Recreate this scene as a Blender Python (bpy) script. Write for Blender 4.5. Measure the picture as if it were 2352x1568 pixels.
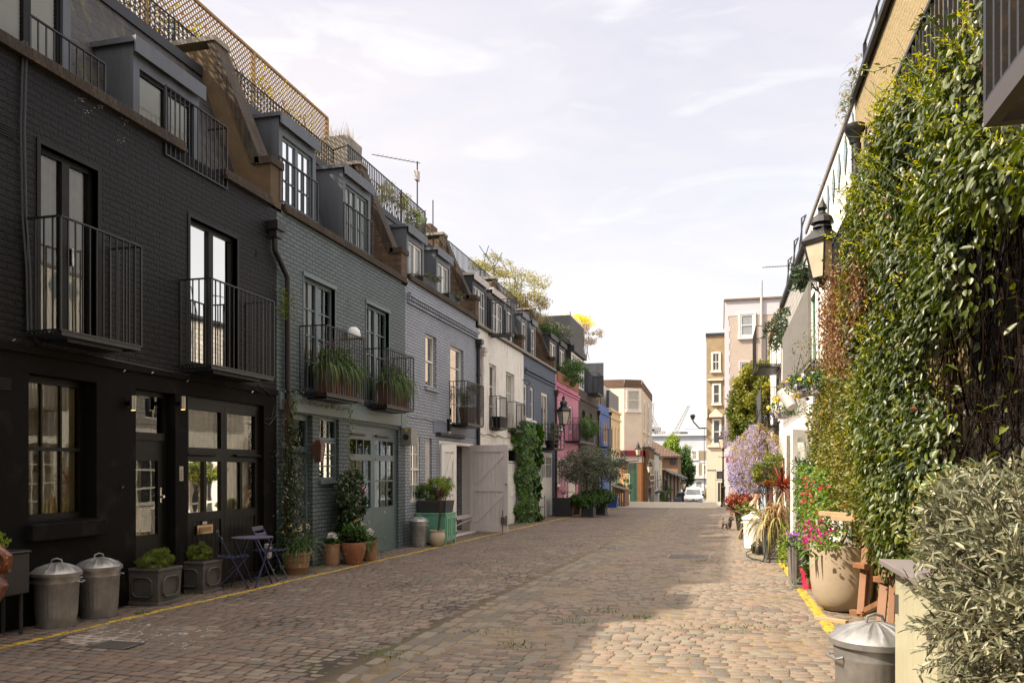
import bpy, math, random
import numpy as np
from mathutils import Vector, Matrix
SC = bpy.context.scene
for o in list(bpy.data.objects): bpy.data.objects.remove(o, do_unlink=True)
R = math.radians
rnd = random.Random(7)
rng = np.random.default_rng(11)

# ---------------------------------------------------------------- camera, sky, sun, exposure
YAW = math.atan(479.5/1860.0); EYE = 1.65
cam = bpy.data.cameras.new("camera"); camo = bpy.data.objects.new("camera", cam)
SC.collection.objects.link(camo); SC.camera = camo
cam.sensor_width = 36; cam.lens = 1860/2351*36; cam.shift_y = (1080-784)/2351
cam.clip_end = 3000; cam.clip_start = 0.05
camo.location = (0, 0, EYE); camo.rotation_euler = (R(90), 0, YAW)
SUN_EL, SUN_BACK = 44.5, 27          # degrees: height, and how far behind "due left" the sun stands
tosun = Vector((-math.cos(R(SUN_EL))*math.cos(R(SUN_BACK)), -math.cos(R(SUN_EL))*math.sin(R(SUN_BACK)), math.sin(R(SUN_EL))))
sl = bpy.data.lights.new("sun", 'SUN'); sl.energy = 5.0; sl.angle = R(0.9); sl.color = (1.0, 0.88, 0.70)
so = bpy.data.objects.new("sun", sl); SC.collection.objects.link(so)
so.rotation_euler = tosun.to_track_quat('Z', 'Y').to_euler(); so.location = (-20, -10, 30)
W = bpy.data.worlds.new("World"); SC.world = W; W.use_nodes = True
nt = W.node_tree; N = nt.nodes; L = nt.links; N.clear()
sky = N.new('ShaderNodeTexSky'); sky.sky_type = 'NISHITA'; sky.sun_disc = False
sky.sun_elevation = R(SUN_EL); sky.sun_rotation = R(180+90-SUN_BACK); sky.dust_density = 2.0
tc = N.new('ShaderNodeTexCoord'); mp = N.new('ShaderNodeMapping'); mp.inputs['Scale'].default_value = (1.1, 1.0, 4.2)
mp.inputs['Rotation'].default_value = (0.1, 0.25, 0.5)
nz = N.new('ShaderNodeTexNoise'); nz.inputs['Scale'].default_value = 2.6; nz.inputs['Detail'].default_value = 9; nz.inputs['Roughness'].default_value = 0.58
nz.inputs['Distortion'].default_value = 0.5
rp = N.new('ShaderNodeValToRGB'); rp.color_ramp.elements[0].position = 0.36; rp.color_ramp.elements[0].color = (0.8, 0.8, 0.8, 1)
rp.color_ramp.elements[1].position = 0.66; rp.color_ramp.elements[1].color = (1, 1, 1, 1)
# thin high cloud: bluish lavender veil, thicker and whiter toward the horizon
sep = N.new('ShaderNodeSeparateXYZ'); mr = N.new('ShaderNodeMapRange')
mr.inputs['From Min'].default_value = 0.0; mr.inputs['From Max'].default_value = 0.55
cl = N.new('ShaderNodeMix'); cl.data_type = 'RGBA'
cl.inputs[6].default_value = (5.0, 4.75, 4.45, 1); cl.inputs[7].default_value = (3.85, 3.68, 3.98, 1)
mx = N.new('ShaderNodeMix'); mx.data_type = 'RGBA'; mul = N.new('ShaderNodeMath'); mul.operation = 'MULTIPLY'; mul.inputs[1].default_value = 0.96
bg = N.new('ShaderNodeBackground'); bg.inputs['Strength'].default_value = 0.12; wo = N.new('ShaderNodeOutputWorld')
wisp = N.new('ShaderNodeMix'); wisp.data_type = 'RGBA'; wisp.inputs[7].default_value = (4.8, 4.65, 4.6, 1)
nz2 = N.new('ShaderNodeTexNoise'); nz2.inputs['Scale'].default_value = 4.2; nz2.inputs['Detail'].default_value = 10; nz2.inputs['Distortion'].default_value = 1.4
rp2 = N.new('ShaderNodeValToRGB'); rp2.color_ramp.elements[0].position = 0.54; rp2.color_ramp.elements[1].position = 0.74
L.new(tc.outputs['Generated'], mp.inputs['Vector']); L.new(mp.outputs[0], nz.inputs['Vector']); L.new(mp.outputs[0], nz2.inputs['Vector'])
L.new(nz.outputs['Fac'], rp.inputs['Fac']); L.new(tc.outputs['Generated'], sep.inputs[0]); L.new(sep.outputs['Z'], mr.inputs['Value'])
L.new(mr.outputs[0], cl.inputs['Factor']); L.new(rp.outputs[0], mul.inputs[0]); L.new(mul.outputs[0], mx.inputs['Factor'])
L.new(nz2.outputs['Fac'], rp2.inputs['Fac']); L.new(rp2.outputs[0], wisp.inputs['Factor']); L.new(cl.outputs[2], wisp.inputs[6])
# warm glow added overhead and sunward, out of view, to lift the ambient light
dt = N.new('ShaderNodeVectorMath'); dt.operation = 'DOT_PRODUCT'; dt.inputs[1].default_value = tuple((tosun*.45+Vector((0, 0, 1))).normalized()); L.new(tc.outputs['Generated'], dt.inputs[0])
gm = N.new('ShaderNodeMapRange'); gm.interpolation_type = 'SMOOTHSTEP'; gm.inputs['From Min'].default_value = 0.5; gm.inputs['From Max'].default_value = 1.0; L.new(dt.outputs['Value'], gm.inputs['Value'])
gl_ = N.new('ShaderNodeMix'); gl_.data_type = 'RGBA'; gl_.blend_type = 'ADD'; gl_.inputs[7].default_value = (11, 9.8, 8.2, 1)
L.new(sky.outputs[0], mx.inputs[6]); L.new(wisp.outputs[2], mx.inputs[7]); L.new(gm.outputs[0], gl_.inputs['Factor']); L.new(mx.outputs[2], gl_.inputs[6]); L.new(gl_.outputs[2], bg.inputs['Color']); L.new(bg.outputs[0], wo.inputs['Surface'])
SC.view_settings.view_transform = 'Standard'; SC.view_settings.look = 'None'
SC.view_settings.gamma = 1.0; SC.view_settings.exposure = 1.0
SC.cycles.max_bounces = 5; SC.cycles.diffuse_bounces = 3; SC.cycles.glossy_bounces = 3; SC.cycles.transparent_max_bounces = 12
SC.cycles.transmission_bounces = 3; SC.cycles.caustics_reflective = False; SC.cycles.caustics_refractive = False

# ---------------------------------------------------------------- survey helpers: a sight line met with a real plane
_s, _c = math.sin(YAW), math.cos(YAW)
def ray(px, py):
    u = (px-1175.5)/1860; return (-_s+_c*u, _c+_s*u, (1080-py)/1860)
def onX(px, py, X):
    d = ray(px, py); t = X/d[0]; return (t*d[1], EYE+t*d[2])
def onY(px, py, Y):
    d = ray(px, py); t = Y/d[1]; return (t*d[0], EYE+t*d[2])
SLOPE = 0.011
SIDE = .06                                             # the mews drains to its middle: its edges lie this much higher
def fade(y): return max(0., min(1., (46-y)/8))
def gc(y): return -SLOPE*y if y < 61 else -0.671-0.058*(y-61)
def gz(y): return gc(y)+SIDE*fade(y)
def onG(px, py):
    d = ray(px, py); t = -(EYE-SIDE)/(d[2]+SLOPE*d[1]); return (t*d[0], t*d[1])
XL, XR = -7.2, 1.8                                     # the two building lines of the mews

# ---------------------------------------------------------------- materials
def col(h):
    h = h.lstrip('#'); v = [int(h[i:i+2], 16)/255 for i in (0, 2, 4)]
    return tuple((x/12.92 if x < .04045 else ((x+.055)/1.055)**2.4) for x in v)+(1,)
def C4(c): return col(c) if isinstance(c, str) else (tuple(c)+(1,))[:4]
MATS = {}
def newmat(name):
    m = bpy.data.materials.new(name); m.use_nodes = True; t = m.node_tree
    return m, t, t.nodes, t.links, t.nodes['Principled BSDF']
def mat(name, c, rough=.6, metal=0, var=.12, nscale=6., bump=.0, bscale=40., c2=None, spec=.5, streak=False, wear=0, wearc=None):
    if name in MATS: return MATS[name]
    m, t, n, l, b = newmat(name); c = C4(c); c2 = C4(c2) if c2 else tuple(x*(1-var*2) for x in c[:3])+(1,)
    g = n.new('ShaderNodeNewGeometry'); mpg = n.new('ShaderNodeMapping'); l.new(g.outputs['Position'], mpg.inputs[0])
    if streak: mpg.inputs['Scale'].default_value = (1, 1, .15)
    z = n.new('ShaderNodeTexNoise'); z.inputs['Scale'].default_value = nscale; z.inputs['Detail'].default_value = 6; z.inputs['Roughness'].default_value = .65
    l.new(mpg.outputs[0], z.inputs['Vector'])
    r = n.new('ShaderNodeValToRGB'); r.color_ramp.elements[0].position = .3; r.color_ramp.elements[1].position = .7
    r.color_ramp.elements[0].color = c2; r.color_ramp.elements[1].color = c
    l.new(z.outputs['Fac'], r.inputs[0]); out = r.outputs[0]
    if wear:
        z2 = n.new('ShaderNodeTexNoise'); z2.inputs['Scale'].default_value = nscale*2.3; z2.inputs['Detail'].default_value = 9
        r2 = n.new('ShaderNodeValToRGB'); r2.color_ramp.elements[0].position = .62-wear*.2; r2.color_ramp.elements[1].position = .7
        mm = n.new('ShaderNodeMix'); mm.data_type = 'RGBA'; mm.inputs[7].default_value = C4(wearc)
        l.new(g.outputs['Position'], z2.inputs['Vector']); l.new(z2.outputs['Fac'], r2.inputs[0]); l.new(r2.outputs[0], mm.inputs['Factor'])
        l.new(out, mm.inputs[6]); out = mm.outputs[2]
    l.new(out, b.inputs['Base Color']); b.inputs['Metallic'].default_value = metal
    rr = n.new('ShaderNodeMapRange'); rr.inputs[3].default_value = max(.03, rough-.12); rr.inputs[4].default_value = min(1, rough+.12)
    l.new(z.outputs['Fac'], rr.inputs[0]); l.new(rr.outputs[0], b.inputs['Roughness'])
    b.inputs['Specular IOR Level'].default_value = spec
    if bump:
        z3 = n.new('ShaderNodeTexNoise'); z3.inputs['Scale'].default_value = bscale; z3.inputs['Detail'].default_value = 4
        bu = n.new('ShaderNodeBump'); bu.inputs['Distance'].default_value = bump; bu.inputs['Strength'].default_value = .8
        l.new(mpg.outputs[0], z3.inputs['Vector']); l.new(z3.outputs['Fac'], bu.inputs['Height']); l.new(bu.outputs[0], b.inputs['Normal'])
    MATS[name] = m; return m
def brickmat(name, c1, c2, cm, bump=.008, rough=.75, w=.225, h=.075, mort=.008, stain=None, distort=.012, offs=.5, spec=.35, patch=.5, rough_h=.5):
    if name in MATS: return MATS[name]
    m, t, n, l, b = newmat(name)
    g = n.new('ShaderNodeNewGeometry'); sp = n.new('ShaderNodeSeparateXYZ'); sn = n.new('ShaderNodeSeparateXYZ')
    l.new(g.outputs['Position'], sp.inputs[0]); l.new(g.outputs['True Normal'], sn.inputs[0])
    ab = n.new('ShaderNodeMath'); ab.operation = 'ABSOLUTE'; l.new(sn.outputs[0], ab.inputs[0])
    gt = n.new('ShaderNodeMath'); gt.operation = 'GREATER_THAN'; gt.inputs[1].default_value = .6; l.new(ab.outputs[0], gt.inputs[0])
    mxx = n.new('ShaderNodeMix'); l.new(gt.outputs[0], mxx.inputs[0]); l.new(sp.outputs[0], mxx.inputs[2]); l.new(sp.outputs[1], mxx.inputs[3])
    cb = n.new('ShaderNodeCombineXYZ'); l.new(mxx.outputs[0], cb.inputs[0]); l.new(sp.outputs[2], cb.inputs[1])
    dn = n.new('ShaderNodeTexNoise'); dn.inputs['Scale'].default_value = 5; dn.inputs['Detail'].default_value = 3; l.new(g.outputs['Position'], dn.inputs['Vector'])
    sc = n.new('ShaderNodeVectorMath'); sc.operation = 'SCALE'; sc.inputs['Scale'].default_value = distort*2; l.new(dn.outputs['Color'], sc.inputs[0])
    ad = n.new('ShaderNodeVectorMath'); l.new(cb.outputs[0], ad.inputs[0]); l.new(sc.outputs[0], ad.inputs[1])
    br = n.new('ShaderNodeTexBrick'); br.inputs['Scale'].default_value = 1; br.inputs['Brick Width'].default_value = w; br.inputs['Row Height'].default_value = h
    br.inputs['Mortar Size'].default_value = mort; br.inputs['Mortar Smooth'].default_value = .35; br.offset = offs
    br.inputs['Color1'].default_value = C4(c1); br.inputs['Color2'].default_value = C4(c2); br.inputs['Mortar'].default_value = C4(cm)
    l.new(ad.outputs[0], br.inputs['Vector'])
    z = n.new('ShaderNodeTexNoise'); z.inputs['Scale'].default_value = 1.7; z.inputs['Detail'].default_value = 8; z.inputs['Roughness'].default_value = .7; l.new(g.outputs['Position'], z.inputs['Vector'])
    r = n.new('ShaderNodeMapRange'); r.inputs[1].default_value = .3; r.inputs[2].default_value = .7; r.inputs[3].default_value = 1-patch*.5; r.inputs[4].default_value = 1+patch*.3
    l.new(z.outputs['Fac'], r.inputs[0])
    mu = n.new('ShaderNodeVectorMath'); mu.operation = 'SCALE'; l.new(br.outputs['Color'], mu.inputs[0]); l.new(r.outputs[0], mu.inputs['Scale']); out = mu.outputs[0]
    if stain:
        mps = n.new('ShaderNodeMapping'); mps.inputs['Scale'].default_value = (3, 3, .5); l.new(g.outputs['Position'], mps.inputs[0])
        zs = n.new('ShaderNodeTexNoise'); zs.inputs['Scale'].default_value = 2.2; zs.inputs['Detail'].default_value = 9; l.new(mps.outputs[0], zs.inputs['Vector'])
        rs = n.new('ShaderNodeValToRGB'); rs.color_ramp.elements[0].position = .55; rs.color_ramp.elements[1].position = .78; l.new(zs.outputs['Fac'], rs.inputs[0])
        ms = n.new('ShaderNodeMix'); ms.data_type = 'RGBA'; ms.inputs[7].default_value = C4(stain); l.new(rs.outputs[0], ms.inputs['Factor']); l.new(out, ms.inputs[6]); out = ms.outputs[2]
    l.new(out, b.inputs['Base Color']); b.inputs['Roughness'].default_value = rough; b.inputs['Specular IOR Level'].default_value = spec
    z2 = n.new('ShaderNodeTexNoise'); z2.inputs['Scale'].default_value = 30; z2.inputs['Detail'].default_value = 6; l.new(g.outputs['Position'], z2.inputs['Vector'])
    inv = n.new('ShaderNodeMath'); inv.operation = 'MULTIPLY_ADD'; inv.inputs[1].default_value = -1; l.new(br.outputs['Fac'], inv.inputs[0])
    m2 = n.new('ShaderNodeMath'); m2.operation = 'MULTIPLY'; m2.inputs[1].default_value = rough_h; l.new(z2.outputs['Fac'], m2.inputs[0]); l.new(m2.outputs[0], inv.inputs[2])
    bu = n.new('ShaderNodeBump'); bu.inputs['Distance'].default_value = bump; bu.inputs['Strength'].default_value = 1; l.new(inv.outputs[0], bu.inputs['Height']); l.new(bu.outputs[0], b.inputs['Normal'])
    MATS[name] = m; return m
def leafmat(name, cols, rough=.45, trans=.3, spec=.5):
    if name in MATS: return MATS[name]
    m, t, n, l, b = newmat(name)
    a = n.new('ShaderNodeAttribute'); a.attribute_name = 'tone'; r = n.new('ShaderNodeValToRGB')
    e = r.color_ramp.elements
    while len(e) < len(cols): e.new(.5)
    for i, c in enumerate(cols): e[i].position = i/max(1, len(cols)-1); e[i].color = C4(c)
    l.new(a.outputs['Fac'], r.inputs[0]); l.new(r.outputs[0], b.inputs['Base Color']); b.inputs['Roughness'].default_value = rough; b.inputs['Specular IOR Level'].default_value = spec
    tr = n.new('ShaderNodeBsdfTranslucent'); hs = n.new('ShaderNodeHueSaturation'); hs.inputs['Saturation'].default_value = 1.15; hs.inputs['Value'].default_value = 1.5
    l.new(r.outputs[0], hs.inputs['Color']); l.new(hs.outputs[0], tr.inputs[0])
    mxs = n.new('ShaderNodeMixShader'); mxs.inputs[0].default_value = trans; l.new(b.outputs[0], mxs.inputs[1]); l.new(tr.outputs[0], mxs.inputs[2])
    l.new(mxs.outputs[0], n['Material Output'].inputs[0]); MATS[name] = m; return m
def glassmat(name, ior=2.2, tint=(1, 1, 1, 1), rough=.015):
    if name in MATS: return MATS[name]
    m, t, n, l, b = newmat(name); n.remove(b)
    f = n.new('ShaderNodeFresnel'); f.inputs[0].default_value = ior; tp = n.new('ShaderNodeBsdfTransparent'); tp.inputs[0].default_value = (.8, .82, .8, 1)
    gl = n.new('ShaderNodeBsdfGlossy'); gl.inputs['Roughness'].default_value = rough; gl.inputs[0].default_value = tint
    z = n.new('ShaderNodeTexNoise'); z.inputs['Scale'].default_value = 1.2; g = n.new('ShaderNodeNewGeometry'); l.new(g.outputs['Position'], z.inputs['Vector'])
    bu = n.new('ShaderNodeBump'); bu.inputs['Distance'].default_value = .004; bu.inputs['Strength'].default_value = .5; l.new(z.outputs['Fac'], bu.inputs['Height']); l.new(bu.outputs[0], gl.inputs['Normal'])
    mxs = n.new('ShaderNodeMixShader'); l.new(f.outputs[0], mxs.inputs[0]); l.new(tp.outputs[0], mxs.inputs[1]); l.new(gl.outputs[0], mxs.inputs[2])
    l.new(mxs.outputs[0], n['Material Output'].inputs[0]); MATS[name] = m; return m

GLASS = glassmat('window_glass', ior=2.0, tint=(.85, .84, .8, 1)); GLASSB = glassmat('clear_glass', ior=1.42); GLASSD = mat('far_window_glass', (.05, .055, .06), rough=.15, spec=.9, var=.2, nscale=.8)
BLK = mat('black_ironwork', (.012, .012, .013), rough=.42, bump=.002, bscale=60, wear=.15, wearc=(.03, .018, .012))
BLACKP = mat('black_joinery_paint', (.0045, .0038, .0034), rough=.45, spec=.25, var=.1, bump=.001, bscale=30)
BLACKR = mat('black_render', (.0045, .0037, .0031), rough=.75, spec=.15, bump=.006, bscale=8, var=.3, nscale=1.6, wear=.25, wearc=(.012, .0105, .009))
BBRICK = brickmat('black_painted_brick', (.0065, .0058, .0059), (.004, .0036, .0037), (.001, .0009, .0009), bump=.045, rough=.55, patch=.8, spec=.26, mort=.015, rough_h=.28, distort=.015)
ZINC = mat('grey_zinc', (.12, .13, .15), rough=.45, metal=.3, var=.25, nscale=2.5, bump=.003, bscale=6, streak=True)
ZINCD = mat('dark_lead', (.03, .032, .038), rough=.55, metal=.1, var=.2, nscale=3, bump=.003, bscale=8)
SLATE = brickmat('roof_slate', (.05, .042, .042), (.03, .026, .028), (.004, .004, .004), bump=.025, w=.3, h=.22, mort=.006, rough=.6, stain=(.08, .085, .012), patch=.9)
BBROWN = brickmat('weathered_brown_brick', (.15, .085, .045), (.08, .045, .026), (.12, .10, .07), bump=.012, stain=(.03, .025, .02), patch=.8)
COPE = brickmat('brick_coping', (.062, .038, .021), (.03, .02, .013), (.02, .015, .01), bump=.012, w=.085, h=.5, offs=0, stain=(.05, .045, .03), patch=.8)
BREND = mat('brown_render', (.13, .082, .036), rough=.85, bump=.006, bscale=50, var=.25, nscale=2)
STONE = mat('pale_stone', (.3, .27, .22), rough=.8, var=.2, nscale=4, bump=.004, bscale=20)
GRNBR = brickmat('grey_green_painted_brick', (.118, .148, .156), (.10, .128, .136), (.045, .058, .062), bump=.02, mort=.012, rough_h=.35, rough=.6, patch=.35, spec=.4)
GRNP = mat('grey_green_joinery', (.11, .15, .158), rough=.42, var=.08, bump=.001, bscale=30)
LTBR = brickmat('pale_blue_grey_painted_brick', (.33, .355, .41), (.285, .31, .365), (.14, .155, .185), bump=.02, mort=.012, rough_h=.35, rough=.6, patch=.3)
WHBR = brickmat('white_painted_brick', (.84, .81, .76), (.80, .77, .72), (.55, .52, .47), bump=.008, rough=.6, patch=.15, stain=(.42, .34, .25))
NVBR = brickmat('slate_blue_painted_brick', (.085, .115, .17), (.075, .10, .15), (.045, .06, .09), bump=.01, rough=.6, patch=.3)
PKBR = brickmat('pink_painted_brick', (.60, .21, .32), (.54, .18, .28), (.38, .11, .17), bump=.01, rough=.6, patch=.25, w=.3, h=.1)
DKBR = brickmat('dark_olive_painted_brick', (.07, .06, .048), (.055, .047, .038), (.03, .027, .022), bump=.01, patch=.4)
BLBR = brickmat('bright_blue_painted_brick', (.12, .20, .47), (.10, .17, .42), (.06, .10, .26), bump=.01, patch=.25, w=.3, h=.1)
CRBR = brickmat('cream_painted_brick', (.78, .62, .38), (.74, .58, .35), (.6, .46, .27), bump=.006, patch=.15)
PALEG = mat('pale_green_render', (.36, .46, .33), rough=.7, var=.1)
WHITE = mat('white_joinery', (.72, .70, .66), rough=.4, var=.06, nscale=3, bump=.001, bscale=25)
OFFW = mat('aged_white_door_paint', (.5, .45, .43), rough=.55, var=.1, nscale=4, bump=.002, bscale=30, wear=.05, wearc=(.3, .27, .24))
CURT = mat('curtain_cloth', (.80, .76, .68), rough=.9, var=.1)
BLIND = mat('white_blind', (.75, .75, .74), rough=.8, var=.04)
ROOM = mat('dark_room', (.03, .028, .025), rough=.9)

# ---------------------------------------------------------------- mesh builder
class Fr:                                              # a wall line: s along it, d out of it, z up
    def __init__(s, ox, oy, tx, ty, nx, ny): s.a = (ox, oy, tx, ty, nx, ny)
    def __call__(s, p):
        ox, oy, tx, ty, nx, ny = s.a
        return (ox+p[0]*tx+p[1]*nx, oy+p[0]*ty+p[1]*ny, p[2])
FL = Fr(XL, 0, 0, 1, 1, 0); FRR = Fr(XR, 0, 0, 1, -1, 0)
def frL(X): return Fr(X, 0, 0, 1, 1, 0)
def frR(X): return Fr(X, 0, 0, 1, -1, 0)
def frC(Y): return Fr(0, Y, 1, 0, 0, -1)
class MB:
    def __init__(s, fr=None): s.v = []; s.f = []; s.fr = fr; s.t = None
    def _a(s, pts):
        i = len(s.v); s.v += [(s.fr(p) if s.fr else tuple(p)) for p in pts]; return i
    def poly(s, *pts): i = s._a(pts); s.f.append(tuple(range(i, i+len(pts)))); return s
    def box(s, x0, x1, y0, y1, z0, z1):
        i = s._a([(x0, y0, z0), (x1, y0, z0), (x1, y1, z0), (x0, y1, z0), (x0, y0, z1), (x1, y0, z1), (x1, y1, z1), (x0, y1, z1)])
        s.f += [(i, i+3, i+2, i+1), (i+4, i+5, i+6, i+7), (i, i+1, i+5, i+4), (i+1, i+2, i+6, i+5), (i+2, i+3, i+7, i+6), (i+3, i, i+4, i+7)]; return s
    def frus(s, cx, cy, z0, z1, a0, b0, a1, b1):       # tapered box
        i = s._a([(cx-a0, cy-b0, z0), (cx+a0, cy-b0, z0), (cx+a0, cy+b0, z0), (cx-a0, cy+b0, z0), (cx-a1, cy-b1, z1), (cx+a1, cy-b1, z1), (cx+a1, cy+b1, z1), (cx-a1, cy+b1, z1)])
        s.f += [(i, i+3, i+2, i+1), (i+4, i+5, i+6, i+7), (i, i+1, i+5, i+4), (i+1, i+2, i+6, i+5), (i+2, i+3, i+7, i+6), (i+3, i, i+4, i+7)]; return s
    def tube(s, pts, r, n=6, cap=True):
        pts = [Vector(s.fr(p) if s.fr else p) for p in pts]; k = len(pts); rs = r if isinstance(r, (list, tuple)) else [r]*k
        base = len(s.v); up = None
        for j, p in enumerate(pts):
            d = (pts[min(j+1, k-1)]-pts[max(j-1, 0)]).normalized()
            if up is None: up = Vector((0, 0, 1)) if abs(d.z) < .9 else Vector((1, 0, 0))
            a = d.cross(up); a = a.normalized() if a.length > 1e-6 else Vector((1, 0, 0)); b = a.cross(d); up = b
            for q in range(n):
                w = 2*math.pi*q/n; s.v.append(tuple(p+(a*math.cos(w)+b*math.sin(w))*rs[j]))
        for j in range(k-1):
            for q in range(n):
                q2 = (q+1) % n; s.f.append((base+j*n+q, base+j*n+q2, base+(j+1)*n+q2, base+(j+1)*n+q))
        if cap: s.f.append(tuple(base+q for q in range(n))[::-1]); s.f.append(tuple(base+(k-1)*n+q for q in range(n)))
        return s
    def bar(s, a, b, w, h=None):                       # square bar between two points
        h = h or w; A = Vector(s.fr(a) if s.fr else a); B = Vector(s.fr(b) if s.fr else b); d = (B-A).normalized()
        u = d.cross(Vector((0, 0, 1))); u = u.normalized() if u.length > 1e-4 else Vector((1, 0, 0)); v = u.cross(d).normalized()
        i = len(s.v)
        for P in (A, B):
            for (p, q) in ((-1, -1), (1, -1), (1, 1), (-1, 1)): s.v.append(tuple(P+u*p*w/2+v*q*h/2))
        s.f += [(i, i+3, i+2, i+1), (i+4, i+5, i+6, i+7), (i, i+1, i+5, i+4), (i+1, i+2, i+6, i+5), (i+2, i+3, i+7, i+6), (i+3, i, i+4, i+7)]; return s
    def lathe(s, prof, c=(0, 0, 0), n=28, fn=None):
        base = len(s.v); k = len(prof)
        for (r, z) in prof:
            for q in range(n):
                w = 2*math.pi*q/n; rr = r*(fn(w, z) if fn else 1)
                p = (c[0]+rr*math.cos(w), c[1]+rr*math.sin(w), c[2]+z); s.v.append(s.fr(p) if s.fr else p)
        for j in range(k-1):
            for q in range(n):
                q2 = (q+1) % n; s.f.append((base+j*n+q, base+j*n+q2, base+(j+1)*n+q2, base+(j+1)*n+q))
        return s
    def prism(s, poly, y0, y1):                        # poly in (x,z), extruded along y
        n = len(poly); i = s._a([(p[0], y0, p[1]) for p in poly]+[(p[0], y1, p[1]) for p in poly])
        s.f.append(tuple(range(i, i+n))); s.f.append(tuple(range(i+2*n-1, i+n-1, -1)))
        for q in range(n): q2 = (q+1) % n; s.f.append((i+q, i+q2, i+n+q2, i+n+q))
        return s
    def wall(s, s0, s1, z0, z1, ops, depth, d=0):      # wall face with real openings and reveals
        ops = [o for o in ops]
        ss = sorted({s0, s1}|{min(max(o[0], s0), s1) for o in ops}|{min(max(o[1], s0), s1) for o in ops})
        zs = sorted({z0, z1}|{min(max(o[2], z0), z1) for o in ops}|{min(max(o[3], z0), z1) for o in ops})
        for a, b in zip(ss, ss[1:]):
            for c, e in zip(zs, zs[1:]):
                m, k = (a+b)/2, (c+e)/2
                if any(o[0] < m < o[1] and o[2] < k < o[3] for o in ops): continue
                s.poly((a, d, c), (b, d, c), (b, d, e), (a, d, e))
        for o in ops:
            dd = o[4] if len(o) > 4 else depth; a, b, c, e = o[0], o[1], max(o[2], z0), min(o[3], z1)
            if e <= c: continue
            s.poly((a, d, c), (a, d, e), (a, d-dd, e), (a, d-dd, c)); s.poly((b, d, c), (b, d, e), (b, d-dd, e), (b, d-dd, c))
            if e < z1-1e-6: s.poly((a, d, e), (b, d, e), (b, d-dd, e), (a, d-dd, e))
            if c > z0+1e-6: s.poly((a, d, c), (b, d, c), (b, d-dd, c), (a, d-dd, c))
        return s
def origin(o):
    p = Vector((0, 0, 0))
    while o is not None: p += o.location; o = o.parent
    return p
def link_mesh(name, me, parent, m, label=None, smooth=False):
    if m: me.materials.append(m)
    o = bpy.data.objects.new(name, me); SC.collection.objects.link(o)
    if parent is not None: o.parent = parent
    if label: o['label'] = label
    return o
def build(mb, name, m, parent=None, local=False, smooth=False, label=None, bev=0, auto=True):
    import bmesh
    me = bpy.data.meshes.new(name); off = Vector((0, 0, 0))
    if parent is not None and not local: off = origin(parent)
    me.from_pydata([(v[0]-off.x, v[1]-off.y, v[2]-off.z) for v in mb.v], [], mb.f)
    if auto:
        bm = bmesh.new(); bm.from_mesh(me); bmesh.ops.recalc_face_normals(bm, faces=bm.faces); bm.to_mesh(me); bm.free()
    if smooth:
        me.polygons.foreach_set('use_smooth', [True]*len(me.polygons)); me.set_sharp_from_angle(angle=R(38))
    o = link_mesh(name, me, parent, m, label)
    if bev: b = o.modifiers.new('bevel', 'BEVEL'); b.width = bev; b.segments = 2; b.limit_method = 'ANGLE'
    return o
def tag(o, label, cat, group=None, kind=None):
    o['label'] = label; o['category'] = cat
    if group: o['group'] = group
    if kind: o['kind'] = kind
    return o
def thing(name, label, cat, loc=(0, 0, 0), rz=0, group=None, kind=None):
    o = bpy.data.objects.new(name, None); SC.collection.objects.link(o); o.empty_display_size = .2
    o.location = loc; o.rotation_euler = (0, 0, rz); return tag(o, label, cat, group, kind)
def struct(mb, name, m, **k):
    o = build(mb, name, m, **k); o['kind'] = 'structure'; return o
def dup(root, loc=None, rz=None, label=None, scale=None):
    def cp(o, par):
        c = o.copy(); SC.collection.objects.link(c); c.parent = par
        for ch in list(o.children): cp(ch, c)
        return c
    r = cp(root, None)
    if loc is not None: r.location = loc
    if rz is not None: r.rotation_euler = (0, 0, rz)
    if scale is not None: r.scale = scale if isinstance(scale, tuple) else (scale,)*3
    if label: r['label'] = label
    return r

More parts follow.
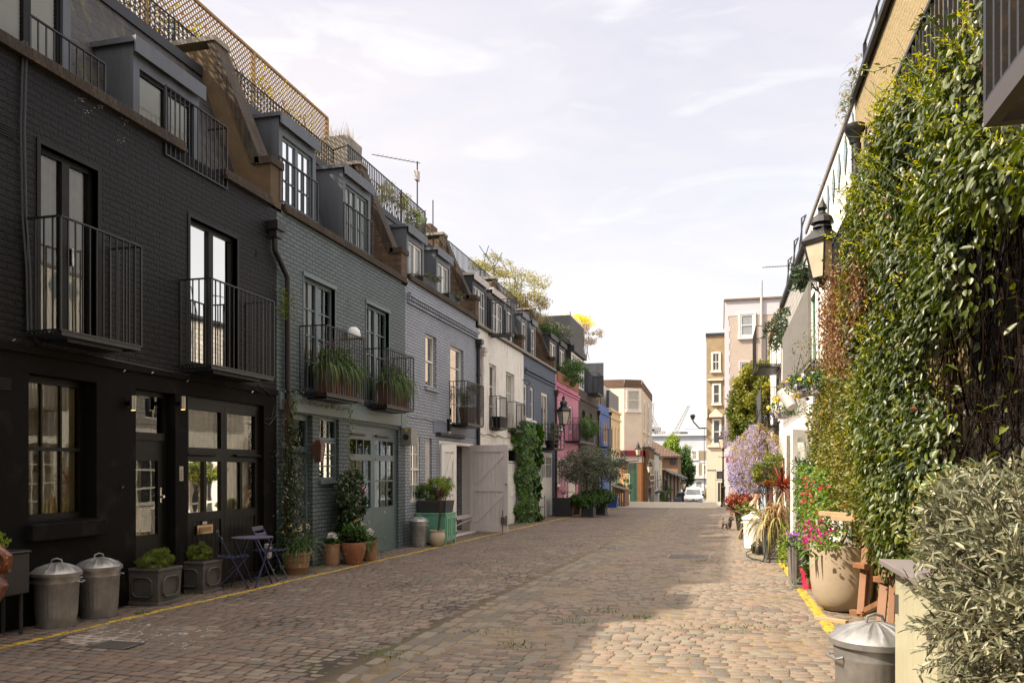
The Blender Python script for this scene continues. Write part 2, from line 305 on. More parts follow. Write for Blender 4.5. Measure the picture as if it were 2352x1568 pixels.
# ---------------------------------------------------------------- foliage
def unit(a): return a/np.maximum(np.linalg.norm(a, axis=-1, keepdims=True), 1e-9)
def leaves(name, m, parent, P, Ln, Wd, D=None, out=None, tone=None, jit=.35, flat=.6, local=False):
    """P (n,3) leaf bases; D preferred direction; out preferred normal; each leaf a folded blade of two faces"""
    P = np.asarray(P, float); n = len(P)
    d = rng.normal(size=(n, 3)) if D is None else np.broadcast_to(np.asarray(D, float), (n, 3))+rng.normal(size=(n, 3))*jit
    d = unit(d); o = rng.normal(size=(n, 3))*(1-flat)
    o = o+(np.broadcast_to(np.asarray(out, float), (n, 3)) if out is not None else np.array([0, 0, 1.]))*flat*1.6
    sd = unit(np.cross(d, o)); nn = np.cross(sd, d)
    ln = (Ln*rng.uniform(.45, 1.3, n))[:, None]; wd = (Wd*rng.uniform(.7, 1.2, n))[:, None]
    cu = rng.uniform(.02, .28, (n, 1)); V = np.empty((n, 7, 3)); V[:, 0] = P; V[:, 1] = P+d*ln*.30+sd*wd*.46+nn*wd*.13; V[:, 2] = P+d*ln*.66+sd*wd*.40+nn*(wd*.10-ln*cu*.35); V[:, 3] = P+d*ln-nn*ln*cu
    V[:, 4] = P+d*ln*.66-sd*wd*.40+nn*(wd*.10-ln*cu*.35); V[:, 5] = P+d*ln*.30-sd*wd*.46+nn*wd*.13; V[:, 6] = P+d*ln*.5-nn*(wd*.06+ln*cu*.2)
    b = (np.arange(n)*7)[:, None]; F = np.concatenate([b+np.array([[0, 1, 2, 3, 6]]), b+np.array([[0, 6, 3, 4, 5]])], 1).reshape(-1, 5)
    V = V.reshape(-1, 3)
    if parent is not None and not local: V = V-np.array(origin(parent))
    me = bpy.data.meshes.new(name); me.vertices.add(len(V)); me.vertices.foreach_set('co', V.ravel()); nf = len(F)
    me.loops.add(nf*5); me.loops.foreach_set('vertex_index', F.ravel().astype(np.int32)); me.polygons.add(nf); me.polygons.foreach_set('loop_start', np.arange(0, nf*5, 5, dtype=np.int32))
    me.update(calc_edges=True)
    tn = rng.uniform(0, 1, n) if tone is None else np.clip(np.asarray(tone)+rng.normal(size=n)*.12, 0, 1)
    a = me.attributes.new('tone', 'FLOAT', 'FACE'); a.data.foreach_set('value', np.repeat(tn, 2).astype(np.float32))
    return link_mesh(name, me, parent, m)
def clumps(c, r, n, k=14, spread=.33, shell=.75):
    """leaf positions gathered in k clumps in an ellipsoid"""
    c = np.array(c, float); r = np.array(r, float) if np.ndim(r) else np.array([r]*3, float)
    dv = unit(rng.normal(size=(k, 3))); rad = rng.uniform(shell**2, 1, (k, 1))**.5*.8
    cc = dv*rad; cc = np.vstack([cc, rng.normal(size=(max(2, k//4), 3))*.3]); sz = rng.uniform(.6, 1.25, len(cc))*spread
    w = sz**2/np.sum(sz**2); idx = rng.choice(len(cc), n, p=w)
    q = unit(rng.normal(size=(n, 3)))*(rng.uniform(0, 1, (n, 1))**.45)
    P = cc[idx]+q*sz[idx][:, None]; tone = (rng.uniform(0, 1, len(cc))*.5+.25)[idx]
    return c+P*r, unit(P), tone
def blades(name, m, parent, bases, dirs, L0, w, droop, seg=6, tone=None, local=False):
    V = []; F = []; T = []
    off = np.array(origin(parent)) if (parent is not None and not local) else np.zeros(3)
    for i, (p, d) in enumerate(zip(bases, dirs)):
        p = np.array(p, float)-off; d = np.array(d, float); d /= np.linalg.norm(d); l = L0*rng.uniform(.6, 1.2)/seg; ww = w*rng.uniform(.7, 1.2)
        sd = np.cross(d, [0, 0, 1.]); sd = sd/np.linalg.norm(sd) if np.linalg.norm(sd) > 1e-4 else np.array([1., 0, 0])
        sd = sd+rng.normal(size=3)*.25; dr = droop*rng.uniform(.4, 1.5); b = len(V); tt = rng.uniform() if tone is None else float(np.clip(tone+rng.normal()*.2, 0, 1))
        for j in range(seg+1):
            wj = ww*(1-(j/seg)**2.2)*.5+.0005; V += [p-sd*wj, p+sd*wj]
            d = d+np.array([0, 0, -dr/seg*(1+j*.5)]); d /= np.linalg.norm(d); p = p+d*l
        for j in range(seg): F.append((b+2*j, b+2*j+1, b+2*j+3, b+2*j+2)); T.append(tt)
    me = bpy.data.meshes.new(name); me.from_pydata([tuple(x) for x in V], [], F)
    a = me.attributes.new('tone', 'FLOAT', 'FACE'); a.data.foreach_set('value', T)
    return link_mesh(name, me, parent, m)
def stems(name, m, parent, n, fn, r=.004, k=6, nn=4):
    mb = MB()
    for i in range(n): mb.tube(fn(i), r if not callable(r) else r(i), nn, cap=False)
    return build(mb, name, m, parent, auto=False)
LM = leafmat
IVY = LM('climber_leaf', [(.02, .032, .005), (.048, .07, .009), (.10, .12, .014), (.24, .23, .02)], rough=.4, trans=.25, spec=.55)
IVYTIP = LM('climber_young_leaf', [(.2, .23, .01), (.36, .36, .015), (.48, .42, .02)], rough=.5, trans=.45)
GREEN = LM('mid_green_leaf', [(.02, .05, .01), (.05, .11, .018), (.09, .17, .025)], trans=.3)
LIME = LM('lime_leaf', [(.07, .13, .012), (.16, .24, .02), (.3, .34, .03)], trans=.4)
OLIVE = LM('olive_leaf', [(.05, .055, .03), (.14, .145, .085), (.32, .31, .20)], rough=.5, trans=.15)
OLIVED = LM('olive_tree_leaf', [(.05, .06, .035), (.09, .10, .06), (.15, .16, .10)], rough=.55, trans=.15)
GOLD = LM('golden_leaf', [(.06, .08, .008), (.17, .17, .015), (.38, .32, .02)], trans=.35)
STEM = mat('brown_stem', (.07, .045, .028), rough=.85); GSTEM = mat('green_stem', (.06, .10, .02), rough=.7)
SOIL = mat('potting_soil', (.02, .014, .01), rough=.95, bump=.01, bscale=60)
TERRA = mat('terracotta', (.32, .12, .055), rough=.75, var=.18, nscale=5, bump=.003, bscale=14, wear=.12, wearc=(.4, .28, .2))
TERRAP = mat('pale_terracotta', (.36, .2, .11), rough=.75, var=.2, nscale=5, bump=.003, bscale=14, wear=.15, wearc=(.42, .33, .24))
CREAMP = mat('cream_ceramic', (.5, .42, .3), rough=.6, var=.12, nscale=6, bump=.002, bscale=20)
GALV = mat('galvanised_steel', (.36, .35, .34), rough=.42, metal=.7, var=.16, nscale=9, bump=.002, bscale=18, wear=.1, wearc=(.3, .3, .29))
# ================================================================= ground
def road_material(name, stone=True):
    m, t, n, l, b = newmat(name)
    g = n.new('ShaderNodeNewGeometry'); sp = n.new('ShaderNodeSeparateXYZ'); l.new(g.outputs['Position'], sp.inputs[0])
    def math_(op, a, bb=None, c=None):
        q = n.new('ShaderNodeMath'); q.operation = op
        for i, v in enumerate((a, bb, c)):
            if v is None: continue
            if isinstance(v, (int, float)): q.inputs[i].default_value = v
            else: l.new(v, q.inputs[i])
        return q.outputs[0]
    def noise(s, d=6, vec=None, r=.6):
        z = n.new('ShaderNodeTexNoise'); z.inputs['Scale'].default_value = s; z.inputs['Detail'].default_value = d; z.inputs['Roughness'].default_value = r
        l.new(vec or g.outputs['Position'], z.inputs['Vector']); return z.outputs['Fac']
    def mixc(f, a, c):
        q = n.new('ShaderNodeMix'); q.data_type = 'RGBA'; l.new(f, q.inputs[0])
        (l.new(a, q.inputs[6]) if not isinstance(a, tuple) else setattr(q.inputs[6], 'default_value', a)); q.inputs[7].default_value = c; return q.outputs[2]
    def ramp(v, p0, p1, c0=(0, 0, 0, 1), c1=(1, 1, 1, 1)):
        r = n.new('ShaderNodeValToRGB'); r.color_ramp.elements[0].position = p0; r.color_ramp.elements[1].position = p1
        r.color_ramp.elements[0].color = c0; r.color_ramp.elements[1].color = c1; l.new(v, r.inputs[0]); return r.outputs[0]
    if stone:
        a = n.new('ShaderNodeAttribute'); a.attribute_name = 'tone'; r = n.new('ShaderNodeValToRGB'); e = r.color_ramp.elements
        cs = [(.115, .084, .066), (.132, .094, .071), (.145, .10, .076), (.122, .094, .076), (.112, .098, .082), (.172, .138, .104), (.195, .150, .112), (.212, .150, .114), (.185, .160, .124), (.212, .170, .124)]  # left tones: redder stone, darkened for its shade; right ones brightened for sun
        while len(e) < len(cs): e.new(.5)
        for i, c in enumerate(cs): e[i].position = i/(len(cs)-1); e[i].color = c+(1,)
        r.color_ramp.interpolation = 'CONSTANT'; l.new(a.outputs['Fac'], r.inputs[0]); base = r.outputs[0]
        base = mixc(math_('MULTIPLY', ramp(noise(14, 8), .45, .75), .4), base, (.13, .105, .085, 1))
        base = mixc(math_('MULTIPLY', ramp(noise(.35, 4), .4, .65), .25), base, (.14, .11, .095, 1))
    else:
        base = ramp(noise(9, 8), .35, .7, (.15, .11, .06, 1), (.27, .20, .115, 1)); sd_ = n.new('ShaderNodeMapRange'); l.new(sp.outputs[0], sd_.inputs[0]); sd_.inputs[1].default_value = -2.6; sd_.inputs[2].default_value = -3.3; base = mixc(sd_.outputs[0], base, (.042, .033, .026, 1))  # joint sand darkened left of the drain, where the street lies in shade
        mo = math_('MULTIPLY', ramp(noise(.5, 3), .56, .66), ramp(noise(5, 5), .45, .6)); base = mixc(mo, base, (.045, .07, .012, 1))
    # worn yellow no-waiting lines painted on the stone
    xl = math_('MULTIPLY_ADD', sp.outputs[1], .012, -6.64); xr = 1.13
    wob = math_('MULTIPLY_ADD', noise(3, 3), .06, -.03)
    for xx, hi, w in ((xl, 46, .045), (xr, 40, .06)):
        d = math_('ABSOLUTE', math_('ADD', math_('SUBTRACT', sp.outputs[0], xx), wob))
        f = math_('MULTIPLY', math_('LESS_THAN', d, w), math_('GREATER_THAN', noise(30, 5), .40 if stone else .5))
        f = math_('MULTIPLY', f, math_('LESS_THAN', sp.outputs[1], hi)); base = mixc(f, base, (.42, .28, .025, 1))
    # old pale mortar smears near the doorway
    dx = math_('ABSOLUTE', math_('SUBTRACT', math_('ADD', sp.outputs[0], math_('MULTIPLY', sp.outputs[1], .3)), -3.62)); dy = math_('ABSOLUTE', math_('SUBTRACT', sp.outputs[1], 7.15))
    f = math_('MULTIPLY', math_('LESS_THAN', math_('ADD', dx, math_('MULTIPLY', noise(4), .5)), .95), math_('LESS_THAN', math_('ADD', dy, math_('MULTIPLY', noise(3), .6)), .85))
    f = math_('MULTIPLY', f, math_('GREATER_THAN', noise(12, 5), .62 if stone else .36)); base = mixc(math_('MULTIPLY', f, .75), base, (.42, .38, .33, 1))
    l.new(base, b.inputs['Base Color']); b.inputs['Roughness'].default_value = .72 if stone else .9; b.inputs['Specular IOR Level'].default_value = .35
    bu = n.new('ShaderNodeBump'); bu.inputs['Distance'].default_value = .006 if stone else .012; l.new(noise(45 if stone else 70, 5), bu.inputs['Height']); l.new(bu.outputs[0], b.inputs['Normal'])
    return m
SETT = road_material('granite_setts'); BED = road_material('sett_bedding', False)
def drain_x(y):
    pts = [(-5, -2.9), (6, -2.86), (10, -2.80), (24.8, -2.33), (25.0, -2.12), (30, -2.25), (48, -2.68)]
    for (a, x0), (b, x1) in zip(pts, pts[1:]):
        if y <= b: return x0+(x1-x0)*(y-a)/(b-a)
    return pts[-1][1]
def sett_field():
    q = []                                             # cx, cy, hx, hy, tone
    y = 2.6
    while y < 48.2:
        h = rnd.uniform(.102, .126); cy = y+h/2; y += h; dx = drain_x(cy); x = -7.19+rnd.uniform(-.1, .1)
        amp = .03; ph = rnd.uniform(-.015, .015)
        while x < 1.85:
            w = rnd.uniform(.12, .20)
            if x+w > dx-.285 and x < dx+.26: x = dx+.27; continue
            q.append((x+w/2, cy+amp*math.sin(x*1.1+1)*.8+ph*.5, w/2-.007, h/2-.0085, (rnd.random()*.5 if rnd.random() < max(.1, min(.88, .5-(x-dx+.3)*.26)) else .5+rnd.random()*.499) if rnd.random() > .01 else .45)); x += w  # left of the drain draws more of the redder, shade-darkened tones
    for k in (-1, 0, 1):                               # three courses of long channel slabs down the middle
        y = 2.6
        while y < 48.2:
            h = rnd.uniform(.26, .36); cy = y+h/2; y += h
            q.append((drain_x(cy)+k*.172, cy, .074, h/2-.01, rnd.choice([.46, .48, .92, .57])))
    q = np.array(q); n = len(q); r = rng
    jx = r.uniform(-.008, .008, (n, 4)); jy = r.uniform(-.005, .005, (n, 4)); tz = r.uniform(-.0018, .0018, n)+.006*np.sin(q[:, 0]*2.3)*np.cos(q[:, 1]*1.9); tilt = r.uniform(-.022, .022, (n, 2))
    GZ = np.array([gc(a)+SIDE*fade(a)*min(1, abs(b-drain_x(a))/4) for b, a in q[:, :2]])
    sx = np.array([-1, 1, 1, -1]); sy = np.array([-1, -1, 1, 1]); V = np.empty((n, 13, 3))
    for k in range(4):
        X = q[:, 0]+sx[k]*q[:, 2]+jx[:, k]; Y = q[:, 1]+sy[k]*q[:, 3]+jy[:, k]
        Z0 = GZ+tz+tilt[:, 0]*sx[k]*q[:, 2]+tilt[:, 1]*sy[k]*q[:, 3]
        V[:, k] = np.stack([X, Y, Z0-.05], 1); V[:, 4+k] = np.stack([X, Y, Z0-.006], 1)
        V[:, 8+k] = np.stack([X-sx[k]*.009, Y-sy[k]*.008, Z0-.001], 1)
    V[:, 12] = np.stack([q[:, 0], q[:, 1], GZ+tz+.0015], 1)
    f = []
    for k in range(4):
        k2 = (k+1) % 4; f += [(k, k2, 4+k2, 4+k), (4+k, 4+k2, 8+k2, 8+k)]
    F4 = (np.arange(n)*13)[:, None, None]+np.array(f)[None]; T = [(8+k, 8+(k+1) % 4, 12) for k in range(4)]
    F3 = (np.arange(n)*13)[:, None, None]+np.array(T)[None]
    me = bpy.data.meshes.new('cobbled_road'); me.vertices.add(n*13); me.vertices.foreach_set('co', V.ravel())
    n4, n3 = n*8, n*4; lv = np.concatenate([F4.reshape(-1), F3.reshape(-1)]).astype(np.int32)
    me.loops.add(len(lv)); me.loops.foreach_set('vertex_index', lv); me.polygons.add(n4+n3)
    me.polygons.foreach_set('loop_start', np.concatenate([np.arange(n4)*4, n4*4+np.arange(n3)*3]).astype(np.int32)); me.update(calc_edges=True)
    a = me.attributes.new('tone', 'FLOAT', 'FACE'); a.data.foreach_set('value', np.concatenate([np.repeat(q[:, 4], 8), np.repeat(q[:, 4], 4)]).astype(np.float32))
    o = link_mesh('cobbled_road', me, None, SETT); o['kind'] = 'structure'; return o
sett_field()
mb = MB()
ys_ = [-14, 2]+[2+k*1.02 for k in range(1, 46)]+[48.2]; xs_ = [-7.4, -6.8, -5.2, -3.6, -2.6, -1.7, 0, 1.2, 2.1]
bz = lambda x, y: gc(y)+SIDE*fade(y)*min(1, abs(x-drain_x(max(y, -5)))/4)-.0075
for a, b in zip(ys_, ys_[1:]):
    for c, d in zip(xs_, xs_[1:]): mb.poly((c, a, bz(c, a)), (d, a, bz(d, a)), (d, b, bz(d, b)), (c, b, bz(c, b)))
struct(mb, 'sett_bed', BED)
mb = MB()
mb.poly((-90, -60, .55), (90, -60, .55), (90, -14, .1), (-90, -14, .1)); 
mb.poly((-90, -14, .1), (-7.4, -14, .1), (-7.4, 48.2, -.58), (-90, 48.2, -.58)); mb.poly((2.1, -14, .1), (90, -14, .1), (90, 48.2, -.58), (2.1, 48.2, -.58))
mb.poly((-7.4, -14, .1), (2.1, -14, .1), (2.1, -14, .12), (-7.4, -14, .12))
mb.poly((-90, 61, -.672), (90, 61, -.672), (90, 140, -5.3), (-90, 140, -5.3)); mb.poly((-1500, 140, -5.3), (1500, 140, -5.3), (1500, 2500, -9), (-1500, 2500, -9))
mb.poly((-1500, 140, -5.3), (-90, 140, -5.3), (-90, -60, .5), (-1500, -60, .5)); mb.poly((1500, 140, -5.3), (90, 140, -5.3), (90, -60, .5), (1500, -60, .5))
struct(mb, 'ground', mat('far_asphalt', (.09, .085, .08), rough=.9))
mb = MB(); mb.poly((-90, 48.15, gz(48.15)+.004), (90, 48.15, gz(48.15)+.004), (90, 61.0, -.668), (-90, 61.0, -.668))
struct(mb, 'crossing_road', mat('pale_worn_asphalt', (.34, .30, .24), rough=.85, var=.12, nscale=2, bump=.004, bscale=60))
# pavement corner by the lamp post, and doubled yellow ticks
mb = MB(); mb.box(-.25, 9, 47.9, 51.3, -.7, gz(49.6)+.05); struct(mb, 'corner_pavement', STONE, bev=.02)
mb = MB()
for dx in (0, .38):
    for k in range(3): mb.poly((-1.15+dx+k*.05, 48.4+k*.8, -.520-k*.009), (-1.0+dx+k*.05, 48.4+k*.8, -.520-k*.009), (-.95+dx+k*.05, 49.1+k*.8, -.528-k*.009), (-1.1+dx+k*.05, 49.1+k*.8, -.528-k*.009))
struct(mb, 'road_marking', mat('yellow_road_paint', (.6, .42, .06), rough=.8))
# raised door step strip and moss along the left wall
MOSS = leafmat('moss_blade', [(.04, .07, .01), (.09, .13, .015), (.16, .2, .03)], trans=.3)
P = np.array([[XL+.02+abs(rnd.gauss(0, .16)), rnd.choice([rnd.uniform(8.8, 12.6), rnd.uniform(13, 16), rnd.uniform(24, 30)]), 0] for _ in range(1500)]); P[:, 2] = -SLOPE*P[:, 1]+SIDE*.95
Q = []
for cx, cy, s in ((-1.6, 9.2, .3), (-1.35, 10.0, .35), (-2.6, 8.4, .5), (-.9, 9.6, .25), (-2.75, 12.5, .9), (-.1, 9.0, .4), (-2.9, 7.0, .4), (-6.6, 8.15, .08), (.4, 9.2, .35), (-1.9, 7.7, .25), (-.4, 16.5, .3)):
    for _ in range(70): Q.append((cx+rnd.gauss(0, s*.5), round((cy+rnd.gauss(0, s*.35))/.111)*.111+rnd.gauss(0, .008), 0))
Q = np.array(Q); Q[:, 2] = [bz(a, b)+.006 for a, b in Q[:, :2]]
o = leaves('joint_moss', MOSS, None, np.vstack([P, Q]), .035, .012, D=(0, 0, 1), jit=.6); tag(o, 'small green tufts and moss growing in the paving joints', 'moss', kind='stuff')

# ================================================================= building kit
def window(parent, fr, a, b, c, e, d=-.12, cols=1, rows=1, fw=.06, mw=.025, fm=WHITE, gm=GLASS, sash=False, name='window', curtain=None, leaf2=False, thick=.05):
    """joinery frame + pane (+curtain) in opening a..b, c..e at depth d"""
    m = MB(fr); m.box(a, a+fw, d-thick, d, c, e); m.box(b-fw, b, d-thick, d, c, e); m.box(a+fw, b-fw, d-thick, d-.002, c, c+fw); m.box(a+fw, b-fw, d-thick, d-.002, e-fw, e)
    ia, ib, ic, ie = a+fw, b-fw, c+fw, e-fw
    if leaf2: mid = (a+b)/2; m.box(mid-fw*.9, mid+fw*.9, d-thick+.004, d+.01, ic, ie)
    if sash: zc = (c+e)/2; m.box(ia, ib, d-thick, d+.012, zc-.022, zc+.022)
    spans = [(ia, ib)] if not leaf2 else [(ia, (a+b)/2-fw*.9), ((a+b)/2+fw*.9, ib)]
    for (p, q) in spans:
        for k in range(1, cols): x = p+(q-p)*k/cols; m.box(x-mw/2, x+mw/2, d-thick+.012, d-.006, ic, ie)
    for k in range(1, rows): z = ic+(ie-ic)*k/rows; m.box(ia, ib, d-thick+.013, d-.007, z-mw/2, z+mw/2)
    w = build(m, name, fm, parent)
    p = MB(fr); p.poly((ia, d-.03, ic), (ib, d-.03, ic), (ib, d-.03, ie), (ia, d-.03, ie)); build(p, 'pane', gm, w)
    if curtain:
        q = MB(fr); n = max(8, int((ib-ia)/.03)); cd = d-.085
        lo, hi, z0 = curtain if isinstance(curtain, tuple) else (0, 1, 0)
        A, B = ia+(ib-ia)*lo, ia+(ib-ia)*hi
        for k in range(n):
            x0, x1 = A+(B-A)*k/n, A+(B-A)*(k+1)/n; o0, o1 = .018*math.sin(k*1.9), .018*math.sin((k+1)*1.9)
            q.poly((x0, cd+o0, ic+z0), (x1, cd+o1, ic+z0), (x1, cd+o1, ie), (x0, cd+o0, ie))
        build(q, 'curtain', CURT, w, smooth=True, auto=False)
    return w
def railing(mb, fr, s0, s1, z0, z1, d, gap=.11, w=.014, top=.03, posts=True):
    mb.fr = fr; mb.box(s0, s1, d-top/2, d+top/2, z1-top*.6, z1); mb.box(s0, s1, d-.012, d+.012, z0, z0+.02)
    n = max(2, int(round((s1-s0)/gap)))
    for k in range(n+1):
        s = s0+(s1-s0)*k/n; ww = w if 0 < k < n else w*1.6
        mb.box(s-ww/2, s+ww/2, d-ww/2, d+ww/2, z0+.004, z1-top*.61)
def balcony(parent, fr, s0, s1, z0, z1, dep, gap=.11, m=BLK, floor=True, horiz=False, panel=None, w=.014):
    mb = MB(fr)
    if horiz:
        for k in range(6):
            z = z0+(z1-z0)*k/5; mb.box(s0, s1, dep-.012, dep+.012, z-.01, z+.01)
            mb.box(s0-.01, s0+.012, .02, dep-.013, z-.01, z+.01); mb.box(s1-.012, s1+.01, .02, dep-.013, z-.01, z+.01)
        for s in (s0, (s0*2+s1)/3, (s0+2*s1)/3, s1): mb.box(s-.013, s+.013, dep-.016, dep+.016, z0+.002, z1+.012)
    else:
        railing(mb, fr, s0, s1, z0, z1, dep, gap, w)
        n = max(2, int(round(dep/gap)))
        for s in (s0, s1):
            mb.box(s-.014, s+.014, .01, dep-.016, z1-.018, z1+.001); mb.box(s-.012, s+.012, .01, dep-.013, z0+.001, z0+.021)
            for k in range(n): d = dep*k/n+.01; mb.box(s-w/2, s+w/2, d-w/2, d+w/2, z0+.006, z1-.019)
    r = build(mb, 'balcony', m, parent)
    if floor:
        f = MB(fr); k = 0; d = .02
        while d < dep-.03: f.box(s0+.015, s1-.015, d, d+.03, z0-.02, z0-.002); d += .055
        f.box(s0+.01, s1-.01, dep-.02, dep+.004, z0-.045, z0-.003); f.box(s0+.01, s0+.05, .0, dep-.021, z0-.045, z0-.021); f.box(s1-.05, s1-.01, .0, dep-.021, z0-.045, z0-.021)
        f.box(s0+.2, s1-.2, .03, dep-.1, z0-.08, z0-.046)
        build(f, 'floor', m, r)
    if panel:
        p = MB(fr); p.box(s0+.03, s1-.03, dep+.003, dep+.02, z0+.04, z1-.03); build(p, 'panel', panel, r)
    return r
def house_shell(name, label, y0, y1, ztop, wallm, ops, lowm=None, zl=2.95, X=XL, side=1, depth=.2, cat='house', base=None, back=6.5, group=None):
    """terrace house: front wall with openings, flank and back walls; side=+1 on the left row"""
    fr = frL(X) if side > 0 else frR(X); zb = gz((y0+y1)/2)-.25
    root = thing(name, label, cat, (X-side*.5, (y0+y1)/2, gz((y0+y1)/2)), group=group)
    y0 += .003; y1 -= .003; m = MB(fr)
    m.wall(y0, y1, zl, ztop, [o for o in ops if o[3] > zl+.02], depth)
    m.poly((y0, 0, zl), (y0, -back, zl), (y0, -back, ztop), (y0, 0, ztop)); m.poly((y1, 0, zl), (y1, -back, zl), (y1, -back, ztop), (y1, 0, ztop))
    m.poly((y0, -back, zb), (y1, -back, zb), (y1, -back, ztop), (y0, -back, ztop))
    m.poly((y0, -.3, ztop-.02), (y1, -.3, ztop-.02), (y1, -back, ztop-.02), (y0, -back, ztop-.02))
    build(m, 'wall', wallm, root, auto=False)
    g = MB(fr); low = [o for o in ops if o[2] < zl-.02]
    g.wall(y0, y1, zb, zl, low, depth, d=.0)
    g.poly((y0, 0, zb), (y0, -back, zb), (y0, -back, zl), (y0, 0, zl)); g.poly((y1, 0, zb), (y1, -back, zb), (y1, -back, zl), (y1, 0, zl))
    g.poly((y0, -.25, zl-.02), (y1, -.25, zl-.02), (y1, -back, zl-.02), (y0, -back, zl-.02))
    build(g, 'ground_floor_wall', lowm or wallm, root, auto=False)
    return root, fr
def mansard(root, fr, y0, y1, z0=6.0, z1=8.4, d0=-.4, d1=-1.35, back=-6.4, m=SLATE, capm=None):
    r = MB(fr); y0 += .006; y1 -= .006
    r.poly((y0, d0, z0-.1), (y1, d0, z0-.1), (y1, d1, z1), (y0, d1, z1)); r.poly((y0, d1, z1), (y1, d1, z1), (y1, back, z1), (y0, back, z1))
    r.poly((y0, d0, z0-.1), (y0, d1, z1), (y0, back, z1), (y0, back, z0-.1)); r.poly((y1, d0, z0-.1), (y1, d1, z1), (y1, back, z1), (y1, back, z0-.1)); r.poly((y0, back, z0-.1), (y1, back, z0-.1), (y1, back, z1), (y0, back, z1))
    o = build(r, 'roof', m, root, auto=False)
    c = MB(fr); c.box(y0, y1, d1-.12, d1+.07, z1-.1, z1+.06); build(c, 'roof_edge', capm or ZINCD, o)
    return o
def coping(root, fr, y0, y1, z, m=COPE, lip=None, over=.05, name='parapet_coping'):
    c = MB(fr); c.box(y0+.004, y1-.004, -.32, over, z+.03, z+.13); o = build(c, name, m, root, bev=.01)
    l_ = MB(fr); l_.box(y0+.006, y1-.006, -.3, over+.03, z-.02, z+.028); build(l_, 'stone_lip', lip or COPE, o)
def party(root, fr, y, m=BBROWN, z0=6.0, zf=6.72, zt=8.75, d0=0., d1=-1.05, d2=-1.9, w=.34, cm=COPE, side=BREND):
    p = MB(fr); n = 10
    pl = [(z0, d0), (zf, d0), (zf, d0-.3), (zt, d1-.1), (zt, d2), (z0, d2)]
    def pr(mb, pts, a, b):
        k = len(pts); i = mb._a([(a, q[1], q[0]) for q in pts]+[(b, q[1], q[0]) for q in pts])
        mb.f.append(tuple(range(i, i+k))); mb.f.append(tuple(range(i+2*k-1, i+k-1, -1)))
        for q in range(k): q2 = (q+1) % k; mb.f.append((i+q, i+q2, i+k+q2, i+k+q))
    pr(p, pl, y-w/2, y+w/2); o = build(p, 'party_wall', m, root)
    c = MB(fr); a, b = y-w/2-.03, y+w/2+.03
    pr(c, [(zf-.001, d0+.04), (zf+.12, d0+.04), (zf+.12, d0-.28), (zf-.001, d0-.28)], a, b)
    pr(c, [(zf+.02, d0-.2), (zf+.18, d0-.22), (zt+.12, d1-.0), (zt+.12, d1-.14), (zf+.02, d0-.34)], a, b)
    build(c, 'coping', cm, o)
    c = MB(fr); pr(c, [(zt+.121, d1+.03), (zt+.2, d1+.03), (zt+.2, d2-.03), (zt+.121, d2-.03)], a-.02, b+.02); build(c, 'cap_stone', STONE, o)
def dormer(root, fr, a, b, zb, zt, d=-.3, roofd=None, m=ZINC, fm=BLACKP, cols=1, rows=1, blind=True, gm=GLASSB, z0=6.0, z1=8.4, rd0=-.4, rd1=-1.35, leaf2=True, fw=.05, roofm=None, cheek=.12, curtain=False):
    def slope(z): return rd0+(rd1-rd0)*(z-z0)/(z1-z0)
    x = MB(fr); bt = max(slope(zt)-.1, rd1-.3)
    for s0, s1 in ((a, a+cheek), (b-cheek, b)):
        x.poly((s0, d, zb), (s1, d, zb), (s1, d, zt), (s0, d, zt))
        for s in (s0, s1): x.poly((s, d, zb), (s, slope(zb)-.1, zb), (s, bt, zt), (s, d, zt))
    x.box(a+cheek, b-cheek, d-.06, d+.0, zt-.28, zt-.001)
    o = build(x, 'dormer', m, root, auto=False)
    t = MB(fr); t.box(a-.05, b+.05, bt, d+.07, zt, zt+.07); t.box(a-.055, b+.055, d+.06, d+.085, zt-.14, zt+.075)
    build(t, 'dormer_roof', roofm or m, o)
    a2, b2, e2 = a+cheek, b-cheek, zt-.28
    f = MB(fr); dd = d-.04; f.box(a2, a2+fw, dd-.05, dd, zb, e2); f.box(b2-fw, b2, dd-.05, dd, zb, e2); f.box(a2+fw, b2-fw, dd-.05, dd-.001, e2-fw, e2); f.box(a2+fw, b2-fw, dd-.05, dd-.001, zb, zb+fw)
    mid = (a2+b2)/2
    if leaf2: f.box(mid-fw, mid+fw, dd-.046, dd+.008, zb+fw, e2-fw)
    for (p, q) in ([(a2+fw, mid-fw), (mid+fw, b2-fw)] if leaf2 else [(a2+fw, b2-fw)]):
        for k in range(1, cols): s = p+(q-p)*k/cols; f.box(s-.012, s+.012, dd-.03, dd-.005, zb+fw, e2-fw)
    for k in range(1, rows): z = zb+(e2-zb)*k/rows; f.box(a2+fw, b2-fw, dd-.031, dd-.006, z-.012, z+.012)
    build(f, 'window_frame', fm, o)
    g = MB(fr); g.poly((a2+fw, dd-.025, zb+fw), (b2-fw, dd-.025, zb+fw), (b2-fw, dd-.025, e2-fw), (a2+fw, dd-.025, e2-fw)); build(g, 'pane', gm, o)
    if blind:
        g = MB(fr); z = zb+.03
        while z < e2: g.poly((a2, dd-.05, z), (b2, dd-.05, z), (b2, dd-.04, z+.047), (a2, dd-.04, z+.047)); z += .05
        build(g, 'blind', BLIND, o)
    return o
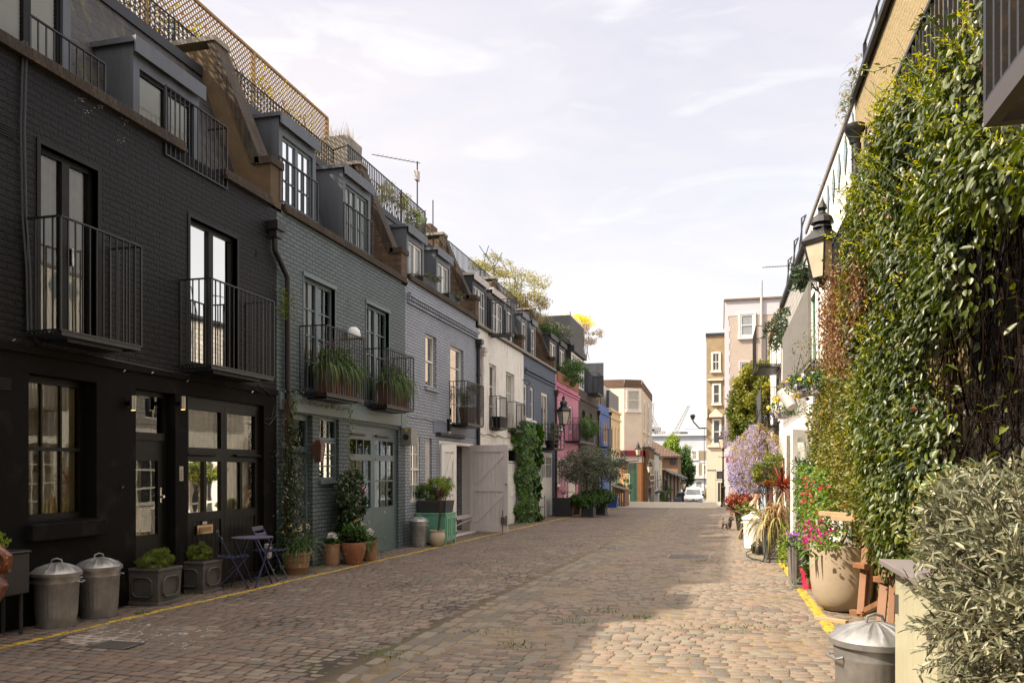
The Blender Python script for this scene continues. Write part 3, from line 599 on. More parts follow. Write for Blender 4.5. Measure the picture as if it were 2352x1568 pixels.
def pipe(root, fr, s, z0, z1, d=.07, r=.05, m=BLK, hopper=True, pts=None, name='downpipe'):
    x = MB(fr); x.tube(pts or [(s, d, z0), (s, d, z1)], r, 10)
    k = z0+.3
    while k < z1-.3 and not pts: x.tube([(s, d, k), (s, d, k+.09)], r*1.25, 10); k += 1.1
    o = build(x, name, m, root, smooth=True)
    if hopper:
        h = MB(fr); sx = (pts[-1][0] if pts else s)
        h.box(sx-.13, sx+.13, .01, .2, z1+.1, z1+.24); h.box(sx-.09, sx+.09, .02, .16, z1-.02, z1+.099); build(h, 'hopper', m, o)
def wire(root, pts, r=.008, m=BLK, name='cable'):
    return build(MB().tube(pts, r, 5), name, m, root, smooth=True)
def planks(root, fr, a, b, c, e, d, m, pw=.11, th=.03, name='plank_panel'):
    x = MB(fr); n = max(2, int(round((b-a)/pw)))
    for k in range(n): s0 = a+(b-a)*k/n; s1 = a+(b-a)*(k+1)/n; x.box(s0+.004, s1-.004, d-th, d, c, e)
    x.box(a, b, d-th-.02, d-th+.018, c, e); return build(x, name, m, root)
def OPN(l_, t, r, b, X=XL):                            # opening from its outline on a wall plane
    y0, z1 = onX(l_, t, X); y1 = onX(r, t, X)[0]; z0 = onX(l_, b, X)[1]; return [y0, y1, z0, z1]
def antenna(label, x, y, z0, z1, dirn=(-1, 0), n=9, L_=1.1, plate=False):
    t = thing('antenna', label, 'antenna', (x, y, z0)); m = MB(); m.tube([(x, y, z0), (x, y, z1)], .022, 6); build(m, 'mast', ZINCD, t)
    m = MB(); m.tube([(x-dirn[0]*.1, y-dirn[1]*.1, z1-.04), (x+dirn[0]*L_, y+dirn[1]*L_, z1-.04)], .012, 5)
    for k in range(n):
        q = .15+k*(L_-.2)/n; px, py = x+dirn[0]*q, y+dirn[1]*q; m.tube([(px+dirn[1]*.12, py-dirn[0]*.12, z1-.04+.012), (px-dirn[1]*.12, py+dirn[0]*.12, z1-.04+.012)], .005, 4)
    build(m, 'aerial_boom', ZINCD, t)
    if plate: m = MB(); m.box(x-.05, x+.05, y-.14, y+.1, z1-.62, z1-.32); build(m, 'panel', OFFW, t)
    return t
# ================================================================= left row
YB = [5.6]+[onX(p, 0, XL)[0] for p in (635, 930, 1097, 1202, 1275, 1328, 1373, 1398, 1424)]
ZP = 6.05                                             # parapet level
# ---- house behind the frame's left edge, lower roof (casts the near shade)
h0, f0 = house_shell('mews_house', 'black brick mews house cut off by the left edge of the photo', -9, YB[0], ZP, BBRICK, [], BLACKR)
mansard(h0, f0, -9, YB[0], z1=7.45, d1=-1.0)
# ---- black house
A = OPN(66, 856, 222, 1200); DR = OPN(312, 892, 403, 1400); GA = OPN(431, 907, 606, 1400)
W1 = OPN(92, 330, 223.6, 760); W2 = OPN(436, 498, 544, 831); DR[2] = -.12; GA[2] = -.13
W1[2] = W2[2] = 3.14
black, fr = house_shell('mews_house', 'black painted brick house with two bare black balconies, first on the left', YB[0], YB[1], ZP,
                        BBRICK, [A+[.26], DR+[.16], GA+[.12], W1+[.14], W2+[.14]], BLACKR, zl=2.95)
m = MB(fr); m.box(YB[0]+.01, YB[1]-.01, .0, .035, 2.9, 2.99); build(m, 'string_course', BLACKR, black, bev=.008)
w = window(black, fr, A[0], A[1], A[2], A[3], d=-.17, cols=3, rows=2, fw=.075, fm=BLACKP, sash=True, curtain=(.0, .99, .0))
m = MB(fr); m.box(A[0]-.05, A[1]+.05, -.2, .1, A[2]-.2, A[2]-.02); build(m, 'window_sill', BLACKR, black, bev=.01)
# front door with fanlight
d = -.12; zt = 2.05
m = MB(fr); a, b = DR[0], DR[1]
m.box(a, a+.06, d-.05, d, -.1, DR[3]); m.box(b-.09, b, d-.05, d, -.1, DR[3]); m.box(a+.06, b-.09, d-.05, d-.002, DR[3]-.06, DR[3]); m.box(a+.06, b-.09, d-.05, d+.02, zt, zt+.1)
fo = build(m, 'door_frame', BLACKP, black)
m = MB(fr); m.poly((a+.06, d-.03, zt+.1), (b-.09, d-.03, zt+.1), (b-.09, d-.03, DR[3]-.06), (a+.06, d-.03, DR[3]-.06)); build(m, 'fanlight_pane', GLASS, fo)
m = MB(fr); da, db = a+.06, b-.09
m.box(da, da+.1, d-.05, d-.01, -.1, zt); m.box(db-.1, db, d-.05, d-.01, -.1, zt); m.box(da+.1, db-.1, d-.05, d-.011, 1.78, zt); m.box(da+.1, db-.1, d-.05, d-.011, .62, .8); m.box(da+.1, db-.1, d-.05, d-.011, -.1, .1)
for k in range(4): s = da+.1+(db-da-.2)*k/4; m.box(s+.004, s+(db-da-.2)/4-.004, d-.045, d-.025, .1, .62)
dd = build(m, 'front_door', BLACKP, black)
m = MB(fr); m.poly((da+.1, d-.035, .8), (db-.1, d-.035, .8), (db-.1, d-.035, 1.78), (da+.1, d-.035, 1.78)); build(m, 'pane', GLASS, dd)
m = MB(fr); q = [(da+.1)+(db-da-.2)*t/12 for t in range(7)]
for k in range(6): m.poly((q[k], d-.1+.012*math.sin(k*2), .8), (q[k+1], d-.1+.012*math.sin(k*2+2), .8), (q[k+1], d-.1+.012*math.sin(k*2+2), 1.75), (q[k], d-.1+.012*math.sin(k*2), 1.75))
build(m, 'curtain', CURT, dd)
CHROME = mat('polished_metal', (.6, .58, .54), rough=.2, metal=1); BRASS = mat('brass', (.5, .36, .2), rough=.3, metal=.9)
m = MB(fr); m.box(db-.075, db-.035, d-.01, d+.005, 1.22, 1.42); m.tube([(db-.055, d, 1.3), (db-.055, d+.05, 1.3)], .02, 8); build(m, 'door_lock', CHROME, dd)
m = MB(fr); m.box(db-.075, db-.04, d-.01, d+.004, .34, .56); m.tube([(db-.057, d, .42), (db-.057, d+.045, .42), (db-.12, d+.05, .42)], .012, 6); build(m, 'door_handle', BRASS, dd)
# garage doors turned into glazed double doors
a, b = GA[0], GA[1]; d = -.08; mid = (a+b)/2
m = MB(fr); m.box(a, a+.06, d-.08, d+.01, -.1, GA[3]); m.box(b-.06, b, d-.08, d+.01, -.1, GA[3]); m.box(a+.06, b-.06, d-.08, d+.008, GA[3]-.08, GA[3]); build(m, 'garage_frame', BLACKP, black)
for s0, s1, lab in ((a+.06, mid-.004, 0), (mid+.004, b-.06, 1)):
    m = MB(fr); h = GA[3]-.08
    for p, q in ((s0, s0+.07), (s1-.07, s1)): m.box(p, q, d-.05, d, -.1, h)
    for z0, z1 in ((-.1, 0.02), (.93, 1.05), (1.78, 1.98), (h-.1, h)): m.box(s0+.07, s1-.07, d-.05, d-.001, z0, z1)
    m.box((s0+s1)/2-.03, (s0+s1)/2+.03, d-.05, d-.002, 1.05, 1.78)
    n = 7
    for k in range(n): p = s0+.07+(s1-s0-.14)*k/n; m.box(p+.004, p+(s1-s0-.14)/n-.004, d-.05, d-.02, .02, .93)
    m.box(s0+.07, s1-.07, d-.06, d-.04, -.1, .93)
    # window shutters' hinges and strap
    lf = build(m, 'garage_door', BLACKP, black)
    m = MB(fr); m.poly((s0+.07, d-.035, 1.05), (s1-.07, d-.035, 1.05), (s1-.07, d-.035, 1.78), (s0+.07, d-.035, 1.78)); m.poly((s0+.07, d-.035, 1.98), (s1-.07, d-.035, 1.98), (s1-.07, d-.035, h-.1), (s0+.07, d-.035, h-.1)); build(m, 'pane', GLASS, lf)
    m = MB(fr); n = 22
    for k in range(n):
        p, q = s0+.07+(s1-s0-.14)*k/n, s0+.07+(s1-s0-.14)*(k+1)/n; m.poly((p, d-.12+.02*math.sin(k*1.7), 1.0), (q, d-.12+.02*math.sin(k*1.7+1.7), 1.0), (q, d-.12+.02*math.sin(k*1.7+1.7), h), (p, d-.12+.02*math.sin(k*1.7), h))
    build(m, 'curtain', CURT, lf)
    m = MB(fr); zc = 1.88; m.tube([(s0+(.0 if not lab else .25), d+.03, zc), (s0+(.62 if not lab else .95), d+.03, zc)], .022, 8); build(m, 'door_bar', BLACKP, lf)
    if not lab:
        m = MB(fr); m.box(s0+.25, s0+.62, d-.002, d+.012, .73, .86); lb = build(m, 'letter_plate', BRASS, lf, bev=.004)
        m = MB(fr); m.box(s0+.30, s0+.57, d+.012, d+.02, .765, .83); build(m, 'letter_flap', mat('dull_brass', (.3, .2, .11), rough=.5, metal=.6), lf)
        m = MB(fr); m.box(s0+.38, s0+.48, d-.002, d+.01, .87, .91); build(m, 'number_plate', OFFW, lf)
for W_ in (W1, W2):
    window(black, fr, W_[0], W_[1], W_[2], W_[3], d=-.07, fw=.06, fm=BLACKP, leaf2=True, name='french_window', curtain=(0, 1, 0))
    # raised flat arch frame round it
    m = MB(fr); e = .05; m.box(W_[0]-e, W_[0], -.14, .012, W_[2], W_[3]+e); m.box(W_[1], W_[1]+e, -.14, .012, W_[2], W_[3]+e); m.box(W_[0], W_[1], -.14, .011, W_[3], W_[3]+e); build(m, 'window_surround', BLACKP, black)
m = MB(fr); m.box(W1[0]+.48, W1[0]+.5, -.07, -.02, 4.0, 4.2); m.box(W1[0]+.44, W1[0]+.46, -.07, -.05, 4.05, 4.22); build(m, 'window_handle', CHROME, black)
# green louvred shutter behind the first window
m = MB(fr)
for k in range(14): z = 4.1+k*.075; m.poly((W1[0]+.16, -.2, z), (W1[0]+.5, -.2, z), (W1[0]+.5, -.25, z+.06), (W1[0]+.16, -.25, z+.06))
m.box(W1[0]+.06, W1[0]+.15, -.24, -.2, 3.2, 5.15); build(m, 'inner_shutter', mat('sage_shutter', (.25, .34, .24), rough=.6), black)
for (l_, t, pl, r_, b_) in ((60, 501, (139, 485), 324, 763), (413, 642, (484, 637), 628.5, 841)):
    y0, z1 = onX(l_, t, XL); z0 = onX(l_, b_, XL)[1]; xp = onY(pl[0], pl[1], y0)[0]; y1 = onX(r_, t, xp)[0]
    balcony(black, fr, y0, y1, z0, z1, xp-XL, gap=.105)
# parapet: stepped coping, roof, dormers
ya = onX(421, 343, XL)[0]; yb = onX(512, 400, XL)[0]
coping(black, fr, YB[0], ya, ZP); coping(black, fr, yb, YB[1]-.18, ZP-.02)
mansard(black, fr, YB[0], YB[1])
y0, y1 = onX(306, 91, XL-.3)[0], onX(457, 194, XL-.3)[0]
dormer(black, fr, y0, y1, 5.75, 7.28, cols=1); z_ = 7.28
y0b = onX(-40, 0, XL-.3)[0]; dormer(black, fr, y0b, onX(163, 0, XL-.3)[0], 5.9, 7.6)
m = MB(); s0, zt_ = onX(72, 32, XL+.02); s1, _ = onX(244, 150, XL+.02); railing(m, fr, s0, s1, 6.18, zt_, .0, gap=.115); build(m, 'guard_rail', BLK, black); m = MB()
s0, zt_ = onX(380, 195, XL+.02); s1, _ = onX(521, 290, XL+.02); railing(m, fr, s0, s1, 5.86, zt_, .02, gap=.1)
m.fr = fr; m.box(s1-.014, s1+.014, -.3, .0, zt_-.02, zt_); build(m, 'guard_rail', BLK, black)
party(black, fr, YB[1]-.02, m=BREND)
# wall lights, cables, notices, vents
LAMPM = mat('brushed_steel', (.45, .42, .38), rough=.35, metal=.9); bulb = mat('warm_bulb', (1, .6, .2), rough=.4)
bn = bulb.node_tree.nodes['Principled BSDF']; bn.inputs['Emission Color'].default_value = (1, .55, .15, 1); bn.inputs['Emission Strength'].default_value = 2.5
for px, lab in ((306, 'brushed steel cylinder wall light left of the black front door'), (420, 'brushed steel cylinder wall light between the black door and garage')):
    y, z = onX(px, 925, XL+.1); t = thing('wall_light', lab, 'wall light', (XL, y, z), group='cylinder lights on the black wall')
    build(MB().tube([(XL+.1, y, z-.09), (XL+.1, y, z+.09)], .035, 14), 'lamp_body', LAMPM, t, smooth=True)
    build(MB().tube([(XL, y, z), (XL+.07, y, z)], .03, 10), 'bracket', BLACKP, t); build(MB().tube([(XL+.1, y, z-.093), (XL+.1, y, z-.091)], .026, 10), 'bulb', bulb, t)
y, z = onX(416, 1087, XL); m = MB(fr); m.box(y-.04, y+.035, .0, .008, z-.1, z+.1); nb = build(m, 'notice', mat('notice_paper', (.5, .42, .32), rough=.7)); tag(nb, 'small cream notice screwed to the wall beside the black door', 'notice')
m = MB(fr)
for k in range(7): m.box(y-.028, y+.02, .008, .0095, z-.075+k*.021, z-.068+k*.021)
build(m, 'lettering', BLACKP, nb)
cab = [(onX(50, 95, XL)), onX(47, 180, XL), onX(44, 300, XL), onX(48, 500, XL), onX(57, 620, XL), onX(60, 760, XL), onX(90, 795, XL), onX(200, 815, XL), onX(330, 842, XL), onX(430, 862, XL)]
wire(black, [(XL+.025, a, b) for a, b in cab], .014); wire(black, [(XL+.04, a+.03, b) for a, b in cab[:6]], .010)
pts = [onX(585, 885, XL), onX(610, 900, XL), onX(628, 925, XL), onX(627, 955, XL), onX(612, 975, XL), onX(600, 970, XL)]; wire(black, [(XL+.05, a, b) for a, b in pts], .009)
pts = [onX(575, 888, XL), onX(600, 908, XL), onX(622, 930, XL), onX(615, 960, XL), onX(598, 962, XL)]; wire(black, [(XL+.07, a, b) for a, b in pts], .007)
for px, py in ((20, 783), (276, 853), (341, 857), (422, 876), (572, 901), (272, 1120)): y, z = onX(px, py, XL); build(MB(fr).tube([(y, 0, z), (y, .05, z), (y+.02, .06, z+.02)], .007, 5), 'hook', CHROME, black)
for (px, py) in ((14, 300), (5, 880), (595, 585)):
    y, z = onX(px, py, XL); m = MB(fr)
    for k in range(5): m.box(y-.1, y+.1, .002, .012, z-.06+k*.026, z-.045+k*.026)
    build(m, 'air_brick', BLACKP, black)
m = MB(fr)
for (px, py, n_) in ((183, 228, 14), (235, 243, 26), (202, 258, 8), (283, 280, 8), (278, 318, 12), (300, 275, 8)):
    for k in range(n_):
        y, z = onX(px+rnd.gauss(0, 7), py+rnd.gauss(0, 5)+0, XL); a = rnd.uniform(.003, .011); b = rnd.uniform(.002, .006); m.poly((y-a, .004, z-b*.4), (y+a*.3, .004, z-b), (y+a, .004, z+b*.5), (y-a*.2, .004, z+b))
build(m, 'chipped_paint', OFFW, black)
# downpipe between the black and green houses
p0 = onX(652, 640, XL); p1 = onX(640, 615, XL); p2 = onX(622, 575, XL); p3 = onX(622, 545, XL)
pipe(black, fr, 0, 0, p3[1], pts=[(p0[0]-.02, .08, -.1), (p0[0]-.02, .08, p0[1]), (p1[0], .08, p1[1]), (p2[0], .08, p2[1]), (p3[0], .08, p3[1])])

# ---- grey-green house
OA = OPN(697, 633, 768.6, 895); OB = OPN(840.4, 695.7, 892.5, 927); OA[2] = 3.1; OB[2] = 3.1
D_ = OPN(660, 946, 717.5, 1300); D_[2] = -.2; GW = OPN(733.6, 957, 778, 1102); GG = OPN(803, 972.6, 914.8, 1300); GG[2] = -.2
green, fr = house_shell('mews_house', 'grey green painted brick house with plant filled balconies beside the black house', YB[1], YB[2], ZP,
                        GRNBR, [OA+[.13], OB+[.13], D_+[.17], GW+[.1], GG+[.12]], GRNBR, zl=2.72)
m = MB(fr); m.box(YB[1]+.05, YB[2]-.35, .0, .05, 2.67, 2.98); m.box(YB[2]-.34, YB[2]-.01, .0, .055, 2.62, 2.99); build(m, 'fascia_beam', GRNP, green, bev=.01)
for O_ in (OA, OB):
    window(green, fr, *O_, d=-.07, cols=2, rows=4, fw=.06, fm=GRNP, leaf2=True, name='french_window', curtain=(.0, .5, 0))
    m = MB(fr); m.box(O_[0]-.04, O_[1]+.05, -.02, .03, O_[3], O_[3]+.07); m.box(O_[0]-.03, O_[0], -.12, .013, O_[2], O_[3]); m.box(O_[1], O_[1]+.03, -.12, .013, O_[2], O_[3]); build(m, 'window_surround', GRNP, green)
window(green, fr, GW[0], GW[1], GW[3]-.42, GW[3], d=-.06, cols=3, rows=1, fw=.05, fm=GRNP); window(green, fr, GW[0], GW[1], GW[2], GW[3]-.43, d=-.062, cols=3, rows=3, fw=.05, fm=GRNP)
m = MB(fr); m.box(GW[0]-.05, GW[1]+.05, -.1, .06, GW[2]-.07, GW[2]); build(m, 'window_sill', GRNP, green)
# door
a, b = D_[0], D_[1]; d = -.12; zt = 1.98
m = MB(fr); m.box(a, a+.06, d-.04, d+.02, -.2, D_[3]); m.box(b-.06, b, d-.04, d+.02, -.2, D_[3]); m.box(a+.06, b-.06, d-.04, d+.018, zt, zt+.1); m.box(a+.06, b-.06, d-.04, d+.018, D_[3]-.1, D_[3]); fo = build(m, 'door_frame', GRNP, green)
m = MB(fr); m.poly((a+.06, d-.02, zt+.1), (b-.06, d-.02, zt+.1), (b-.06, d-.02, D_[3]-.1), (a+.06, d-.02, D_[3]-.1)); build(m, 'fanlight_pane', GLASS, fo)
m = MB(fr); m.box(a+.06, b-.06, d-.05, d-.02, -.2, zt); w_ = b-a-.12; c0 = a+.06
for (p, q, z0, z1) in ((.12, .44, 1.25, 1.85), (.56, .88, 1.25, 1.85), (.12, .44, .15, 1.1), (.56, .88, .15, 1.1)):
    P0, Q0 = c0+w_*p, c0+w_*q
    m.box(P0, Q0, d-.02, d-.01, z0, z0+.03); m.box(P0, Q0, d-.02, d-.01, z1-.03, z1); m.box(P0, P0+.025, d-.02, d-.0105, z0+.03, z1-.03); m.box(Q0-.025, Q0, d-.02, d-.0105, z0+.03, z1-.03)
dd = build(m, 'front_door', mat('dark_grey_door', (.06, .065, .07), rough=.4), green)
for z in (1.32, .93): build(MB().lathe([(0, .0), (.035, .0), (.04, .02), (.0, .035)], (0, 0, 0), 12) if False else MB(fr).tube([(c0+w_*.5-(.05 if z < 1 else 0), d-.02, z+.25*(z > 1)), (c0+w_*.5-(.05 if z < 1 else 0), d+.04, z+.25*(z > 1))], [.02, .035], 12), 'door_knob', CHROME, dd, smooth=True)
# glazed garage doors
a, b = GG[0], GG[1]; d = -.07; mid = (a+b)/2
m = MB(fr); m.box(a, a+.05, d-.05, d+.01, -.2, GG[3]); m.box(b-.05, b, d-.05, d+.01, -.2, GG[3]); m.box(a+.05, b-.05, d-.05, d+.012, GG[3]-.07, GG[3]); build(m, 'garage_frame', GRNP, green)
for s0, s1 in ((a+.05, mid-.004), (mid+.004, b-.05)):
    m = MB(fr); h = GG[3]-.07; e = .1
    for p, q in ((s0, s0+e), (s1-e, s1)): m.box(p, q, d-.05, d, -.2, h)
    for z0, z1 in ((-.2, .85), (1.95-.04, 1.95+.04), (h-.22, h)): m.box(s0+e, s1-e, d-.05, d-.001, z0, z1)
    m.box(s0+e, s1-e, d-.045, d-.01, 1.4, 1.44)
    for k in (1, 2): s = s0+e+(s1-s0-2*e)*k/3; m.box(s-.015, s+.015, d-.046, d-.011, .85, h-.22)
    m.box(s0+e+.02, s1-e-.02, d-.0, d+.01, 1.86, 1.92); m.box(s0+.02, s1-.02, d-.001, d+.012, -.14, -.05)
    lf = build(m, 'garage_door', GRNP, green); m = MB(fr); m.poly((s0+e, d-.03, .85), (s1-e, d-.03, .85), (s1-e, d-.03, h-.22), (s0+e, d-.03, h-.22)); build(m, 'pane', GLASS, lf)
    m = MB(fr); n = 20
    for k in range(n):
        p, q = s0+e+(s1-s0-2*e)*k/n, s0+e+(s1-s0-2*e)*(k+1)/n; m.poly((p, d-.13+.02*math.sin(k*1.7), .8), (q, d-.13+.02*math.sin(k*1.7+1.7), .8), (q, d-.13+.02*math.sin(k*1.7+1.7), 1.9), (p, d-.13+.02*math.sin(k*1.7), 1.9))
    build(m, 'curtain', CURT, lf)
    m = MB(fr); m.tube([(s0+.1, d+.03, h-.12), (s0+.75, d+.03, h-.12)], .025, 8); build(m, 'door_closer', mat('brown_metal', (.06, .04, .035), rough=.5), lf)
for (l_, t, pl, r_, b_) in ((687.6, 747.8, (749, 743), 835.7, 898), (837, 800, (887.8, 798), 949.9, 927)):
    y0, z1 = onX(l_, t, XL); z0 = 3.0; xp = onY(pl[0], pl[1], y0)[0]; y1 = onX(r_, 780, xp)[0]
    balcony(green, fr, y0, y1, z0, z1, xp-XL, gap=.1, w=.012)
    if l_ < 700: BA = (y0, y1, z0, z1, xp)
    else: BB = (y0, y1, z0, z1, xp)
coping(green, fr, YB[1]+.2, YB[2], ZP); mansard(green, fr, YB[1], YB[2], m=ZINCD)
for (l_, r_) in ((640.4, 725), (787.6, 850.7)):
    dormer(green, fr, onX(l_, 0, XL-.3)[0], onX(r_, 0, XL-.3)[0], 5.7, 7.85, fm=GRNP, cols=2, rows=5, blind=True)
m = MB(); 
for (l_, r_, t) in ((645, 733, 412), (793, 858, 515)):
    s0, zt_ = onX(l_, t, XL+.03); s1 = onX(r_, 0, XL+.03)[0]; m = MB(); railing(m, fr, s0, s1, 6.2, 6.95, .0, gap=.1); build(m, 'guard_rail', BLK, green)
party(green, fr, YB[2]-.05, side=None)
m = MB(fr); y, z = onX(803, 693, XL); [m.box(y-.09, y+.09, .001, .01, z-.06+k*.03, z-.045+k*.03) for k in range(4)]; build(m, 'air_brick', GRNP, green)
y, z = onX(812, 770, XL+.15); m = MB(); m.lathe([(0, .17), (.06, .16), (.12, .1), (.14, 0), (.12, -.05), (0, -.06)], (XL+.15, y, z), 16); gl_ = build(m, 'globe_light', BLIND, None, smooth=True); tag(gl_, 'white globe light on the green wall between the two balconies', 'wall light')
# deck rails along the roofs and a trellis
def roofrail(root, fr, s0, s1, z0=8.4, z1=9.35, d=-1.9, gap=.12, horiz=0):
    m = MB(); railing(m, fr, s0, s1, z0, z1, d, gap=gap, w=.022); return build(m, 'roof_railing', BLK, root)
XRL = XL-2.0
s0 = onX(205, 0, XRL)[0]; s1, zt_ = onX(765, 345, XRL); roofrail(black, fr, 5.7, YB[1], 8.4, zt_, -2.0); roofrail(green, fr, YB[1]+.02, s1, 8.4, zt_, -2.0)
s2 = onX(800, 318, XL-1.5)[0]; s3, zz = onX(976, 487, XL-1.5)
RR = (s2, s3, zz)
m = MB(); m.bar((XRL, s1, zt_), (XL-1.5, s2, zz), .03); build(m, 'roof_rail_return', BLK, green)
WOODL = mat('larch_wood', (.36, .22, .09), rough=.7, var=.15, nscale=5)
WOODG = mat('shade_grey_wood', (.06, .055, .05), rough=.8, var=.15)  # wood tone darkened to put the cross screen in shade
def trellis(name, label, p0, p1, z0, z1, m_, gap=.1, postn=4):
    t = thing(name, label, 'trellis', (p0[0], p0[1], z0)); dx, dy = p1[0]-p0[0], p1[1]-p0[1]; L_ = math.hypot(dx, dy); ux, uy = dx/L_, dy/L_; fr_ = Fr(p0[0], p0[1], ux, uy, -uy, ux); H_ = z1-z0
    x = MB(fr_)
    for sg in (1, -1):
        k = -H_
        while k < L_:
            a, b = k, k+H_; za, zb = (z0, z1)
            if a < 0: za = z0+(0-a); a = 0
            if b > L_: zb = z1-(b-L_); b = L_
            if b-a > .02:
                if sg > 0: x.bar((a, .012, za), (b, .012, zb), .008, .026)
                else: x.bar((a, -.012, z0+z1-za), (b, -.012, z0+z1-zb), .008, .026)
            k += gap
    build(x, 'lattice', m_, t)
    f = MB(fr_); f.box(0, L_, -.03, .03, z1, z1+.05); f.box(0, L_, -.03, .03, z0-.04, z0)
    for k in range(postn): s = (L_-.07)*k/(postn-1)+.035; f.box(s-.035, s+.035, -.04, .04, z0-.1, z1-.001)
    build(f, 'frame', m_, t); return t
XT = XL-2.35; ty0 = 7.6; ty1, tz1 = onX(752, 275, XT)
trellis('roof_trellis', 'golden wooden lattice screen along the roof terrace above the black house', (XT, 8.55), (XT, ty1), 8.6, tz1, WOODL, gap=.115, postn=4)
trellis('roof_trellis', 'grey lattice screen, coloured dark for its shade, across the roof terrace at top left', (XT-2.4, 8.5), (XT+.35, 8.5), 8.4, tz1-.3, WOODG, gap=.1, postn=3)
P = []; 
for k in range(26):
    y = rnd.uniform(8.3, ty1-.2); z = rnd.uniform(8.6, 9.8)
    for j in range(55): P.append((XT+.1+abs(rnd.gauss(0, .1)), min(ty1-.1, y+rnd.gauss(0, .25)), min(tz1-.12-rnd.random()*.1, z+rnd.gauss(0, .3))))
for k in range(900): P.append((XT+rnd.uniform(-1.6, .1), 8.35+rnd.gauss(0, .05), min(10.2, 8.6+abs(rnd.gauss(0, .9)))))
t = thing('roof_climber', 'yellowing climber growing through the roof terrace lattice', 'climber', (XT, 10, 8.4))
leaves('foliage', LM('autumn_leaf', [(.3, .07, .03), (.35, .26, .03), (.42, .36, .04), (.25, .28, .05)], trans=.5), t, P, .07, .045, jit=1, D=(0, 0, -1))
stems('stem', STEM, t, 30, lambda i: [(XT+.08, 8.6+i*.28+rnd.uniform(-.3, .3)*j, 8.5+j*.35) for j in range(5)], .008)
# chimney stack, grass planter on the roof, aerials
m = MB(); m.box(-9.7, -8.7, 17.75, 18.25, 8.3, 9.0); build(m, 'roof_chimney', BBROWN, green)
t = thing('roof_planter', 'grey zinc planter of dry grass on the green house roof', 'planter', (-9.3, onX(785, 0, -9.3)[0], 8.4)); yg_ = onX(785, 0, -9.3)[0]; m = MB(); m.frus(-9.3, yg_, 8.4, 9.95, .3, .36, .36, .42); build(m, 'planter_box', STONE, t)
n_ = 90; blades('dry_grass', LM('dry_grass_blade', [(.22, .12, .06), (.3, .2, .1), (.2, .2, .06)]), t, [(-9.3+rnd.uniform(-.3, .3), yg_+rnd.uniform(-.4, .4), 9.9) for _ in range(n_)], [(rnd.gauss(0, .35), rnd.gauss(0, .35), 1) for _ in range(n_)], .45, .012, .3)
yy, zz2 = onX(958, 371, -9.4); antenna('tall aerial with a white panel on the green house roof', -9.4, yy, 8.4, zz2, dirn=(-.75, -.66), L_=1.5, plate=True)
yy, zz2 = onX(994, 460, -9.3); antenna_p = thing('roof_pole', 'thin dark pole standing on the roof beside the chimney stack', 'pole', (-9.3, yy, 8)); build(MB().tube([(-9.3, yy, 8), (-9.3, yy, zz2)], .02, 6), 'pole_shaft', ZINCD, antenna_p)

# ---- pale blue-grey house
LA = OPN(976.7, 763.5, 1001.7, 885.7); LB = OPN(1033.7, 791, 1064, 971.6); LG = OPN(941.7, 1001, 963.8, 1153.7); LD = OPN(976.6, 1004.7, 991.4, 1250); LGg = OPN(1006.6, 1011, 1084, 1300); LD[2] = LGg[2] = -.25
ZP3 = 6.2
pale, fr = house_shell('mews_house', 'pale blue grey painted brick house with a big open white barn door', YB[2], YB[3], ZP3, LTBR,
                       [LA+[.2], LB+[.2], LG+[.15], LD+[.15], LGg+[.5]], LTBR, zl=2.6)
m = MB(fr); m.box(YB[2]+1.9, YB[3]-.15, .0, .015, 2.62, 2.95); build(m, 'lintel', mat('slate_blue_render', (.14, .165, .22), rough=.6), pale)
window(pale, fr, *LA, d=-.09, cols=1, rows=1, sash=True, fm=WHITE, curtain=(0, .4, 0)); window(pale, fr, *LB, d=-.09, cols=1, rows=4, fm=WHITE, name='french_window')
m = MB(fr); m.box(LA[0]-.07, LA[1]+.07, -.1, .08, LA[2]-.1, LA[2]); build(m, 'window_sill', LTBR, pale)
window(pale, fr, *LG, d=-.03, cols=3, rows=4, sash=True, fm=WHITE)
m = MB(fr); m.box(LD[0], LD[1], -.12, -.06, LD[2], LD[3]); m.box(LD[0]+.05, LD[1]-.05, -.06, -.045, 1.2, LD[3]-.15); build(m, 'front_door', OFFW, pale, bev=.005)
# corbel band under the parapet
za = onX(939, 690, XL)[1]; m = MB(fr); m.box(YB[2]+.1, YB[3]-.12, 0, .05, za-.08, za-.02); m.box(YB[2]+.1, YB[3]-.12, 0, .11, za+.08, za+.16)
s = YB[2]+.1
while s < YB[3]-.2: m.box(s, s+.07, 0, .09, za-.019, za+.079); s += .14
build(m, 'corbel_band', LTBR, pale)
coping(pale, fr, YB[2]+.2, YB[3]-.2, ZP3); mansard(pale, fr, YB[2], YB[3], m=ZINCD)
for (l_, r_) in ((933.7, 973.4), (1001.7, 1033.7)): dormer(pale, fr, onX(l_, 0, XL-.3)[0], onX(r_, 0, XL-.3)[0], 5.9, 7.65, fm=WHITE, cols=1, rows=1, blind=True)
party(pale, fr, YB[3]-.05, zf=6.85)
y0, z1 = onX(1032, 875, XL); xp = onY(1074, 873, y0)[0]; y1 = onX(1110, 886, xp)[0]; balcony(pale, fr, y0, y1, onX(1034, 973, XL)[1], z1, xp-XL, gap=.11); BC = (y0, y1, onX(1034, 973, XL)[1], z1, xp)
pipe(pale, fr, YB[3]-.15, -.2, onX(1097, 800, XL)[1], r=.055)
roofrail(pale, fr, RR[0], RR[1], 8.41, RR[2], -1.5, gap=.11); roofrail(pale, fr, RR[1]+.1, YB[3]+1.5, 8.41, 9.2, -1.6)
m = MB(); m.box(-9.3, -8.75, onX(993, 0, -8.7)[0], onX(993, 0, -8.7)[0]+.6, 8.3, 9.35); build(m, 'chimney', BBROWN, pale)
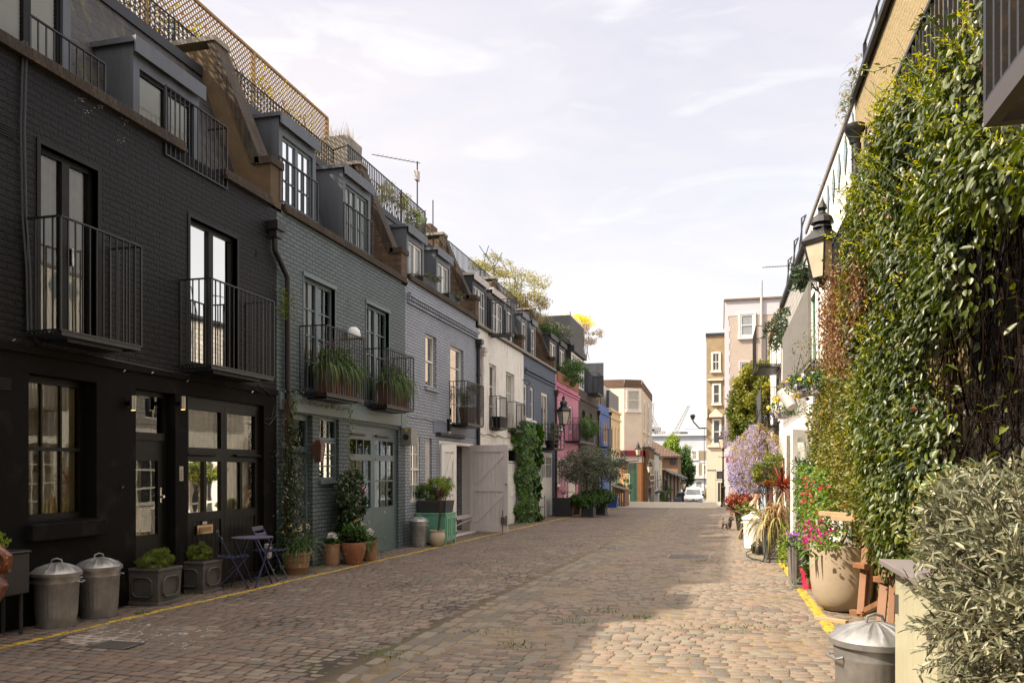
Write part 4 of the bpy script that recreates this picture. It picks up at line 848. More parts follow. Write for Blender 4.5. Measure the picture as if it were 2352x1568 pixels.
# garage: inner glazed screen, white timber lining, step, folded leaf, open leaf
a, b = LGg[0], LGg[1]; m = MB(fr); m.box(a, a+.09, -.3, .02, -.3, LGg[3]); m.box(b-.07, b, -.3, .02, -.3, LGg[3]); m.box(a+.09, b-.07, -.3, .018, LGg[3]-.08, LGg[3]); m.box(a, b, -.5, .1, -.3, -.14); build(m, 'garage_frame', WHITE, pale)
m = MB(fr); xa = a+1.35; m.box(a+.1, xa-.0, -.47, -.4, -.14, LGg[3]-.08); m.box(xa, b-.07, -.5, -.46, -.14, LGg[3]-.08); build(m, 'timber_screen', OFFW, pale)
window(pale, fr, a+1.0, b-.5, -.1, LGg[3]-.12, d=-.34, fw=.09, fm=WHITE, name='glazed_door')
def barn_leaf(parent, fr_, w, z0, z1, name, m_=OFFW):
    x = MB(fr_); e = .13; t_ = .055
    x.box(0, e, 0, t_, z0, z1); x.box(w-e, w, 0, t_, z0, z1); x.box(e, w-e, 0, t_-.002, z1-.2, z1); x.box(e, w-e, 0, t_-.002, z0, z0+.22); zc = (z0+z1)/2; x.box(e, w-e, 0, t_-.002, zc-.09, zc+.09)
    n = 7
    for k in range(n): s = e+(w-2*e)*k/n; x.box(s+.003, s+(w-2*e)/n-.003, .006, .026, z0+.2, z1-.2)
    for (za_, zb_) in ((z0+.22, zc-.09), (zc+.09, z1-.2)):
        A0 = Vector((e+.02, .04, za_+.06)); B0 = Vector((w-e-.02, .04, zb_-.06)); dv = (B0-A0).normalized(); nv = Vector((-dv.z, 0, dv.x))*.065
        c = [A0-nv, B0-nv, B0+nv, A0+nv]
        i = x._a([(p.x, .028, p.z) for p in c]+[(p.x, .05, p.z) for p in c]); x.f += [(i, i+1, i+2, i+3), (i+7, i+6, i+5, i+4)]+[(i+q, i+(q+1) % 4, i+4+(q+1) % 4, i+4+q) for q in range(4)]
    return build(x, name, m_, parent)
yh = onX(1084, 0, XL+.1)[0]; xe = onY(1167, 0, yh)[0]; fo = Fr(XL+.05, yh, 1, 0, 0, -1)
lf = barn_leaf(pale, fo, xe-XL-.05, -.13, onX(1084, 1022, XL+.1)[1], 'barn_door', mat('grey_primer_door', (.58, .53, .52), rough=.6, var=.12, nscale=3, bump=.002, bscale=25, streak=True))
m = MB(fo); w_ = xe-XL-.05; m.box(w_-.2, w_-.09, .055, .09, .1, .3); m.tube([(w_-.15, .08, -.2), (w_-.15, .08, .5)], .012, 6); m.box(w_-.06, w_-.03, .055, .1, .05, .34); m.tube([(w_-.05, .055, 1.25), (w_-.05, .09, 1.25)], .025, 8); build(m, 'bolt', mat('rusty_iron', (.12, .08, .06), rough=.7, metal=.4), lf)
for z in (2.1, 1.75, .8, .05): m = MB(fr); m.box(b+.0, b+.07, .021, .05, z-.05, z+.05); build(m, 'hinge', ZINC, pale)
fo2 = Fr(XL-.05+.1, a-.02, .35, .94, .94, -.35); barn_leaf(pale, fo2, .62, -.13, LGg[3]-.1, 'folded_door_leaf', WHITE)
m = MB(fr); y, z = onX(1030, 1000, XL); m.tube([(a-.15, .08, LGg[3]+.16), (a+1.9, .08, LGg[3]+.16)], .055, 10); m.box(a-.2, a+1.95, .0, .06, LGg[3]+.11, LGg[3]+.21); build(m, 'door_track_cover', ZINCD, pale)
m = MB(fr); m.box(a+1.2, b-.05, -.1, .12, .28, .36); m.bar((a+1.25, .05, .1), (b-.3, .1, .25), .03); build(m, 'shelf', OFFW, pale)
y, z = onX(1028, 976, XL); m = MB(fr); m.box(y-.1, y+.1, 0, .09, z-.16, z+.16); al = build(m, 'alarm_box', BLACKP, None, bev=.02); tag(al, 'black security alarm box on the pale blue wall', 'alarm box')
m = MB(fr); m.box(y-.07, y+.07, .09, .094, z+.04, z+.075); m.box(y-.03, y+.03, .0, .07, z-.24, z-.165); build(m, 'lettering', WHITE, al)
y, z = onX(938, 1002, XL+.12); m = MB(fr); m.box(y-.18, y+.2, 0, .26, z-.2, z+.2); al = build(m, 'meter_box', mat('grey_box_paint', (.25, .25, .22), rough=.5), None, bev=.015); tag(al, 'grey metal box fixed high beside the green garage doors', 'utility box')
m = MB(fr); m.box(y-.184, y-.18, .1, .17, z+.11, z+.17); build(m, 'sticker', mat('yellow_sticker', (.7, .45, .03)), al)
m = MB(fr); m.tube([(y-.18, .13, z-.02), (y-.2, .13, z-.02)], .07, 14); build(m, 'vent', ZINCD, al)
wire(pale, [(XL+.03, YB[2]+.1+k*.35, 2.95-.03*math.sin(k*1.7)) for k in range(9)], .012, LTBR)
# ---- white house
a1 = OPN(1123.4, 833, 1139, 980.5); a2 = OPN(1161.5, 852, 1181, 986.9); gd = OPN(1167, 1028.8, 1190, 1230); gd[2] = -.35
gb = [YB[3]+.6, gd[0]-.35, -.35, gd[3]]
white, fr = house_shell('mews_house', 'white painted brick house between the pale blue and the slate blue houses', YB[3], YB[4], ZP, WHBR, [a1+[.2], a2+[.2], gd+[.12], gb+[.12]], WHBR, zl=2.66)
for q in (a1, a2): window(white, fr, *q, d=-.1, cols=2, rows=3, fm=WHITE, name='french_window')
window(white, fr, gd[0], gd[1], gd[3]-.5, gd[3], d=-.05, fm=WHITE); window(white, fr, gb[0], gb[1], 1.5, gb[3], d=-.05, fm=WHITE, cols=5, rows=2, fw=.09)
m = MB(fr); m.box(gb[0], gb[1], -.1, -.05, -.35, 1.49)
build(m, 'garage_door', WHITE, white)
m = MB(fr); m.box(gd[0]+.03, gd[1]-.03, -.1, -.05, -.3, gd[3]-.52); w_ = gd[1]-gd[0]
for p in (.15, .55):
    for z0, z1 in ((1.5, 1.85), (.75, 1.35), (-.1, .55)): s0 = gd[0]+w_*p; m.box(s0, s0+w_*.3, -.05, -.035, z0, z1)
build(m, 'front_door', WHITE, white)
for q in ((1123, 909, (1148, 908), 1163.3, 982), (1164.6, 922, (1185, 920.7), 1205.8, 988)):
    y0, z1 = onX(q[0], q[1], XL); xp = onY(q[2][0], q[2][1], y0)[0]; y1 = onX(q[3], 0, xp)[0]; bc_ = (y0, y1, onX(q[0], q[4], XL)[1], z1, xp); balcony(white, fr, y0, y1, bc_[2], z1, xp-XL, gap=.13)
    if q[0] == 1123: BD = bc_
coping(white, fr, YB[3], YB[4], ZP, m=STONE); mansard(white, fr, YB[3], YB[4], m=SLATE)
for (l_, r_, c_) in ((1085, 1117, WHITE), (1128, 1157, WHITE)): dormer(white, fr, onX(l_, 0, XL-.3)[0], onX(r_, 0, XL-.3)[0], 5.9, 7.75, fm=c_, m=ZINCD, cols=2, rows=3, gm=GLASSD, roofm=OFFW)
y0, z1 = onX(1122, 722, XL+.02); y1, _ = onX(1181, 0, XL+.75); balcony(white, fr, y0, y1, 6.0, 7.1, .75, gap=.13)
party(white, fr, YB[4]-.1, zf=6.6); pipe(white, fr, YB[3]+.25, 3.3, 5.2, m=OFFW)
y, z = onX(1200, 960-0, XL); t = build(MB(fr).tube([(y, 0, 5.05), (y, .25, 5.0), (y, .28, 4.9), (y, .2, 4.85)], .02, 6), 'hanging_basket_hook', BLK, white)
wire(white, [(XL+.03, YB[3]+.2+k*.42, 2.78-.035*math.sin(k*2.1)) for k in range(14)], .015, STONE)
# ---- slate blue house
n1 = OPN(1203, 880.5, 1210.4, 958.5); n2 = OPN(1217.7, 888, 1225, 964.8); n3 = OPN(1242.7, 899, 1258.3, 1026); ng = OPN(1229, 1035.6, 1270, 1240); ng[2] = -.45
navy, fr = house_shell('mews_house', 'slate blue painted brick house with a horizontal barred balcony and white garage', YB[4], YB[5], ZP, NVBR, [n1+[.1], n2+[.1], n3+[.1], ng+[.14]], NVBR, zl=2.8)
for q in (n1, n2): window(navy, fr, *q, d=-.04, cols=1, rows=2, fm=WHITE, fw=.1, gm=GLASSD); m = MB(fr); m.box(q[0]-.1, q[1]+.1, -.05, .1, q[2]-.12, q[2]); build(m, 'window_sill', WHITE, navy)
window(navy, fr, *n3, d=-.04, cols=2, rows=1, fm=WHITE, fw=.12, gm=GLASSD, name='french_window')
a, b = ng[0], ng[1]; m = MB(fr); m.box(a, a+.9, -.1, -.03, -.4, ng[3]); m.box(a+.9, b-.1, -.1, -.05, -.4, .0); m.box(a+.9, b-.1, -.1, -.05, 0, 1.35); m.box(a+.9, b-.1, -.1, -.05, ng[3]-.2, ng[3]); m.box(b-.1, b, -.1, -.04, -.4, ng[3]); mm_ = (a+.9+b-.1)/2; m.box(mm_-.08, mm_+.08, -.1, -.051, 1.35, ng[3]-.2)
for s0, s1 in ((a+.9, mm_-.08), (mm_+.08, b-.1)):
    for k in range(5): s = s0+(s1-s0)*k/4; m.box(s-.035, s+.035, -.09, -.055, 1.35, ng[3]-.2)
    m.box(s0, s1, -.09, -.056, 1.88, 1.93)
gdo = build(m, 'garage_door', WHITE, navy); m = MB(fr); m.poly((a+.9, -.08, 1.35), (b-.1, -.08, 1.35), (b-.1, -.08, ng[3]-.2), (a+.9, -.08, ng[3]-.2)); build(m, 'pane', GLASSD, gdo)
m = MB(fr); m.box(YB[4]+.15, YB[5]-.2, 0, .06, 5.35, 5.42); m.box(YB[4]+.15, YB[5]-.2, 0, .1, 5.47, 5.55); build(m, 'string_course', NVBR, navy)
coping(navy, fr, YB[4], YB[5], ZP, m=STONE); mansard(navy, fr, YB[4], YB[5])
y0, z1 = onX(1239.4, 974, XL); xp = onY(1271.7, 974, y0)[0]; y1 = onX(1295, 0, xp)[0]; BE = (y0, y1, onX(1239, 1028, XL)[1], z1, xp); balcony(navy, fr, y0, y1, BE[2], z1, xp-XL, horiz=True)
for (l_, r_) in ((1174, 1187.5), (1197, 1210), (1218.8, 1230)): dormer(navy, fr, max(onX(l_, 0, XL-.3)[0], YB[4]+.2), onX(r_, 0, XL-.3)[0], 5.9, 7.75, fm=WHITE, m=ZINC, leaf2=False, rows=2, gm=GLASSD, fw=.08) if l_ > 1180 else dormer(white, fr, YB[4]-1.45, YB[4]-.35, 5.9, 7.75, fm=WHITE, m=ZINC, leaf2=False, rows=2, gm=GLASSD, fw=.08)
party(navy, fr, YB[5]-.1, zf=6.6); pipe(navy, fr, YB[5]-.15, -.4, 5.0, m=mat('rust_brown_pipe', (.07, .03, .02), rough=.6))
roofrail(white, fr, YB[3]+2.2, YB[4], 8.4, 9.4, -1.7, gap=.14); roofrail(navy, fr, YB[4]+.02, YB[5]-.3, 8.4, 9.4, -1.7, gap=.14)
# ---- pink house
p1 = OPN(1284, 920, 1293.5, 979); p2 = OPN(1306.5, 930.4, 1314.4, 982); pg = OPN(1280, 1050, 1289, 1117); pd = OPN(1294, 1051, 1303, 1200); pgg = OPN(1305.5, 1054, 1323, 1200); pd[2] = pgg[2] = -.5
p1[2] = p2[2] = 3.5
pink, fr = house_shell('mews_house', 'bright pink painted house behind the black street lantern', YB[5], YB[6], ZP-.05, PKBR, [p1+[.1], p2+[.1], pg+[.1], pd+[.1], pgg+[.12]], PKBR, zl=2.75)
for q in (p1, p2): window(pink, fr, *q, d=-.04, cols=1, rows=2, fm=WHITE, fw=.1, gm=GLASSD)
window(pink, fr, *pg, d=-.04, rows=2, fm=WHITE, fw=.1, gm=GLASSD); window(pink, fr, pd[0], pd[1], .3, pd[3], d=-.05, fm=WHITE, cols=1, fw=.16, gm=GLASSD, name='front_door')
m = MB(fr); m.box(pd[0], pd[1], -.1, -.05, -.5, .29); m.box(pgg[0], pgg[1], -.12, -.05, -.5, 1.5); m.box(pgg[0], pgg[1], -.12, -.05, 2.2, pgg[3])
for k in range(6): s = pgg[0]+(pgg[1]-pgg[0]-.08)*k/5; m.box(s, s+.08, -.12, -.05, 1.501, 2.199)
gdo = build(m, 'garage_door', mat('cream_door', (.6, .56, .46), rough=.5), pink); m = MB(fr); m.poly((pgg[0], -.1, 1.5), (pgg[1], -.1, 1.5), (pgg[1], -.1, 2.2), (pgg[0], -.1, 2.2)); build(m, 'pane', GLASSD, gdo)
m = MB(fr); m.box(YB[5]+.3, YB[6], 0, .07, 5.3, 5.38); m.box(YB[5]+.3, YB[6], 0, .12, 5.42, 5.5); m.box(pg[0]-.2, pg[1]+.4, -.05, .1, pg[2]-.14, pg[2]-.01); build(m, 'string_course', PKBR, pink)
m = MB(fr); m.box(YB[5]+.3, YB[6]-.1, -.3, .04, ZP-.35, ZP+.12); build(m, 'parapet', brickmat('orange_brick', (.32, .13, .06), (.25, .10, .05), (.2, .15, .1), bump=.01), pink)
mansard(pink, fr, YB[5], YB[6])
for (l_, r_) in ((1261.5, 1278), (1284, 1298)): dormer(pink, fr, max(YB[5]+.15, onX(l_, 0, XL-.3)[0]), onX(r_, 0, XL-.3)[0], 5.9, 7.8, fm=WHITE, m=ZINCD, leaf2=True, rows=2, gm=GLASSD, fw=.07)
y0, z1 = onX(1296, 974, XL); BF = (y0, y0+4.2, 3.05, z1, XL+.75); balcony(pink, fr, BF[0], BF[1], BF[2], BF[3], .75, gap=.2)
party(pink, fr, YB[6]-.1, zf=6.5)
# ---- dark olive house with glazed top storey
k1 = OPN(1336.2, 941, 1343.5, 1000); k2 = OPN(1354, 949, 1359, 1000); kg = [YB[6]+1.2, YB[7]-1.5, -.6, 2.3]; k1[2] = k2[2] = 3.4
dark, fr = house_shell('mews_house', 'dark olive brown house with tall glazed top storey behind the olive trees', YB[6], YB[7], ZP-.1, DKBR, [k1+[.15], k2+[.15], kg+[.2]], DKBR, zl=2.75)
for q in (k1, k2): window(dark, fr, *q, d=-.1, cols=1, rows=2, fm=BLACKP, fw=.08, gm=GLASSD)
m = MB(fr); m.box(kg[0], kg[1], -.2, -.1, -.6, 2.3); build(m, 'garage_door', mat('brown_timber_door', (.06, .05, .04), rough=.6), dark)
m = MB(fr); m.box(YB[6], YB[7], 0, .06, 2.8, 3.05); m.box(YB[6], YB[7], 0, .08, 5.4, 5.5); build(m, 'string_course', DKBR, dark)
y0 = onX(1314.6, 0, XL-.3)[0]; y1 = onX(1342.7, 0, XL-.3)[0]
m = MB(fr); m.box(y0+.01, y1, -4, -.45, 5.9, 7.9); tb = build(m, 'top_storey', ZINCD, dark)
window(dark, fr, y0, y1, 6.15, 7.85, d=-.34, cols=6, rows=2, fm=WHITE, fw=.12, mw=.09, gm=GLASSD)
m = MB(fr); m.box(y0-.05, y1+.1, -4.1, -.2, 7.9, 8.2); m.box(y0-.4, y1, -3.8, -.35, 8.2, 9.7); build(m, 'roof_box', ZINCD, tb)
m = MB(fr); m.box(y1+.2, YB[7], -4, -.6, 5.9, 7.8); build(m, 'roof', SLATE, dark)
for (l_, r_) in ((1347, 1367),):
    y0, z1 = onX(l_, 988.7, XL+.7); BG = (y0, y0+2.6, 3.1, 4.35, XL+.7); balcony(dark, fr, y0, y0+2.6, 3.1, 4.3, .7, gap=.25, panel=ZINCD)
pipe(dark, fr, YB[7]-.2, -.5, 5.0)
# ---- blue house
b1 = OPN(1372.8, 963.7, 1379, 999); b2 = OPN(1386.9, 970, 1390.2, 1017); b3 = OPN(1391.9, 972, 1394.8, 1018); BLBR_ = BLBR
blue, fr = house_shell('mews_house', 'bright blue painted brick house with yellow window frames', YB[7], YB[8], ZP-.3, BLBR, [b1+[.1], b2+[.1], b3+[.1]], BLBR, zl=2.75)
YEL = mat('yellow_joinery', (.6, .38, .06), rough=.5)
for q in (b1, b2, b3): window(blue, fr, *q, d=-.03, cols=1, rows=2, fm=YEL, fw=.12, gm=mat('amber_pane_glass', (.45, .33, .12), rough=.2))  # panes in one even amber tone
m = MB(fr); m.box(YB[7], YB[8], 0, .08, 5.2, 5.3); build(m, 'string_course', BLBR, blue)
y0 = onX(1364.6, 0, XL+.4)[0]; y1 = onX(1385.4, 0, XL+.6)[0]; m = MB(fr); m.box(YB[7]+.2, YB[8]-.2, -4, -.5, 5.7, 7.7); ub = build(m, 'top_storey', DKBR, blue)
for k in range(2): window(blue, fr, YB[7]+.7+k*2, YB[7]+1.8+k*2, 5.8, 7.4, d=-.45, cols=2, rows=2, fm=YEL, fw=.12, gm=GLASSD)
balcony(blue, fr, y0, y1, 5.95, 7.1, .6, gap=.25); m = MB(fr); m.box(y1+.02, y1+.05, -.6, .6, 5.95, 7.9); build(m, 'privacy_screen', ZINC, blue)
y0, z1 = onX(1367, 995, XL+.6); balcony(blue, fr, YB[7]+.3, YB[7]+1.9, 3.1, 4.2, .6, gap=.25, panel=ZINCD)
pipe(blue, fr, YB[8]+.1, -.6, 5.3)
# ---- cream house, green below
c1 = OPN(1403, 977, 1407, 1041); c2 = OPN(1411, 980, 1414.4, 1042); c3 = OPN(1418, 982, 1421, 1043)
cream, fr = house_shell('mews_house', 'cream house with pale green ground floor, last of the left row', YB[8], YB[9], ZP-.35, CRBR, [c1+[.1], c2+[.1], c3+[.1]], PALEG, zl=2.6)
for q in (c1, c2, c3): window(cream, fr, *q, d=-.04, cols=1, rows=2, fm=CRBR, fw=.12, gm=mat('cream_blind_glass', (.5, .42, .28), rough=.4))
m = MB(fr); m.box(YB[8], YB[9], 0, .1, 5.2, 5.32); m.box(YB[8]+.1, YB[9]-.1, -.3, .12, ZP-.35, ZP-.22); build(m, 'cornice', CRBR, cream)
m = MB(fr); m.box(YB[8]+.2, YB[9]-.4, -4, -.6, 5.7, 7.5); build(m, 'top_storey', WHBR, cream); m = MB(fr); m.box(onX(1402, 0, XL+.1)[0], YB[9]-.9, -.2, .0, 5.8, 7.0)
build(m, 'balcony_screen', ZINC, cream)
y_, z_ = onX(1424, 1072, XL); m = MB(fr); m.box(YB[8]+1.2, YB[8]+2.4, -.02, .02, .2, 2.2); build(m, 'front_door', mat('sage_door', (.2, .28, .2)), cream)

# ================================================================= beyond the crossing
def px_at(px, Y): return onY(px, 1000, Y)[0]
CRW = mat('cream_stucco', (.68, .60, .51), rough=.7, var=.07, nscale=1.5, bump=.003, bscale=6); CRWB = brickmat('cream_painted_brick_far', (.72, .64, .55), (.69, .61, .52), (.52, .44, .36), bump=.006, patch=.1)
REDC = mat('crimson_cornice', (.24, .015, .035), rough=.5); ORG = mat('orange_render', (.62, .28, .12), rough=.6, var=.1, wear=.1, wearc=(.5, .12, .08)); SHG = mat('shop_green', (.10, .24, .16), rough=.5)
STOREBR = brickmat('dark_red_brick', (.12, .05, .03), (.08, .035, .022), (.2, .16, .12), bump=.01, w=.28, h=.1, mort=.015, patch=.3)
xa, xb, xc = px_at(1389, 66), px_at(1433, 66), px_at(1472.3, 66.8); xd = px_at(1488.5, 76)
corner = thing('corner_building', 'tall cream corner building with brown brick parapet over an orange shop front', 'building', ((xa+xb)/2, 66, -1))
zT = onY(1450, 870.6, 66)[1]; zB = onY(1450, 889, 66)[1]; zc1 = onY(1450, 1034, 66)[1]; zc0 = onY(1450, 1047, 66)[1]; zg = -1.4
def path_wall(pts, z0, z1, name, m_, parent, out=0.):
    x = MB(); 
    for (p, q) in zip(pts, pts[1:]):
        d_ = Vector((q[0]-p[0], q[1]-p[1])).normalized(); o_ = Vector((d_.y, -d_.x))*out
        x.poly((p[0]+o_.x, p[1]+o_.y, z0), (q[0]+o_.x, q[1]+o_.y, z0), (q[0]+o_.x, q[1]+o_.y, z1), (p[0]+o_.x, p[1]+o_.y, z1))
        if out: x.poly((p[0], p[1], z1), (q[0], q[1], z1), (q[0]+o_.x, q[1]+o_.y, z1), (p[0]+o_.x, p[1]+o_.y, z1)); x.poly((p[0], p[1], z0), (q[0], q[1], z0), (q[0]+o_.x, q[1]+o_.y, z0), (p[0]+o_.x, p[1]+o_.y, z0))
    return build(x, name, m_, parent)
PTS = [(xa-9, 66.0), (xb, 66.0), (xc, 66.8), (xd, 80), (xa-9, 80), (xa-9, 66)]
path_wall(PTS, zg, zB, 'wall', CRW, corner); pw = path_wall(PTS, zB, zT, 'brick_parapet', STOREBR, corner, out=.04)
x = MB(); x.poly(*[(p[0], p[1], zT-.3) for p in PTS[:5]]); build(x, 'roof', ZINCD, corner)
path_wall(PTS[:4], zc0, zc1, 'cornice', REDC, corner, out=.35); path_wall(PTS[:4], zc0-.5, zc0, 'fascia', WHITE, corner, out=.12); path_wall(PTS[:4], zg, zc0-.5, 'shop_front', ORG, corner, out=.06)
fc = Fr(xb, 66.0, (xc-xb)/math.hypot(xc-xb, .8), .8/math.hypot(xc-xb, .8), .8/math.hypot(xc-xb, .8), -(xc-xb)/math.hypot(xc-xb, .8)); wd = math.hypot(xc-xb, .8)
def far_window(parent, fr_, a, b, c, e, fm=WHITE, rows=2, cols=1, d=.02, fw=.12, surround=.0, cur=True, nm='window'):
    x = MB(fr_)
    if surround: x.box(a-surround, a, 0, d+.06, c-.05, e+surround); x.box(b, b+surround, 0, d+.06, c-.05, e+surround); x.box(a, b, 0, d+.059, e, e+surround); x.box(a-surround-.05, b+surround+.05, 0, d+.12, c-.2, c-.05)
    x.box(a, a+fw, 0, d+.02, c, e); x.box(b-fw, b, 0, d+.02, c, e); x.box(a+fw, b-fw, 0, d+.019, e-fw, e); x.box(a+fw, b-fw, 0, d+.019, c, c+fw)
    for k in range(1, rows): z = c+(e-c)*k/rows; x.box(a+fw, b-fw, 0, d+.018, z-.03, z+.03)
    for k in range(1, cols): s = a+(b-a)*k/cols; x.box(s-.02, s+.02, 0, d+.015, c+fw, e-fw)
    w = build(x, nm, fm, parent); x = MB(fr_); x.poly((a+fw, .012, c+fw), (b-fw, .012, c+fw), (b-fw, .012, e-fw), (a+fw, .012, e-fw)); build(x, 'pane', cur if cur not in (True, False) else GLASSD, w); return w
z0, z1 = onY(1452, 940, 66)[1], onY(1452, 896, 66)[1]; far_window(corner, fc, .3, wd-.2, z0, z1, rows=2, surround=.14, fw=.06, cur=mat('net_curtain_pane', (.42, .4, .36), rough=.3))
q0, q1 = px_at(1439.5, 66)-xb, px_at(1464, 66)-xb
x = MB(fc); x.box(q0, q0+.14, .06, .16, zg, zc0-.55); x.box(q1-.14, q1, .06, .16, zg, zc0-.55); x.box(q0+.14, q1-.14, .06, .15, 1.45, 1.6); x.box(q0+.14, q0+.6, .06, .13, zg, 1.45); dg = build(x, 'shop_door_frame', SHG, corner)
x = MB(fc); x.box(q0+.62, q0+.72, .06, .14, -.9, 1.44); x.box(q1-.3, q1-.15, .06, .14, -.9, 1.44); x.box(q0+.72, q1-.3, .06, .139, -.9, .15); x.box(q0+.72, q1-.3, .06, .139, 1.3, 1.44); build(x, 'shop_door', SHG, corner)
x = MB(fc); x.poly((q0+.14, .075, .1), (q1-.14, .075, .1), (q1-.14, .075, zc0-.6), (q0+.14, .075, zc0-.6)); build(x, 'shop_pane', mat('shop_pane_glass', (.16, .19, .18), rough=.15, var=.35, nscale=1.5), dg)
fe = Fr(xc, 66.8, (xd-xc)/math.hypot(xd-xc, 13.2), 13.2/math.hypot(xd-xc, 13.2), 13.2/math.hypot(xd-xc, 13.2), -(xd-xc)/math.hypot(xd-xc, 13.2))
for s in (2, 7): far_window(corner, fe, s, s+1.3, 5.0, 7.4, surround=.25); far_window(corner, fe, s, s+1.3, 2.9, 4.1, surround=.25)
x = MB(fe)
for k in range(9): x.box(.1, 12, .06, .1, -1.2+k*.36, -1.17+k*.36)
build(x, 'render_joint', mat('dark_orange_joint', (.35, .14, .06)), corner)  # joint lines in a darker orange than the render
x = MB(); r_ = random.Random(3); fl = Fr(xa-9, 66, 1, 0, 0, -1)
for k in range(16):
    s = 9-.1+r_.uniform(-.1, 1.3); z = r_.uniform(-.3, 1.6); x.fr = fl; x.bar((s, .075, z), (s+r_.uniform(-.25, .25), .075, z+r_.uniform(.1, .6)), .03, .07)
build(x, 'painted_mural', mat('mural_pink', (.55, .08, .12)), corner)
# small gate and steps beside the shop
t = thing('metal_gate', 'cream metal gate standing open beside the orange shop front', 'gate', (px_at(1432, 64), 64, -.75)); x = MB(); gx = px_at(1430, 64); gx2 = px_at(1445, 64); zt_ = onY(1440, 1088, 64)[1]
for k in range(6): q = gx+(gx2-gx)*k/5; x.box(q-.02, q+.02, 63.98, 64.02, -.8, zt_)
for z in (zt_-.03, .35, -.6): x.box(gx, gx2, 63.97, 64.03, z, z+.05)
build(x, 'gate_frame', CRBR, t)
# street going down on the left: brown brick, white, cream, then a row with awnings, and a hipped tile roof block
BRN = brickmat('brown_yellow_brick', (.21, .13, .07), (.16, .095, .05), (.15, .11, .07), bump=.008, patch=.4); ORBR = brickmat('orange_brown_brick', (.33, .19, .10), (.28, .155, .08), (.22, .15, .1), bump=.006, patch=.2)
TILE = brickmat('brown_roof_tile', (.13, .08, .05), (.095, .058, .038), (.05, .03, .02), bump=.03, w=.4, h=.36, mort=.05, offs=0, patch=.3)
def lane_house(px0, px1, Y0, Y1, zt_, m_, label, depth=6):
    X0 = px_at(px0, Y0); X1 = px_at(px1, Y1); t = thing('lane_house', label, 'house', ((X0+X1)/2-2, (Y0+Y1)/2, gz((Y0+Y1)/2))); L_ = math.hypot(X1-X0, Y1-Y0); f = Fr(X0, Y0, (X1-X0)/L_, (Y1-Y0)/L_, (Y1-Y0)/L_, -(X1-X0)/L_)
    x = MB(f); x.box(.01, L_-.01, -depth, 0, gz(Y1)-.5, zt_); build(x, 'wall', m_, t); x = MB(f); x.box(.02, L_-.02, -depth-.1, .12, zt_, zt_+.18); build(x, 'coping', mat('dark_coping', (.05, .045, .04)), t); return t, f, L_
t, f, L_ = lane_house(1491, 1502, 67.8, 74, onY(1500, 1032, 70)[1], BRN, 'narrow brown brick house just past the corner building')
for k in range(2): far_window(t, f, 1+k*2.8, 2.3+k*2.8, 1.2, 2.6, rows=2); far_window(t, f, 1+k*2.8, 2.3+k*2.8, -1.3, .4, fm=OFFW)
x = MB(f); x.box(0, L_, 0, .05, .75, .85); build(x, 'string_course', WHITE, t)
t, f, L_ = lane_house(1502.5, 1513, 74.1, 82, onY(1508, 1044, 78)[1], WHBR, 'white house with an iron balcony down the far lane')
for k in range(2): far_window(t, f, 1+k*3.4, 2.2+k*3.4, -.1, 1.7, rows=2, fm=OFFW, cur=GLASSD)
balcony(t, f, .5, 6.5, -.3, .8, .9, gap=.3)
t, f, L_ = lane_house(1513.5, 1520, 82.1, 88, onY(1516, 1054, 84)[1], CRBR, 'small cream house next to the row of brick houses with awnings')
far_window(t, f, 1.2, 2.6, -.4, 1.3)
for k in range(5):
    Y0 = 88.2+k*4.4; pa = 1521+k*8.3; t, f, L_ = lane_house(pa, pa+8.1, Y0, Y0+4.3, onY(1525, 1082, 90)[1]-.16*k, ORBR, ['orange brown brick house nearest in the row with dark awning roofs', 'second orange brown brick house in the awning row', 'middle orange brown brick house in the awning row', 'fourth orange brown brick house in the awning row', 'farthest orange brown brick house in the awning row'][k]); t['group'] = 'brick houses with awnings in the lane'
    x = MB(f); zz_ = onY(1525, 1082, 90)[1]-.16*k; i = x._a([(0.05, .0, zz_+.3), (L_-.05, 0, zz_+.3), (L_-.05, 1.0, zz_-.25), (.05, 1.0, zz_-.25)]); x.f.append((i, i+1, i+2, i+3)); x.box(.05, L_-.05, .95, 1.02, zz_-.35, zz_-.24); build(x, 'awning', mat('dark_awning', (.03, .025, .022)), t)
    far_window(t, f, .6, 1.7, -1.6, 1.0+zz_*.0, fm=mat('brown_window_frame', (.1, .06, .04)), rows=3); far_window(t, f, 2.6, 3.7, -3.4, -1.9, fm=OFFW); x = MB(f); x.tube([(.1, .1, -5), (.1, .1, zz_)], .07, 6); build(x, 'downpipe', BLK, t)
t = thing('brick_block', 'brown brick block with a broad hipped tile roof behind the lane houses', 'building', (-9, 112, -3)); X0, X1 = px_at(1488, 104), px_at(1565, 112); Xr = px_at(1491, 110)
ze = onY(1540, 1046, 110)[1]; zr = onY(1492, 1010, 112)[1]
x = MB(); x.box(X0-8, X1-.5, 111.6, 121, -6, ze); build(x, 'wall', ORBR, t)
x = MB(); x.poly((X0-9, 111, ze), (X1, 111, ze), (Xr, 116, zr), (X0-9, 116, zr)); x.poly((X1, 111, ze), (X1, 122, ze), (Xr, 116, zr)); x.poly((X1, 122, ze), (X0-9, 122, ze), (X0-9, 116, zr), (Xr, 116, zr)); x.box(X0-9, X1+.1, 110.9, 111.05, ze-.2, ze); build(x, 'roof', TILE, t)
far_window(t, frC(111.6), px_at(1537, 111), px_at(1551, 111), onY(1540, 1067, 111)[1], onY(1540, 1052, 111)[1], cols=2, rows=1, fm=mat('brown_window_frame', (.1, .06, .04)))
